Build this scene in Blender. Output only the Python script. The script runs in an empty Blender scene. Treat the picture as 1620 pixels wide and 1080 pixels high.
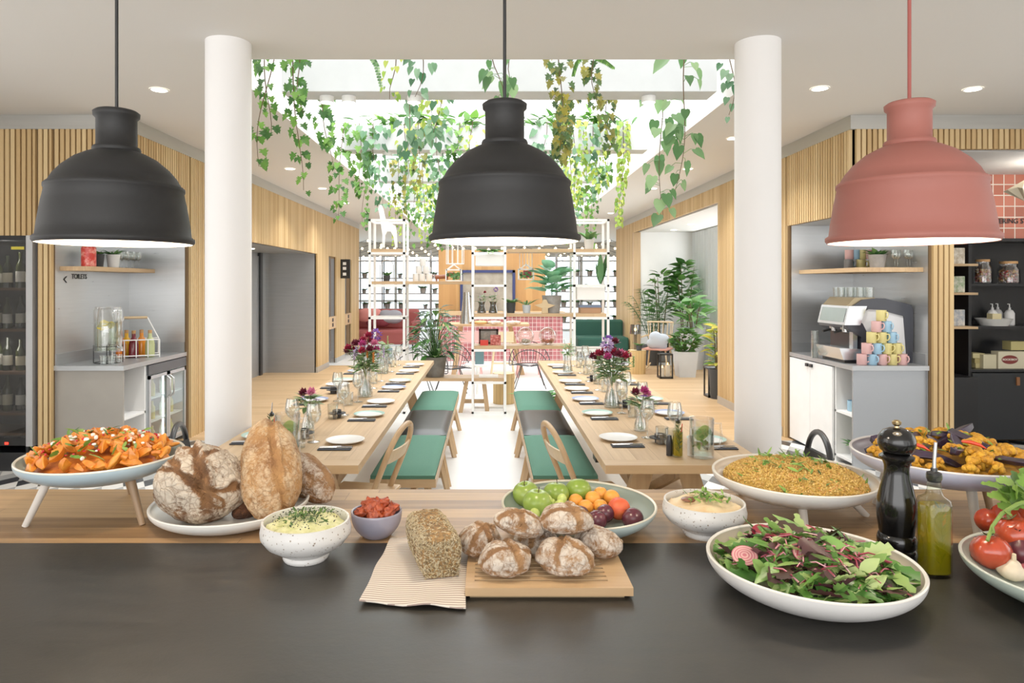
import bpy, math, random
from mathutils import Vector, Matrix, Euler, noise
R = random.Random(7)
PI = math.pi
F = 1080.0; EX, EY, EZ = 773.0, 450.0, 1.6     # focal length in px, vanishing point, eye height
C = bpy.context.scene.collection
sc = bpy.context.scene

def W(px, py, d): return Vector(((px-EX)/F*d, d, EZ-(py-EY)/F*d))      # point at depth d
def G(px, py, z):                                                     # point on the plane z
    d = F*(EZ-z)/(py-EY); return Vector(((px-EX)/F*d, d, z))
def fit(x0, x1, yn, z):                                               # circle (rim) -> X, depth, radius
    h = EZ-z; A = F*h/(yn-EY); cx = (x0+x1)/2-EX; w = x1-x0; q = w/2/F
    for _ in range(40):
        t = cx/F*(1-q*q); q = w*(1-q*q)/(2*F*math.sqrt(1+t*t-q*q))
    d = A/(1-q); return t*d, d, q*d

# ------------------------------------------------------------ mesh builder
class MB:
    def __init__(s): s.v = []; s.f = []; s.m = []; s.a = []
    def add(s, vs, fs, m=0, a=None):
        o = len(s.v); s.v += [tuple(v) for v in vs]
        s.f += [tuple(i+o for i in f) for f in fs]; s.m += [m]*len(fs)
        s.a += (a if a else [0.0]*len(vs)); return s
    def box(s, x0, y0, z0, x1, y1, z1, m=0, xf=None):
        vs = [Vector(p) for p in ((x0,y0,z0),(x1,y0,z0),(x1,y1,z0),(x0,y1,z0),(x0,y0,z1),(x1,y0,z1),(x1,y1,z1),(x0,y1,z1))]
        if xf: vs = [xf @ v for v in vs]
        return s.add(vs, [(0,3,2,1),(4,5,6,7),(0,1,5,4),(1,2,6,5),(2,3,7,6),(3,0,4,7)], m)
    def bar(s, a, b, w, h=None, m=0, up=(0,0,1)):                      # rectangular bar between two points
        a = Vector(a); b = Vector(b); h = h or w; z = (b-a); L = z.length; z.normalize()
        u = Vector(up)
        if abs(z.dot(u)) > .98: u = Vector((0,1,0))
        x = z.cross(u).normalized(); y = x.cross(z)
        vs = []
        for p in (a, b):
            for i, j in ((-1,-1),(1,-1),(1,1),(-1,1)): vs.append(p+x*(i*w/2)+y*(j*h/2))
        return s.add(vs, [(0,1,2,3),(7,6,5,4),(0,4,5,1),(1,5,6,2),(2,6,7,3),(3,7,4,0)], m)
    def lathe(s, prof, n=32, m=0, c=(0,0,0), xf=None, cap=True):
        vs = []; fs = []; c = Vector(c)
        for r, z in prof:
            for k in range(n):
                t = 2*PI*k/n; v = Vector((r*math.cos(t), r*math.sin(t), z))
                vs.append((xf @ v if xf else v)+c)
        for i in range(len(prof)-1):
            for k in range(n):
                a = i*n+k; b = i*n+(k+1) % n
                fs.append((a, b, b+n, a+n))
        if cap and prof[0][0] > 1e-4: fs.append(tuple(range(n-1, -1, -1)))
        if cap and prof[-1][0] > 1e-4: fs.append(tuple(range((len(prof)-1)*n, len(prof)*n)))
        return s.add(vs, fs, m)
    def cyl(s, c, r, z0, z1, n=20, m=0, r2=None): return s.lathe([(r, z0), (r if r2 is None else r2, z1)], n, m, c)
    def tube(s, pts, r, n=8, m=0, closed=False):
        pts = [Vector(p) for p in pts]; N = len(pts); vs = []; fs = []
        x = None
        for i, p in enumerate(pts):
            if closed: t = pts[(i+1) % N]-pts[i-1]
            else: t = pts[min(i+1, N-1)]-pts[max(i-1, 0)]
            t = t.normalized() if t.length > 1e-9 else Vector((0,0,1))
            if x is None:
                x = t.cross(Vector((0,0,1)))
                if x.length < .1: x = t.cross(Vector((0,1,0)))
            x = (x-t*x.dot(t)).normalized(); y = t.cross(x)
            rr = r[i] if isinstance(r, (list, tuple)) else r
            for k in range(n):
                a = 2*PI*k/n; vs.append(p+x*(rr*math.cos(a))+y*(rr*math.sin(a)))
        for i in range(N if closed else N-1):
            j = (i+1) % N
            for k in range(n): fs.append((i*n+k, i*n+(k+1) % n, j*n+(k+1) % n, j*n+k))
        if not closed: fs += [tuple(range(n-1, -1, -1)), tuple(range((N-1)*n, N*n))]
        return s.add(vs, fs, m)
    def ball(s, c, r, n=16, k=10, m=0, fn=None, xf=None):              # fn(dir)->(scale, attr)
        r = Vector(r) if not isinstance(r, (int, float)) else Vector((r, r, r)); c = Vector(c)
        vs = []; at = []; fs = []
        for i in range(k+1):
            ph = PI*i/k
            for j in range(n if 0 < i < k else 1):
                t = 2*PI*j/n; d = Vector((math.sin(ph)*math.cos(t), math.sin(ph)*math.sin(t), math.cos(ph)))
                q, a = fn(d) if fn else (1, 0)
                v = Vector((d.x*r.x, d.y*r.y, d.z*r.z))*q
                if isinstance(q, Vector): v = Vector((d.x*r.x*q.x, d.y*r.y*q.y, d.z*r.z*q.z))
                vs.append((xf @ v if xf else v)+c); at.append(a)
        idx = lambda i, j: 0 if i == 0 else (len(vs)-1 if i == k else 1+(i-1)*n+j % n)
        for i in range(k):
            for j in range(n):
                a, b, cc, dd = idx(i, j), idx(i, j+1), idx(i+1, j+1), idx(i+1, j)
                if i == 0: fs.append((a, dd, cc))
                elif i == k-1: fs.append((a, dd, b))
                else: fs.append((a, dd, cc, b))
        return s.add(vs, fs, m, at)
    def dome(s, c, r, h, n=40, k=8, m=0):
        return s.lathe([(r*math.cos(PI/2*i/k), h*math.sin(PI/2*i/k)) for i in range(k)]+[(0, h)], n, m, c)
    def contain(s, cx, cy, r, zmin, zr, slope=.5):                     # keep loose pieces inside a dish
        for i, (x, y, z) in enumerate(s.v):
            q = math.hypot(x-cx, y-cy); z = max(z, zmin+max(0, q-r*.6)*slope)
            lim = r if z < zr+.012 else r*1.03
            if q > lim: x, y = cx+(x-cx)*lim/q, cy+(y-cy)*lim/q
            s.v[i] = (x, y, z)
        return s
    def prism(s, poly, a, b, m=0, axis='y'):                           # extrude 2D polygon (u,z) along y (or x, or z)
        n = len(poly); vs = []
        for t in (a, b):
            for u, w in poly:
                vs.append((u, t, w) if axis == 'y' else ((t, u, w) if axis == 'x' else (u, w, t)))
        return s.add(vs, [tuple(range(n)), tuple(range(2*n-1, n-1, -1))]+[(i, (i+1) % n+0 if 0 else i+n, (i+1) % n+n, (i+1) % n) for i in range(n)], m)
    def leaf(s, p, d, nrm, L, Wd, shape='heart', bend=.2, fold=.25, m=0):
        O = {'heart': [(-.1,.22),(-.02,.45),(.25,.52),(.55,.38),(.8,.16)],
             'ivy': [(-.12,.2),(-.12,.5),(.12,.32),(.22,.62),(.45,.27),(.6,.3),(.8,.1)],
             'blade': [(.1,.18),(.3,.45),(.55,.5),(.8,.28)],
             'long': [(.1,.25),(.4,.5),(.75,.35)],
             'frill': [(-.05,.25),(.1,.5),(.25,.36),(.4,.6),(.5,.4),(.7,.5),(.8,.25),(.95,.3)]}[shape]
        d = Vector(d).normalized(); nrm = Vector(nrm); sd = d.cross(nrm)
        if sd.length < 1e-3: sd = d.cross(Vector((0.3,1,.2)))
        sd.normalize(); nrm = sd.cross(d); p = Vector(p)
        P = lambda u, v: p+d*(u*L)+sd*(v*Wd)+nrm*(abs(v)*fold*Wd-u*u*bend*L)
        mid = [P(0,0), P(.35,0), P(.7,0), P(1,0)]
        vs = mid+[P(u, v) for u, v in O]+[P(u, -v) for u, v in O]; n = len(O)
        return s.add(vs, [tuple([0]+[4+i for i in range(n)]+[3,2,1]), tuple([1,2,3]+[4+n+i for i in range(n-1,-1,-1)]+[0])], m)
    def build(s, name, mats, parent=None, smooth=True, ang=38, loc=None, rot=None, bevel=0, att=False):
        me = bpy.data.meshes.new(name); me.from_pydata(s.v, [], s.f)
        if not isinstance(mats, (list, tuple)): mats = [mats]
        for x in mats: me.materials.append(x)
        if len(mats) > 1: me.polygons.foreach_set('material_index', s.m)
        if att:
            A = me.attributes.new('fl', 'FLOAT', 'POINT'); A.data.foreach_set('value', s.a)
        me.update()
        if smooth:
            me.polygons.foreach_set('use_smooth', [True]*len(me.polygons))
            me.set_sharp_from_angle(angle=math.radians(ang))
        o = bpy.data.objects.new(name, me); C.objects.link(o)
        if parent: o.parent = parent
        if loc: o.location = loc
        if rot: o.rotation_euler = rot
        if bevel:
            b = o.modifiers.new('b', 'BEVEL'); b.width = bevel; b.segments = 2; b.limit_method = 'ANGLE'
        return o

def tag(o, label=None, cat=None, group=None, kind=None):
    if label: o['label'] = label
    if cat: o['category'] = cat
    if group: o['group'] = group
    if kind: o['kind'] = kind
    return o
def thing(name, label, cat, loc=(0,0,0), rz=0, group=None):
    o = bpy.data.objects.new(name, None); o.empty_display_size = .05; C.objects.link(o)
    o.location = loc; o.rotation_euler = (0, 0, rz); return tag(o, label, cat, group)
def dup(o, loc, rz=None, label=None, parent=None, s=None):
    c = o.copy(); C.objects.link(c)
    if parent: c.parent = parent
    else:
        c.location = loc
        if rz is not None: c.rotation_euler = (0, 0, rz)
        if label: c['label'] = label
        if s: c.scale = (s, s, s)
    for ch in list(o.children):
        k = ch.copy(); C.objects.link(k); k.parent = c
        for g in ch.children:
            q = g.copy(); C.objects.link(q); q.parent = k
    return c
def struct(name, mb, m, **k):
    o = mb.build(name, m, **k); o['kind'] = 'structure'; return o
def text_obj(name, s, size, m, loc, parent=None, rot=(PI/2,0,0), align='LEFT', ext=.001):
    cu = bpy.data.curves.new(name, 'FONT'); cu.body = s; cu.size = size; cu.extrude = ext; cu.align_x = align; cu.offset = size*.015
    t = bpy.data.objects.new(name, cu); C.objects.link(t)
    bpy.context.view_layer.update()
    me = bpy.data.meshes.new_from_object(t.evaluated_get(bpy.context.evaluated_depsgraph_get()))
    bpy.data.objects.remove(t); me.materials.clear(); me.materials.append(m)
    o = bpy.data.objects.new(name, me); C.objects.link(o); o.location = loc; o.rotation_euler = rot
    if parent: o.parent = parent
    return o

# ------------------------------------------------------------ materials
def lin(c):
    if isinstance(c, str): c = [int(c[i:i+2], 16)/255 for i in (0, 2, 4)]
    return [((x+.055)/1.055)**2.4 if x > .04045 else x/12.92 for x in c]+[1]
class NT:
    def __init__(s, name):
        s.mat = bpy.data.materials.new(name); s.mat.use_nodes = True; s.t = s.mat.node_tree; s.n = s.t.nodes; s.l = s.t.links
        s.p = s.n['Principled BSDF']; s.out = s.n['Material Output']
    def N(s, ty, **k):
        n = s.n.new(ty)
        for a, b in k.items():
            if a.startswith('i_'):
                key = a[2:]; key = int(key) if key.isdigit() else key
                s.set(n.inputs[key], b)
            else: setattr(n, a, b)
        return n
    def set(s, inp, v):
        if isinstance(v, bpy.types.NodeSocket): s.l.new(v, inp)
        else: inp.default_value = v
    def math(s, op, a, b=None, c=None, clamp=False):
        n = s.n.new('ShaderNodeMath'); n.operation = op; n.use_clamp = clamp
        s.set(n.inputs[0], a)
        if b is not None: s.set(n.inputs[1], b)
        if c is not None: s.set(n.inputs[2], c)
        return n.outputs[0]
    def ramp(s, fac, stops, interp='LINEAR'):
        n = s.n.new('ShaderNodeValToRGB'); n.color_ramp.interpolation = interp; s.set(n.inputs[0], fac)
        e = n.color_ramp.elements
        while len(e) < len(stops): e.new(.5)
        for k, (p, c) in zip(e, stops): k.position = p; k.color = lin(c)
        return n.outputs[0]
    def mix(s, f, a, b, bt='MIX'):
        n = s.n.new('ShaderNodeMix'); n.data_type = 'RGBA'; n.blend_type = bt
        s.set(n.inputs[0], f); s.set(n.inputs[6], a); s.set(n.inputs[7], b); return n.outputs[2]
    def noise(s, vec, scale, det=3, rough=.5):
        n = s.n.new('ShaderNodeTexNoise'); s.set(n.inputs['Vector'], vec); n.inputs['Scale'].default_value = scale
        n.inputs['Detail'].default_value = det; n.inputs['Roughness'].default_value = rough; return n.outputs[0]
    def obj(s): return s.n.new('ShaderNodeTexCoord').outputs['Object']
    def pos(s): return s.n.new('ShaderNodeNewGeometry').outputs['Position']
    def isl(s): return s.n.new('ShaderNodeNewGeometry').outputs['Random Per Island']
    def scale(s, vec, v):
        n = s.n.new('ShaderNodeVectorMath'); n.operation = 'MULTIPLY'; s.set(n.inputs[0], vec); n.inputs[1].default_value = v; return n.outputs[0]
    def col(s, c): s.set(s.p.inputs['Base Color'], c if isinstance(c, bpy.types.NodeSocket) else lin(c))
    def bump(s, h, st=.3, dist=.01):
        b = s.n.new('ShaderNodeBump'); b.inputs['Strength'].default_value = st; b.inputs['Distance'].default_value = dist
        s.set(b.inputs['Height'], h); s.l.new(b.outputs[0], s.p.inputs['Normal'])
    def fin(s, rough=.5, metal=0, spec=None, **k):
        s.set(s.p.inputs['Roughness'], rough); s.p.inputs['Metallic'].default_value = metal
        if spec is not None: s.p.inputs['Specular IOR Level'].default_value = spec
        for a, b in k.items(): s.set(s.p.inputs[a], b)
        return s.mat
MC = {}
def pm(c, rough=.5, metal=0, var=.06, sc_=8, bump=0, spec=None, name='paint', **k):   # plain paint with soft variation
    key = (str(c), rough, metal, var, sc_, bump, name)
    if key in MC: return MC[key]
    t = NT(name); nz = t.noise(t.obj(), sc_, 3)
    c0 = lin(c); a = [min(1, x*(1-var)) for x in c0[:3]]+[1]; b = [min(1, x*(1+var)) for x in c0[:3]]+[1]
    t.col(t.mix(nz, a, b))
    if bump: t.bump(t.noise(t.obj(), sc_*8, 4), bump, .004)
    MC[key] = t.fin(rough, metal, spec, **k); return MC[key]
def emis(c, s, name='glow'):
    t = NT(name); t.col(c); return t.fin(.5, **{'Emission Color': lin(c), 'Emission Strength': s})
def glass(c='ffffff', amt=.10, name='clear_glass', edge=.7):
    t = NT(name); tr = t.N('ShaderNodeBsdfTransparent'); gl = t.N('ShaderNodeBsdfGlossy'); tr.inputs[0].default_value = lin(c)
    gl.inputs['Roughness'].default_value = .03
    lw = t.N('ShaderNodeLayerWeight', i_0=.35); f = t.math('MULTIPLY_ADD', lw.outputs['Facing'], edge, amt, clamp=True)
    mx = t.N('ShaderNodeMixShader'); t.l.new(f, mx.inputs[0]); t.l.new(tr.outputs[0], mx.inputs[1]); t.l.new(gl.outputs[0], mx.inputs[2])
    t.l.new(mx.outputs[0], t.out.inputs[0]); return t.mat
def wood(name, c0, c1, along='X', w=.1, L=1.2, gap=.015, rough=.5, tone=.35, grain=1., vz=False, bump=.15, src='obj'):
    t = NT(name); co = t.obj() if src == 'obj' else t.pos()
    sp = t.N('ShaderNodeSeparateXYZ', i_0=co); ax = {'X': 0, 'Y': 1, 'Z': 2}
    u = sp.outputs[ax[along]]; v = sp.outputs[{'X': 1, 'Y': 0, 'Z': 0}[along]]
    w3 = sp.outputs[{'X': 2, 'Y': 2, 'Z': 1}[along]]
    if vz: v, w3 = w3, v
    row = t.math('FLOOR', t.math('DIVIDE', v, w))
    wn = t.N('ShaderNodeTexWhiteNoise', noise_dimensions='1D'); t.l.new(row, wn.inputs['W'])
    u2 = t.math('ADD', t.math('DIVIDE', u, L), wn.outputs[0]); col_ = t.math('FLOOR', u2)
    wn2 = t.N('ShaderNodeTexWhiteNoise', noise_dimensions='2D')
    cb = t.N('ShaderNodeCombineXYZ', i_0=row, i_1=col_); t.l.new(cb.outputs[0], wn2.inputs['Vector'])
    rnd = wn2.outputs[0]
    gv = t.N('ShaderNodeCombineXYZ', i_0=t.math('MULTIPLY', u, 1.6), i_1=t.math('MULTIPLY', v, 28), i_2=t.math('ADD', t.math('MULTIPLY', w3, 12), t.math('MULTIPLY', rnd, 37)))
    g1 = t.noise(gv.outputs[0], 1.4, 5, .6)
    f = t.math('ADD', t.math('MULTIPLY', t.math('SUBTRACT', g1, .5), 1.1*grain), t.math('MULTIPLY_ADD', rnd, tone, .5-tone/2), clamp=True)
    c = t.ramp(f, [(0, c0), (1, c1)])
    if gap:
        fv = t.math('FRACT', t.math('DIVIDE', v, w)); fu = t.math('FRACT', u2)
        g = t.math('MAXIMUM', t.math('LESS_THAN', fv, gap), t.math('LESS_THAN', fu, gap*w/L))
        c = t.mix(t.math('MULTIPLY', g, .65), c, lin('3a2a1c'))
    t.col(c); t.bump(g1, bump, .002); return t.fin(rough)
def slat(name, c0, c1, pitch):
    t = NT(name); sp = t.N('ShaderNodeSeparateXYZ', i_0=t.pos()); s_ = t.math('ADD', sp.outputs[0], sp.outputs[1])
    r = t.N('ShaderNodeTexWhiteNoise', noise_dimensions='1D'); t.l.new(t.math('FLOOR', t.math('DIVIDE', s_, pitch)), r.inputs['W'])
    gv = t.N('ShaderNodeCombineXYZ', i_0=t.math('MULTIPLY', s_, 60), i_1=t.math('MULTIPLY', sp.outputs[2], 2)); g = t.noise(gv.outputs[0], 1, 4)
    f = t.math('ADD', t.math('MULTIPLY', r.outputs[0], .6), t.math('MULTIPLY', g, .4)); t.col(t.ramp(f, [(0.1, c0), (.9, c1)])); return t.fin(.55)
def steel(name='brushed_steel', c='b9bcbe', r=.28, ax=(2, 2, 160), lo=.82):
    t = NT(name); n = t.noise(t.scale(t.pos(), ax), 1, 4); t.col(t.mix(n, [x*lo for x in lin(c)[:3]]+[1], lin(c)))
    t.set(t.p.inputs['Roughness'], t.math('MULTIPLY_ADD', n, .2, r)); t.p.inputs['Metallic'].default_value = .75
    return t.mat
def leafm(name, cols, trans=.25, rough=.5):
    t = NT(name); c = t.ramp(t.isl(), [(i/(len(cols)-1), x) for i, x in enumerate(cols)])
    c2 = t.mix(t.math('MULTIPLY', t.noise(t.obj(), 22, 2), .35), c, lin('e6f2c0'), 'SOFT_LIGHT'); t.col(c2); t.fin(rough)
    tl = t.N('ShaderNodeBsdfTranslucent'); t.l.new(c2, tl.inputs[0]); mx = t.N('ShaderNodeMixShader', i_0=trans)
    t.l.new(t.p.outputs[0], mx.inputs[1]); t.l.new(tl.outputs[0], mx.inputs[2]); t.l.new(mx.outputs[0], t.out.inputs[0]); return t.mat
def isl(name, cols, rough=.5, nsc=40, bump=.2, nmix=.4, **k):                         # per-piece colour + noise
    t = NT(name); f = t.math('ADD', t.math('MULTIPLY', t.isl(), 1-nmix), t.math('MULTIPLY', t.noise(t.obj(), nsc, 4, .6), nmix))
    t.col(t.ramp(f, [(.12+.76*i/(len(cols)-1), x) for i, x in enumerate(cols)])); t.bump(t.noise(t.obj(), nsc*2, 4), bump, .003); return t.fin(rough, **k)
def noisem(name, cols, nsc=30, rough=.5, bump=.3, dist=.003, det=5, pos=None, **k):
    t = NT(name); n = t.noise(t.obj(), nsc, det, .6); pos = pos or [.3+.4*i/(len(cols)-1) for i in range(len(cols))]
    t.col(t.ramp(n, list(zip(pos, cols)))); t.bump(t.noise(t.obj(), nsc*2.5, 4), bump, dist); return t.fin(rough, **k)
def crust(name, brown, mid, flour, seed=0):
    t = NT(name); at = t.N('ShaderNodeAttribute', attribute_name='fl').outputs['Fac']; o = t.obj()
    n = t.noise(o, 55, 6, .7); n2 = t.noise(o, 16, 4)
    wv = t.N('ShaderNodeVectorMath', operation='ADD', i_0=o, i_1=t.scale(t.N('ShaderNodeTexNoise', i_Vector=o, i_Scale=14., i_Detail=4.).outputs[1], (.05, .05, .05)))
    v = t.N('ShaderNodeTexVoronoi', feature='DISTANCE_TO_EDGE', i_Vector=wv.outputs[0], i_Scale=48.)
    base = t.ramp(n2, [(.3, brown), (.7, mid)])
    n3 = t.noise(wv.outputs[0], 120, 5, .75)
    cr = t.math('MULTIPLY', v.outputs[0], 7, clamp=True)
    f = t.math('MULTIPLY_ADD', t.math('ADD', t.math('MULTIPLY', at, 1.15), t.math('MULTIPLY', t.math('SUBTRACT', n, .5), 2.2)), 1.5, t.math('MULTIPLY', t.math('SUBTRACT', n3, .5), 3.2), clamp=True)
    f = t.math('MULTIPLY', f, t.math('MULTIPLY_ADD', cr, .4, .6))
    c = t.mix(t.math('MULTIPLY', f, .85, clamp=True), base, lin(flour)); t.col(c)
    t.bump(t.math('ADD', t.math('ADD', n, n3), t.math('MULTIPLY', cr, .5)), .8, .006); return t.fin(.75)
def ceram(name, c, c2, speck=.0, rough=.28):
    t = NT(name); o = t.obj(); n = t.noise(o, 9, 3); c_ = t.mix(n, lin(c), lin(c2))
    if speck:
        v = t.N('ShaderNodeTexVoronoi', i_Vector=o, i_Scale=130.); m = t.math('LESS_THAN', v.outputs[0], speck)
        m = t.math('MULTIPLY', m, t.math('GREATER_THAN', t.noise(o, 90, 2), .55)); c_ = t.mix(m, c_, lin('8a7d6c'))
    t.col(c_); return t.fin(rough)

WHT = pm('f1f0ee', .6, var=.02, name='white_paint')
def ceilm():
    t = NT('ceiling_plaster'); t.col('dcd9d4'); t.bump(t.noise(t.obj(), 160, 3), .25, .003); return t.fin(.8)
CEIL = ceilm()
OAK = wood('oak_boards', 'a8845c', 'd3b48a', 'Y', .11, 1.5, .012, .45, .35)
OAKX = wood('oak_rail', 'a8845c', 'd3b48a', 'X', .2, 3, 0, .45, .3)
OAKZ = wood('oak_upright', 'a8845c', 'd0b086', 'Z', .2, 3, 0, .45, .3)
OAKL = wood('pale_oak', 'c2a47a', 'e0c8a0', 'X', .3, 3, 0, .45, .3)
COUNT = wood('counter_planks', '7d5c3a', 'c09a6c', 'X', .082, 1.9, .022, .4, .8, 1.2)
FLW = wood('oak_floorboards', 'ae8c62', 'cfae84', 'X', .14, 1.6, .02, .5, .45, .9)
PITCH = .047
SLAT = slat('ash_slats', 'b8935f', 'dcc08e', PITCH)
STEEL = steel(); STEELD = steel('dark_brushed_steel', 'bcbec0', .32, (2, 2, 40), .8); STEELV = steel('steel_trim', 'c4c3be', .35, (3,3,40))
BLK = pm('141414', .45, name='black_paint'); BLKS = pm('1b1c1f', .3, name='black_satin'); CHAR = pm('2b2d33', .45, name='charcoal')
WMET = pm('f4f4f2', .35, name='white_metal', var=.01); GLS = glass(); 
GLW = glass('fafcfb', .08, 'wine_glass', .75)
WATER = glass('eaf3ee', .05, 'water', .3)
PORC = pm('ecebe8', .25, name='white_porcelain', var=.02); SIL = pm('c9c9c9', .22, 1, name='polished_metal')
# ------------------------------------------------------------ room
XL, XR, ZC = -3.14, 3.13, 3.05; D0, D1, DW = 5.87, 7.1, 16.4; XO, XP = -3.74, 3.79
FT = None
def tile_mat():                                                       # black, grey and white cube-pattern tiles
    t = NT('rhombus_tiles'); sp = t.N('ShaderNodeSeparateXYZ', i_0=t.pos())
    u = t.math('DIVIDE', sp.outputs[0], .17); v = t.math('DIVIDE', sp.outputs[1], .30)
    a = t.math('FLOOR', t.math('ADD', u, v)); b = t.math('FLOOR', t.math('SUBTRACT', u, v))
    k = t.math('MODULO', t.math('ADD', t.math('ADD', a, t.math('MULTIPLY', b, 2)), 300), 3)
    t.col(t.ramp(t.math('DIVIDE', k, 3), [(0, 'e8e6e0'), (.2, '34363a'), (.5, 'a9aaa8')], 'CONSTANT')); return t.fin(.3)
WFL = noisem('white_poured_floor', ['dfe0de', 'eceeec'], 1.2, .32, .02)
struct('floor', MB().box(-9, -3, -.1, 9, 24, 0), FLW, smooth=False)
struct('floor', MB().box(-5.5, -3, 0, 6.8, 7.0, .002), tile_mat(), smooth=False)
struct('floor', MB().box(-1.2, -2, .002, 1.2, 7.8, .005).box(-2.1, 7.8, .002, 1.95, 10.5, .005).box(-2.6, 10.5, .002, 2.3, 13.5, .005).box(-8, 13.5, .002, 6, 24, .005), WFL, smooth=False)
SX0, SX1, SD0, SD1 = -1.76, 1.87, 4.4, 18.2
struct('ceiling', MB().box(-9, -3, ZC, 9, SD0, ZC+.3).box(-9, SD0, ZC, SX0, SD1, ZC+.3).box(SX1, SD0, ZC, 9, SD1, ZC+.3).box(-9, SD1, ZC, 9, 24, ZC+.3), CEIL, smooth=False)
SHW = pm('fbfbfb', .7, var=.0, name='skylight_white')
for nm, b in (('wall_skylight_front', (SX0-.1, SD0-.12, ZC+.3, SX1+.1, SD0-.02, 3.75)), ('wall_skylight_back', (SX0, SD1, ZC+.3, SX1, SD1+.1, 3.75)),
              ('wall_skylight_left', (SX0-.12, SD0, ZC+.3, SX0-.02, SD1, 3.75)), ('wall_skylight_right', (SX1+.02, SD0, ZC+.3, SX1+.12, SD1, 3.75))):
    struct(nm, MB().box(*b), SHW, smooth=False)
beamd = [5.2, 7.46, 9.73, 12.0, 14.27, 16.5]
for d in beamd: struct('trim_1', MB().box(-1.58, d, ZC+.02, 1.74, d+.24, ZC+.29), pm('cfd2d3', .6, name='beam_paint'), smooth=False, bevel=.004)
struct('window_1', MB().box(SX0-.1, SD0, 3.75, SX1+.1, SD1, 3.76), glass('ffffff', .0, 'skylight_glass', .1), smooth=False)

def slats(mb, a, b, z0, z1, axis, face, sgn):                        # real slats standing on a backing, along x or y
    n = int(round((b-a)/PITCH)); g = PITCH*.3
    k0 = math.ceil(a/PITCH)
    k = k0
    while k*PITCH < b-1e-3:
        u0 = k*PITCH; u1 = min(u0+PITCH-g, b)
        if axis == 'y': mb.box(min(face, face+sgn*.03), u0, z0, max(face, face+sgn*.03), u1, z1)
        else: mb.box(u0, face-.03, z0, u1, face, z1)
        k += 1
BACK = pm('6b5335', .8, name='dark_backing')
zb = 2.93                                                            # underside of the metal band
def wall_side(name, X, sg, segs):                                    # sg: outward direction
    m = MB(); b = MB()
    for a, e, z0, z1 in segs:
        t0, t1 = X, X+sg*.02
        b.box(min(t0, t1), a, z0, max(t0, t1), e, z1)
        slats(m, a, e, z0, z1, 'y', X, -sg)
    struct(name, b, BACK, smooth=False); struct(name, m, SLAT, smooth=False)
wall_side('wall_left', XL, -1, [(D0, D1, 2.16, zb), (D1, 8.0, 0, zb), (8.0, 12.4, 2.16, zb), (12.4, 13.3, 0, zb), (13.3, 13.95, 2.16, zb), (13.95, 14.8, 0, zb), (14.8, 15.5, 2.16, zb), (15.5, DW, 0, zb)])
wall_side('wall_right', XR, 1, [(D0, D1, 2.21, zb), (D1, 9.24, 0, zb), (9.24, 14.7, 2.715, zb), (14.7, 16.6, 0, zb)])
def wall_front(name, segs):
    m = MB(); b = MB()
    for a, e, z0, z1 in segs:
        b.box(a, D0, z0, e, D0+.02, z1); slats(m, a, e, z0, z1, 'x', D0, 1)
    struct(name, b, BACK, smooth=False); struct(name, m, SLAT, smooth=False)
wall_front('wall_front_left', [(-5.2, -3.88, 2.02, zb), (-3.88, -3.74, 0, zb), (-3.74, XL, 2.16, zb)])
wall_front('wall_front_right', [(XR, 3.79, 2.21, zb), (3.79, 3.985, 0, zb), (3.985, 6.5, 2.76, zb)])
struct('trim_2', MB().box(-5.2, D0-.035, zb, XL+.035, D0+.1, ZC).box(XL-.1, D0+.1, zb, XL+.035, DW, ZC), STEELV, smooth=False)
struct('trim_3', MB().box(XR-.035, D0-.035, zb, 6.5, D0+.1, ZC).box(XR-.035, D0+.1, zb, XR+.1, 16.6, ZC), STEELV, smooth=False)
# far ends of the slatted blocks, solid cores behind
struct('wall_left_end', MB().box(-8, DW, 0, XL, DW+.1, ZC), OAKZ, smooth=False)
struct('wall_right_end', MB().box(XR, 16.6, 0, 8, 16.7, ZC), OAKZ, smooth=False)
# outer shells
struct('wall_outer_left', MB().box(-5.3, -3, 0, -5.2, D0+.1, ZC), WHT, smooth=False)
struct('wall_outer_right', MB().box(6.5, -3, 0, 6.6, 16.6, ZC), WHT, smooth=False)
# niche left
STN = steel('niche_steel', 'cfd1d2', .22, (3, 3, 60), .85)
struct('wall_niche_left', MB().box(XO-.05, D0+.02, 0, XO, D1, 2.16).box(XO-.05, D1, 0, XL-.02, D1+.05, 2.16).box(XO, D0+.02, 2.16, XL-.02, D1, 2.2), STN, smooth=False)
struct('wall_niche_right', MB().box(XP, D0+.02, 0, XP+.05, D1, 2.21).box(XR+.02, D1, 0, XP+.05, D1+.05, 2.21).box(XR+.02, D0+.02, 2.21, XP, D1, 2.25), STN, smooth=False)
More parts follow.
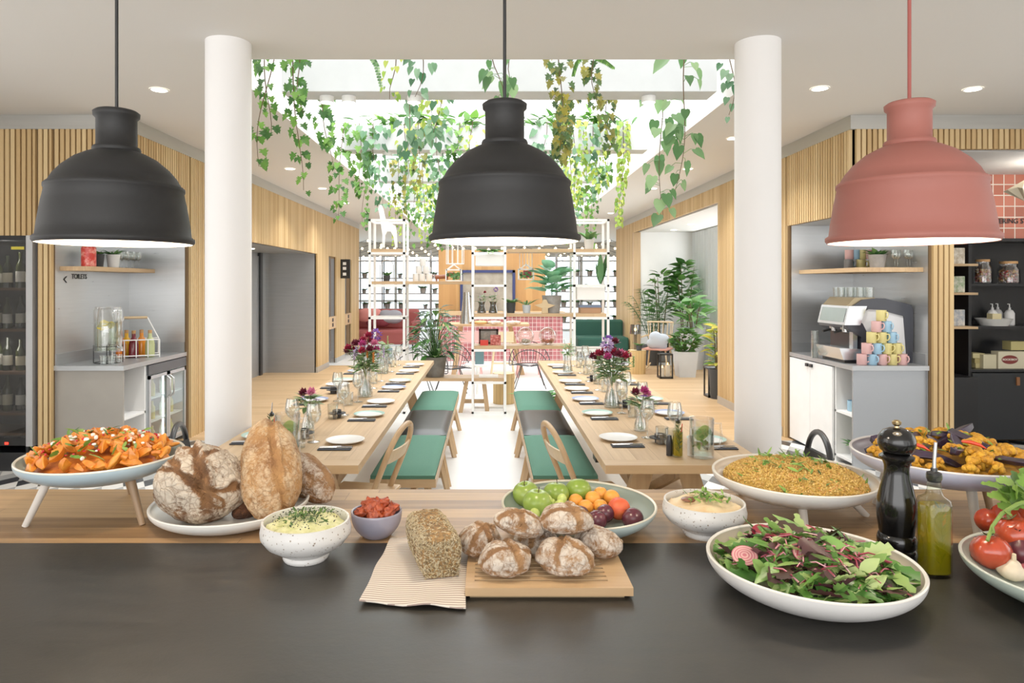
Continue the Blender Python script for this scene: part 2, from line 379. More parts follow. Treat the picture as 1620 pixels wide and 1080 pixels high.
# lift recess
struct('wall_lift_back', MB().box(XL-.95, 12.4, 0, XL, 12.5, 2.16), STEELD, smooth=False)
struct('wall_lift_side', MB().box(XL-1.0, 8.0, 0, XL-.92, 12.4, 2.16).box(XL-1.0, 7.98, 0, XL-.1, 8.0, 2.16), STEELD, smooth=False)
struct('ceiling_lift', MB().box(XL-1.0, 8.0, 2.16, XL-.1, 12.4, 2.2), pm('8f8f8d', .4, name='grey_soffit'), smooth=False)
d_ = struct('door_1', MB().box(XL-.93, 10.2, 0, XL-.90, 12.0, 2.1), STEELD, smooth=False)
MB().box(XL-.92, 11.05, 0, XL-.885, 11.15, 2.1).box(XL-.92, 12.0, 0, XL-.87, 12.12, 2.16).box(XL-.92, 10.1, 0, XL-.87, 10.2, 2.16).build('door_frame', BLKS, d_, smooth=False)
for a, e in ((13.3, 13.95), (14.8, 15.5)):
    struct('wall_slot', MB().box(XL-.28, a, 0, XL-.22, e, 2.16).box(XL-.25, e, 0, XL-.1, e+.02, 2.16).box(XL-.25, a-.02, 0, XL-.1, a, 2.16), STEELD, smooth=False)
    t = thing('lift_call_panel', 'oak call panel with two dark buttons in the %s narrow steel slot' % ('nearer' if a < 14 else 'farther'), 'call panel', (XL+.0, (a+e)/2, .84))
    MB().box(-.02, -(e-a)/2+.01, -.12, .03, (e-a)/2-.01, .12).build('housing', OAKZ, t, smooth=False)
    MB().box(.03, -.05, .02, .036, .05, .09).box(.03, -.05, -.08, .036, .05, -.01).build('button', BLK, t, smooth=False)
struct('baseboard_left', MB().box(XL-.01, 12.4, 0, XL+.035, 13.3, .1).box(XL-.01, 13.95, 0, XL+.035, 14.8, .1).box(XL-.01, 15.5, 0, XL+.035, DW, .1), STEELV, smooth=False)
struct('baseboard_right', MB().box(XR-.035, 7.2, 0, XR+.01, 9.24, .1).box(XR-.035, 14.7, 0, XR+.01, 16.6, .1), STEELV, smooth=False)
t = thing('hanging_sign', 'narrow black blade sign on the slatted wall between the two steel slots', 'sign', (XL+.03, 14.35, 1.93))
MB().box(0, -.015, -.2, .2, .015, .2).build('board', BLK, t, smooth=False)
[MB().box(.05, -.02, z, .12, -.015, z+.06).build('symbol', WHT, t, smooth=False) for z in (.08, -.02, -.14)]
# plant room on the right
struct('wall_plant_room_back', MB().box(XR+.1, 14.62, 0, 4.5, 14.7, 2.85), WHT, smooth=False)
struct('wall_right_jamb', MB().box(XR-.03, 14.6, 0, XR+.12, 14.72, 2.72), OAKZ, smooth=False); struct('ceiling_plant_room', MB().box(XR+.1, 9.0, 2.72, 4.9, 14.7, 2.8), CEIL, smooth=False)
struct('wall_plant_room_side', MB().box(4.8, 8.9, 0, 4.9, 14.7, 2.85).box(XR+.1, 8.85, 0, 4.9, 8.95, 2.85), pm('e9eef0', .8, name='bright_white_wall'), smooth=False)
cu = MB(); n = 170; vs = []; fs = []
for i in range(n+1):
    y = 9.2+(14.5-9.2)*i/n; x = 4.35+.035*math.sin(i*1.15)+.012*math.sin(i*2.9)
    vs += [(x, y, .03), (x+.004*math.sin(i), y, 2.7)]
for i in range(n): fs.append((2*i, 2*i+2, 2*i+3, 2*i+1))
cu.add(vs, fs)
tc = NT('sheer_voile'); tc.col('f4f7f8'); tc.fin(.8); tl = tc.N('ShaderNodeBsdfTranslucent'); mx = tc.N('ShaderNodeMixShader', i_0=.5); tl.inputs[0].default_value = lin('f2f6f8')
tc.l.new(tc.p.outputs[0], mx.inputs[1]); tc.l.new(tl.outputs[0], mx.inputs[2]); tc.l.new(mx.outputs[0], tc.out.inputs[0])
tag(cu.build('sheer_curtain', tc.mat), 'white sheer full-height curtain in the plant alcove right of the tables', 'curtain')
# shop room on the right
def grid_tile(name, c, g, w, ox=0, oz=0, rough=.12, lw=.09):
    t = NT(name); sp = t.N('ShaderNodeSeparateXYZ', i_0=t.pos()); u = t.math('DIVIDE', t.math('ADD', sp.outputs[0], 50+ox), w); v = t.math('DIVIDE', t.math('ADD', sp.outputs[2], 10+oz), w)
    fu = t.math('FRACT', u); fv = t.math('FRACT', v)
    m = t.math('MAXIMUM', t.math('LESS_THAN', fu, lw), t.math('LESS_THAN', fv, lw))
    wn = t.N('ShaderNodeTexWhiteNoise', noise_dimensions='2D', i_Vector=t.N('ShaderNodeCombineXYZ', i_0=t.math('FLOOR', u), i_1=t.math('FLOOR', v)).outputs[0])
    cc = lin(c); t.col(t.mix(m, t.mix(wn.outputs[0], [x*.8 for x in cc[:3]]+[1], [min(1, x*1.25) for x in cc[:3]]+[1]), lin(g)))
    t.bump(t.math('ADD', t.math('MULTIPLY', m, -1), t.math('MULTIPLY', t.noise(t.pos(), 14, 2), .5)), .35, .006); return t.fin(t.math('MULTIPLY_ADD', m, .6, rough))
struct('wall_shop_back', MB().box(3.9, 7.2, 0, 6.5, 7.3, 2.8), grid_tile('terracotta_tiles', 'b06a58', 'd9cfc2', .115), smooth=False)
struct('ceiling_shop', MB().box(3.9, D0+.1, 2.76, 6.5, 7.2, 2.82), CEIL, smooth=False)
t = thing('wall_lettering', 'dark lettering on the terracotta tile wall right of the pink lamp', 'lettering', (4.0, 7.19, 0))
tx = text_obj('letters', 'TERING ST', .072, pm('2c2a2c', .5, name='dark_letters'), (0, 0, 0), t)
wdt = max(v.co.x for v in tx.data.vertices); tx.location = (5.585-4.0+.03-wdt*.82, 0, W(0, 353, 7.19).z)
# far end: windows, timber block
wd = 23.5; wf = MB(); xs = [-8+i*1.6 for i in range(11)]
for x in xs: wf.box(x-.04, wd, 0, x+.04, wd+.1, 2.75)
for z in (0, 1.0, 2.55): wf.box(-8, wd, z, 8, wd+.1, z+.07)
struct('window_2', wf, pm('c4c8ca', .4, name='grey_window_frame'), smooth=False)
struct('window_2', MB().box(-8, wd+.04, 0, 8, wd+.05, 2.75), glass('f5fbff', .03, 'window_glass', .2), smooth=False)
struct('wall_back', MB().box(-9, wd, 2.62, 9, wd+.2, ZC), pm('c9c8c4', .7, name='grey_lintel'), smooth=False)
struct('wall_far_left', MB().box(-8.1, DW, 0, -8, wd, ZC), WHT, smooth=False); struct('wall_far_right', MB().box(8, 16.6, 0, 8.1, wd, ZC), WHT, smooth=False)
o_ = struct('wall_timber_block', MB().box(-1.1, 15, 0, 1.25, 16.2, 2.36), slat('honey_boards', 'b98750', 'd3a468', .14), smooth=False)
tag(MB().box(-1.02, 14.3, 0, 1.55, 14.7, .96).build('tiled_counter', grid_tile('pink_tiles', 'b06468', 'e4d6d2', .085, rough=.2), smooth=False), 'low counter clad in pink square tiles before the timber wall', 'counter')
tag(MB().box(-1.05, 14.22, .96, 1.6, 14.75, 1.03).build('counter_top', OAKX, smooth=False), 'pale oak top lying on the pink tiled counter', 'worktop')
t = thing('display_window', 'glazed display opening with a dark blue frame in the timber wall', 'window', (0, 14.98, 0))
a, b = W(728, 427, 14.98), W(815, 500, 14.98); a2 = (a.x, b.x, b.z, a.z)
f = MB()
for x0, z0, x1, z1 in ((a2[0], a2[3]-.06, a2[1], a2[3]), (a2[0], a2[2], a2[0]+.06, a2[3]), (a2[1]-.06, a2[2], a2[1], a2[3])): f.box(x0, -.05, z0, x1, 0, z1)
f.build('frame', pm('2a3568', .4, name='navy_paint'), t, smooth=False)
MB().box(a2[0], -.01, a2[2], a2[1], .0, a2[3]).build('pane', noisem('dim_interior', ['7b7468', 'b9b0a0'], 2, .25, .0), t, smooth=False)

# ------------------------------------------------------------ columns, lamps
for px, d, lb in ((361.5, 4.1, 'round white column left of the dining tables'), (1198.5, 4.1, 'round white column right of the dining tables')):
    x = (px-EX)/F*d; tag(MB().lathe([(.132, 0), (.132, ZC)], 64).build('column', pm('f3f1ef', .55, var=.01, name='column_white'), loc=(x, d, 0), ang=60), lb, 'column', 'round white columns')
LPROF = [(.179,0),(.184,.006),(.184,.014),(.176,.02),(.1725,.05),(.1645,.10),(.1575,.133),(.1605,.137),(.1605,.144),(.1555,.149),(.152,.150),(.141,.17),(.124,.191),(.096,.215),(.07,.229),(.055,.235),(.0565,.24),(.054,.246),(.0475,.249),(.0475,.318),(.0535,.324),(.0545,.334),(.0475,.339),(.03,.341),(.0,.341)]
def rubber(n, c, c2):
    t = NT(n); t.col(t.mix(t.noise(t.obj(), 6, 3), lin(c), lin(c2))); t.bump(t.noise(t.obj(), 420, 2), .2, .001); return t.fin(.62)
def pendant(label, x, d, zr, m, cm):
    t = thing('pendant_lamp', label, 'lamp', (x, d, zr))
    MB().lathe(LPROF, 96, cap=False).build('lamp_shade', m, t, ang=75)
    bowl = [(.178, .001), (.169, .05), (.160, .10), (.150, .143), (.13, .175), (.094, .205), (.05, .226), (.0, .228)]
    MB().lathe(bowl, 64, cap=False).build('inner_shade', pm('fff4e6', .6, name='warm_white_lining'), t)
    MB().tube([(0, 0, .338), (0, 0, ZC-zr)], .0042, 10).build('cord', cm, t)
    MB().ball((0, 0, .115), (.045, .045, .05), 24, 16).build('light_bulb', emis('ffe2b8', 9, 'bulb_glow'), t)
    MB().lathe([(.02, .15), (.022, .22)], 20).build('socket', WHT, t)
    l = bpy.data.lights.new('bulb_light', 'POINT'); l.energy = 6; l.color = (1, .9, .76); l.shadow_soft_size = .04
    o = bpy.data.objects.new('bulb_light', l); C.objects.link(o); o.parent = t; o.location = (0, 0, .05)
bk = rubber('black_rubber', '0c0b0b', '151312')
pendant('black rubber dome pendant lamp above the squash dish, left end', -.948, 1.74, 1.703, bk, BLK)
pendant('black rubber dome pendant lamp in the middle of the frame', .039, 1.66, 1.703, bk, BLK)
pk = rubber('terracotta_rubber', '945449', 'a36256')
pendant('terracotta pink dome pendant lamp at the right', 1.02, 1.655, 1.702, pk, pm('9a4a42', .6, name='red_cord'))
# recessed downlights
DL = [(252,142,'left of the left column'),(1297,140,'right of the right column, first'),(1539,141,'above the pink lamp, far right'),(1160,219,'beside the right column, partly hidden'),(459,267,'nearest along the left lift wall'),(510,298,'second along the left lift wall'),(547,321,'third along the left lift wall'),(1088,267,'nearest of the row right of the skylight'),(1033,298,'second of the row right of the skylight'),(966,337,'farthest of the row right of the skylight')]
E9 = emis('fff3df', 14, 'downlight_glow')
def lamp(ty, e, loc, rot=(0,0,0), size=.1, col=(1,.95,.88), sy=None, spread=None, cone=None):
    l = bpy.data.lights.new(ty.lower()+'_light', ty); l.energy = e; l.color = col
    if ty == 'AREA':
        l.size = size
        if sy: l.shape = 'RECTANGLE'; l.size_y = sy
    else: l.shadow_soft_size = size
    if ty == 'SPOT': l.spot_size = cone or 2.2; l.spot_blend = .8
    o = bpy.data.objects.new(ty.lower()+'_light', l); C.objects.link(o); o.location = loc; o.rotation_euler = rot; return o
def downlight(p, lb, z, grp='recessed ceiling downlights', r=.055):
    t = thing('recessed_downlight', lb, 'light', (p.x, p.y, z), group=grp)
    MB().lathe([(r, -.004), (r+.012, -.004), (r+.012, .0)], 28, cap=False).build('trim_ring', WHT, t)
    MB().lathe([(r, -.003), (.0, -.0031)], 28, cap=False).build('lens', E9, t)
for px, py, s in DL:
    p = G(px, py, ZC-.002); downlight(p, 'round recessed downlight in the white ceiling, '+s, ZC-.002); lamp('SPOT', 60, (p.x, p.y, ZC-.03), size=.05)
for px, py, s in ((1093,355,'right'), (1066,364,'left')):
    p = G(px, py, 2.715); downlight(p, 'small downlight over the plant alcove, the %s one of its pair' % s, 2.716)
p = W(438, 397, 11.4); downlight(Vector((XL-.55, 10.6, 0)), 'round downlight in the grey soffit of the lift recess', 2.156)
# spotlights under the skylight beams
for px, d, lb in ((517,5.33,'first from the left under the nearest beam'),(552,5.33,'second from the left under the nearest beam'),(655,5.33,'third from the left under the nearest beam'),(1026,5.33,'rightmost under the nearest beam'),(692,7.58,'left under the second beam'),(950,7.58,'right under the second beam'),(613,7.58,'far left under the second beam')):
    x = (px-EX)/F*d; t = thing('ceiling_spotlight', 'lit white spotlight can, '+lb, 'spotlight', (x, d, ZC+.018), group='spotlights under the skylight beams')
    MB().lathe([(.0, -.0), (.055, -.0), (.055, -.05), (.05, -.05)], 24, cap=False).build('housing', WHT, t); MB().lathe([(.05, -.045), (.0, -.046)], 24, cap=False).build('lens', E9, t)

# ------------------------------------------------------------ camera, light
cd = bpy.data.cameras.new('camera'); cam = bpy.data.objects.new('camera', cd); C.objects.link(cam); sc.camera = cam
cd.sensor_width = 36; cd.lens = F/1620*36; cd.shift_x = (810-EX)/1620; cd.shift_y = -(540-EY)/1620
cam.location = (0, 0, EZ); cam.rotation_euler = (PI/2, 0, 0); cd.clip_start = .02
w = bpy.data.worlds.new('sky'); sc.world = w; w.use_nodes = True; bg = w.node_tree.nodes['Background']
bg.inputs[0].default_value = (1, .995, .985, 1); bg.inputs[1].default_value = 1.7
lamp('AREA', 560, (.05, 11.3, 5.2), (0, 0, 0), 3.4, (.96, .98, 1), 13.5)
lamp('AREA', 95, (-1.5, -2.8, 1.9), (PI/2+.12, 0, 0), 6.5, (1, .985, .97), 2.2)  # added fill lamp behind the camera, unseen, lifts the foreground
lamp('AREA', 30, (-4.4, 2.4, 1.7), (0, -PI/2, 0), 2.4, (1, .985, .97), 3.0)  # added side fill from the left, no fitting there
lamp('AREA', 30, (5.4, 2.4, 1.7), (0, PI/2, 0), 2.4, (1, .985, .97), 3.0)  # matching side fill added on the right, out of view
lamp('AREA', 60, (4.3, 12, 2.0), (0, PI/2, 0), 2.0, (.95, .98, 1), 4.5)
sc.view_settings.view_transform = 'Standard'; sc.view_settings.exposure = .3; sc.view_settings.gamma = 1.12
cy = sc.cycles; cy.max_bounces = 8; cy.diffuse_bounces = 4; cy.glossy_bounces = 4; cy.transmission_bounces = 4; cy.transparent_max_bounces = 24
cy.use_denoising = True; cy.caustics_reflective = False; cy.caustics_refractive = False; cy.sample_clamp_indirect = 4
# ------------------------------------------------------------ serving counter
CZ = .9
t = thing('serving_counter', 'long black topped serving counter with an oak plank strip along its far edge', 'counter', (0, 0, 0))
bt = NT('black_stone'); o_ = bt.obj(); bn = bt.noise(bt.scale(o_, (1.2, 6, 1)), 5, 6, .65); bt.col(bt.ramp(bn, [(.3, '1d1b18'), (.7, '2f2c27')])); bt.bump(bt.noise(o_, 60, 5, .7), .25, .0015)
bt.fin(bt.math('MULTIPLY_ADD', bn, .18, .30))
MB().box(-2.6, .75, .86, 2.6, 1.85, CZ).build('worktop', bt.mat, t, smooth=False)
MB().box(-2.6, 1.85, .86, 2.6, 2.335, CZ).build('plank_strip', COUNT, t, smooth=False)
MB().box(-2.55, .9, 0, 2.55, 2.2, .86).build('base_cabinet', OAKX, t, smooth=False)

def bowl_prof(r, h, base, th=.006, cur=2.4, foot=0):
    pr = [(0, foot), (base, foot)]; N = 14
    for i in range(1, N+1):
        f = i/N; pr.append((base+(r-base)*(1-(1-f)**cur), foot+(h-foot)*f))
    pr += [(r-th*.3, h+th*.35), (r-th, h)]
    for i in range(N-1, 0, -1):
        f = i/N; pr.append((base-th*.6+(r-th-base+th*.6)*(1-(1-f)**cur), foot+th+(h-foot-th)*f))
    return pr+[(0, foot+th)]
def inner_r(r, h, base, z, cur=2.4, foot=0):
    f = max(0, min(1, (z-foot)/(h-foot))); return base+(r-base)*(1-(1-f)**cur)-.008
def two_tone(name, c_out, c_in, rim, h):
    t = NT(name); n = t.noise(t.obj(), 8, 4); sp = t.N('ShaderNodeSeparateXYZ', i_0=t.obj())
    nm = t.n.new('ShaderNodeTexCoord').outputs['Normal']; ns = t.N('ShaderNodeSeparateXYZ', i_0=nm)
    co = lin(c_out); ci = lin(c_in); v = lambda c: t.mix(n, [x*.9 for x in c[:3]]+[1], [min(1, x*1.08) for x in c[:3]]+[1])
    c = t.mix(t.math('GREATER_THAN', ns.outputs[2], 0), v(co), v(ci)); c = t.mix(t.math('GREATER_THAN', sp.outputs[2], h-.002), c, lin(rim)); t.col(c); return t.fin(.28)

# ---- squash dish
sx, sd, sr = fit(18, 293, 751, 1.082)
H = .062; zb_ = 1.082-H-CZ
dish = thing('footed_serving_dish', 'round pale blue footed dish holding roasted squash, far left of the counter', 'dish', (sx, sd, CZ))
MB().lathe(bowl_prof(sr, H, sr*.62, .008), 80).build('bowl', two_tone('pale_blue_glaze', 'a9bdc6', '9fb0a8', 'd8d6c8', H), dish, loc=(0, 0, zb_))
for a in (215, 330, 95):
    a = math.radians(a); x, y = math.cos(a), math.sin(a)
    MB().tube([(x*sr*.60, y*sr*.60, zb_+.012), (x*sr*.86, y*sr*.86, .0)], [.0125, .009], 14).build('leg', pm('cfc6bb' if a > 3 and a < 4 else '8f7355', .5, name='dish_leg'+str(int(a*10))), dish)
def heap_pt(r, h, rr=R, p=.5):
    q = rr.random()**p; a = rr.random()*2*PI; return q*r*math.cos(a), q*r*math.sin(a), h*(1-q**2)
SQ = isl('roast_squash', ['96440e', 'c4681a', 'd67f24', 'e0963a', 'a85412'], .38, 60, .3, .55)
def wedge(L, w, th):                                                  # crescent of squash with skin edge
    m = MB(); n = 9; vs = []
    for i in range(n):
        f = i/(n-1); a = (f-.5)*2.1; ca, sa = math.cos(a), math.sin(a); ww = w*(math.sin(PI*(.08+.84*f)))**.6; tt = th*(.35+.65*math.sin(PI*f))
        R0 = L/1.9
        vs += [(sa*(R0), ca*(R0)-R0*.75, -tt/2), (sa*R0, ca*R0-R0*.75, tt/2), (sa*(R0-ww), ca*(R0-ww)-R0*.75, tt*.28), (sa*(R0-ww), ca*(R0-ww)-R0*.75, -tt*.28)]
    fs = [(0,1,2,3), (4*n-1,4*n-2,4*n-3,4*n-4)]
    for i in range(n-1):
        for k in range(4): fs.append((4*i+k, 4*i+4+k, 4*i+4+(k+1) % 4, 4*i+(k+1) % 4))
    return m.add(vs, fs)
protos = [wedge(R.uniform(.06, .085), R.uniform(.024, .034), R.uniform(.02, .028)).build('squash_wedge', SQ, ang=50, bevel=.003) for _ in range(6)]
for i in range(135):
    x, y, z = heap_pt(sr*.86, .052, p=.5); o = protos[i] if i < 6 else protos[i % 6].copy()
    if i >= 6: C.objects.link(o)
    o.location = (sx+x, sd+y, CZ+zb_+.058+z+R.uniform(-.006, .010)); o.rotation_euler = (R.uniform(-1.1, 1.1), R.uniform(-1.0, 1.0), R.uniform(0, 6.28)); s_ = R.uniform(.75, 1.12); o.scale = (s_,)*3
    tag(o, 'roasted orange squash wedge in the heap on the pale blue footed dish', 'squash', 'roasted squash wedges')
def crumbs(mb, n, cx, cy, fz, r, s0, s1, k=(6, 4), m=0, nm=1, h=.05, p=.55, top=.0):
    for _ in range(n):
        x, y, z = heap_pt(r, h, p=p); s_ = R.uniform(s0, s1)
        mb.ball((cx+x, cy+y, fz+z+top), (s_*R.uniform(.7, 1.3), s_*R.uniform(.7, 1.3), s_*R.uniform(.6, 1)), k[0], k[1], m if nm == 1 else R.randrange(nm))
m = MB(); m.dome((sx, sd, CZ+zb_+.030), sr*.80, .042); tag(m.build('squash_bed', noisem('squash_bed', ['a04c14', 'c4681c', 'd98428'], 30, .5)), 'soft roasted squash bed under the wedges in the pale blue dish', 'squash', kind='stuff')
m = MB(); crumbs(m, 34, sx, sd, CZ+zb_+.07, sr*.78, .004, .008, top=.014); tag(m.build('feta_crumbs', isl('feta', ['e9e2d2', 'f6f2e8'], .6, 40)), 'white cheese crumbs scattered over the roasted squash', 'cheese', kind='stuff')
m = MB(); crumbs(m, 50, sx, sd, CZ+zb_+.07, sr*.78, .003, .0045, top=.016); tag(m.build('pomegranate_seeds', isl('pomegranate', ['a3121f', 'd8343c'], .2, 40)), 'red pomegranate seeds scattered over the roasted squash', 'seeds', kind='stuff')
HERB = leafm('fresh_herb', ['3c5a1c', '5d8430', '89a850', '6f9640'], .15)
def herbs(n, cx, cy, fz, r, L, h, p=.55, shapes=('frill', 'blade'), up=.25, Wr=.45):
    m = MB()
    for _ in range(n):
        x, y, z = heap_pt(r, h, p=p); d = Vector((R.gauss(0, 1), R.gauss(0, 1), R.gauss(up, .4)))
        m.leaf((cx+x, cy+y, fz+z), d, (R.gauss(0, .4), R.gauss(0, .4), 1), L*R.uniform(.6, 1.3), L*Wr*R.uniform(.7, 1.2), R.choice(shapes), R.uniform(-.2, .5), R.uniform(0, .4))
    return m
tag(herbs(60, sx, sd, CZ+zb_+.078, sr*.78, .035, .055).contain(sx, sd, sr*.92, CZ+zb_+.02, 1.08).build('herb_leaves', HERB), 'small green herb leaves scattered over the roasted squash', 'herbs', kind='stuff')

# ---- breads
def bread(name, label, rad, loc, rot, mat, seed, slashes=(), lump=.10, flat=.55, res=(96, 64), grp=None, lean=None, fl=.35):
    sv = Vector((seed*3.1, seed*1.7, seed*5.3))
    def fn(d):
        q = 1+lump*noise.fractal(d*1.3+sv, 1.1, 2, 3)*.9+.014*noise.fractal(d*12+sv, .7, 2, 3); a = fl+.5*noise.noise(d*2.4+sv*2)
        for (nx, ny, nz, off, wd_, dp) in slashes:
            s_ = Vector((nx, ny, nz)).normalized(); v = d.dot(s_)-off+.10*noise.noise(d*3+sv)
            if d.z > -.25:
                g = math.exp(-(v/wd_)**2)*min(1, (d.z+.25)*2.2); q -= dp*g; a -= 1.25*g
                g2 = math.exp(-((v-wd_*1.8)/(wd_*.7))**2)*min(1, max(0, d.z)*2); q += dp*.75*g2; a -= .1*g2
        qz = q
        if d.z < 0: qz = q*flat; a -= .25
        return Vector((q, q, qz)), a
    m = MB(); m.ball((0, 0, 0), rad, res[0], res[1], fn=fn)
    o = m.build(name, mat, loc=loc, rot=rot, att=True, ang=180); return tag(o, label, 'bread', grp)
bx, bd, br = fit(232, 490, 834, CZ+.045)
bdish = thing('bread_dish', 'shallow round white dish holding the big loaves', 'dish', (bx, bd, CZ))
MB().lathe(bowl_prof(br, .045, br*.74, .008, 2.2), 80).build('bowl', pm('dedbd4', .3, name='white_glaze', var=.03), bdish)
CR1 = crust('floury_crust', '54341c', '94683e', 'ddd0bc'); CR2 = crust('gold_crust', '8a5e36', 'bd8d55', 'd6bc98'); CR3 = crust('roll_crust', '78512f', 'a87e52', 'e0d5c6')
p = W(318, 768, bd-.06); bread('round_loaf', 'big round floury sourdough loaf with deep dark cracks on the white dish', (.128, .105, .122), (p.x, p.y, p.z), (.45, .10, .2), CR1, 1.3, ((1,.35,.1,-.05,.11,.10), (.35,.1,1,.55,.06,.08), (.9,-.8,.3,-.5,.12,.08), (.6,1,.5,-.3,.04,.05), (1,-.3,.6,.62,.06,.07)), .10, .88, (160, 110), fl=.62)
p = W(428, 742, bd+.0); bread('long_loaf', 'long golden crusty loaf lying on its end across the white dish', (.092, .175, .085), (p.x, p.y, p.z), (.75, .0, .36), CR2, 2.2, ((1,.1,.3,.35,.08,.07),), .08, .9, (128, 96), fl=.26)
p = W(485, 755, bd+.13); bread('short_loaf', 'brown floury loaf behind the long golden loaf', (.065, .12, .062), (p.x, p.y, p.z), (.4, 0, .9), CR3, 3.4, ((1,0,.3,.5,.1,.04),), .12, .9, fl=.22)
p = W(402, 806, bd-.02); bread('dark_loaf', 'dark crusty loaf end showing between the two largest loaves', (.045, .10, .045), (p.x+.005, p.y+.04, p.z+.012), (.15, 0, -.5), crust('dark_crust', '2e1a0e', '5e3418', '7b4a26'), 4.4, (), .12, .9, (48, 32), fl=.0)

# ---- stoneware bowls
def stone_bowl(label, x, d, r, h, m, name='stoneware_bowl'):
    pr = [(0, 0), (r*.5, 0), (r*.53, .006), (r*.50, .014), (r*.62, .022), (r*.9, h*.42), (r*1.03, h*.62), (r*1.04, h*.75), (r*1.01, h*.92), (r, h), (r*.955, h), (r*.95, h*.92), (r*.97, h*.7), (r*.8, h*.4), (r*.4, h*.22), (0, h*.2)]
    P2 = []                                                            # smooth the profile
    for i in range(len(pr)-1):
        P2 += [pr[i], tuple((a+b)/2 for a, b in zip(pr[i], pr[i+1]))]
    t = thing(name, label, 'bowl', (x, d, CZ)); MB().lathe(P2+[pr[-1]], 64).build('bowl', m, t, ang=60); return t
SPECK = ceram('speckled_stoneware', 'cfcdca', 'dedcd8', .30)
gx, gd, gr = fit(413, 553, 845, CZ+.10); stone_bowl('speckled pale grey bowl filled with green avocado dip', gx, gd, gr, .10, SPECK)
def dip(name, label, x, d, z, r, h, m, seed):
    n = 40; k = 14; vs = [(0, 0, h)]; fs = []
    for i in range(1, k+1):
        for j in range(n):
            a = 2*PI*j/n; q = r*i/k; v = Vector((q*math.cos(a), q*math.sin(a), 0)); zz = h*(1-(i/k)**2)+.009*noise.fractal(v*22+Vector((seed,)*3), .8, 2, 3)+.004*math.sin(a*3+i*.8)*(i/k)
            vs.append((v.x, v.y, zz if i < k else -.02))
    for j in range(n): fs.append((0, 1+j, 1+(j+1) % n))
    for i in range(k-1):
        for j in range(n): fs.append((1+i*n+j, 1+(i+1)*n+j, 1+(i+1)*n+(j+1) % n, 1+i*n+(j+1) % n))
    return tag(MB().add(vs, fs).build(name, m, loc=(x, d, z), ang=180), label, 'dip', kind='stuff')
dip('avocado_dip', 'pale green chunky avocado dip in the left speckled bowl', gx, gd, CZ+.082, gr*.95, .022, noisem('avocado_mash', ['b6b870', 'd9d69a', 'e6e3b4'], 55, .5, .5), 3)
DK = leafm('dark_chopped_herb', ['1f2e12', '35521c', '4c6a28'], .1)
m = herbs(150, gx, gd, CZ+.106, gr*.62, .012, .006, .8); tag(m.build('chopped_herbs', DK), 'chopped dark herbs sprinkled on the avocado dip', 'herbs', kind='stuff')
m = MB(); crumbs(m, 160, gx, gd, CZ+.103, gr*.8, .0012, .002, (5, 3), h=.008); tag(m.build('black_sesame', pm('1c1a1a', .4, name='sesame_black')), 'black sesame seeds sprinkled on the avocado dip', 'seeds', kind='stuff')
lx, ld, lr = fit(555, 636, 821, CZ+.07)
lb_ = thing('small_bowl', 'small lavender grey bowl of sun-dried tomatoes', 'bowl', (lx, ld, CZ)); MB().lathe(bowl_prof(lr, .07, lr*.5, .005, 2.6), 56).build('bowl', pm('93909f', .25, name='lavender_glaze'), lb_, ang=60)
SDT = isl('dried_tomato', ['5a1a0e', '7f2a14', 'a4441e', '6a1e10'], .4, 45, .6, .6)
for i in range(11):
    a = i*2.4; q = lr*.50*(1 if i < 7 else .35); sv = Vector((i*3.3, 1, 2))
    m = MB(); m.ball((0, 0, 0), (.026, .020, .015), 28, 18, fn=lambda d: (1+.45*noise.fractal(d*2.2+sv, .8, 2, 3), 0))
    tag(m.build('dried_tomato', SDT, loc=(lx+q*math.cos(a), ld+q*math.sin(a), CZ+.068+(.017 if i >= 7 else 0)), rot=(R.uniform(-.6, .6), R.uniform(-.6, .6), a), ang=180), 'wrinkled red sun-dried tomato heaped in the small lavender bowl', 'tomato', 'sun-dried tomatoes')
hx, hd, hr = fit(1050, 1180, 812, CZ+.095); stone_bowl('speckled pale grey bowl filled with beige hummus', hx, hd, hr, .095, SPECK)
dip('hummus', 'beige hummus swirled in the right speckled bowl', hx, hd, CZ+.08, hr*.95, .02, noisem('hummus_paste', ['cba878', 'dec193', 'e9d3aa'], 14, .45, .3), 8)
tag(herbs(80, hx+.01, hd-.01, CZ+.105, hr*.55, .02, .006, .8).build('parsley', HERB), 'green parsley sprinkled on the hummus', 'herbs', kind='stuff')
tag(MB().ball((hx-.035, hd, CZ+.098), (.03, .022, .006), 20, 8).build('spice_oil_pool', noisem('spice_oil', ['6b4030', '8a5a40'], 60, .2)), 'brown spiced oil pool on the hummus', 'oil', kind='stuff')

# ---- cloth and seeded loaf
cz = CZ+.001
A, B, Cc, D = G(618, 855, cz), G(745, 857, cz), G(737, 966, cz), G(568, 958, cz)
n = 60; vs = []; fs = []
for i in range(n+1):
    for j in range(n+1):
        u, v = i/n, j/n; p = A.lerp(B, u).lerp(D.lerp(Cc, u), v)
        zz = .004+.004*noise.noise(Vector((u*4, v*3, 1)))+.005*math.sin(u*9+v*2)*v*v*.5+.003*math.sin(v*14+u*3)*abs(u-.5)
        edge = min(u, v, 1-u, 1-v); zz = max(.002, zz)+.002
        p = p+Vector((.006*noise.noise(Vector((v*3, 4, u))), .006*noise.noise(Vector((u*3, 7, v))), zz)); vs.append(p-A)
for i in range(n):
    for j in range(n): a = i*(n+1)+j; fs.append((a, a+1, a+n+2, a+n+1))
tc = NT('striped_linen'); sp = tc.N('ShaderNodeSeparateXYZ', i_0=tc.obj()); s1 = tc.math('FRACT', tc.math('DIVIDE', tc.math('ADD', sp.outputs[1], tc.math('MULTIPLY', sp.outputs[0], -.04)), .0105))
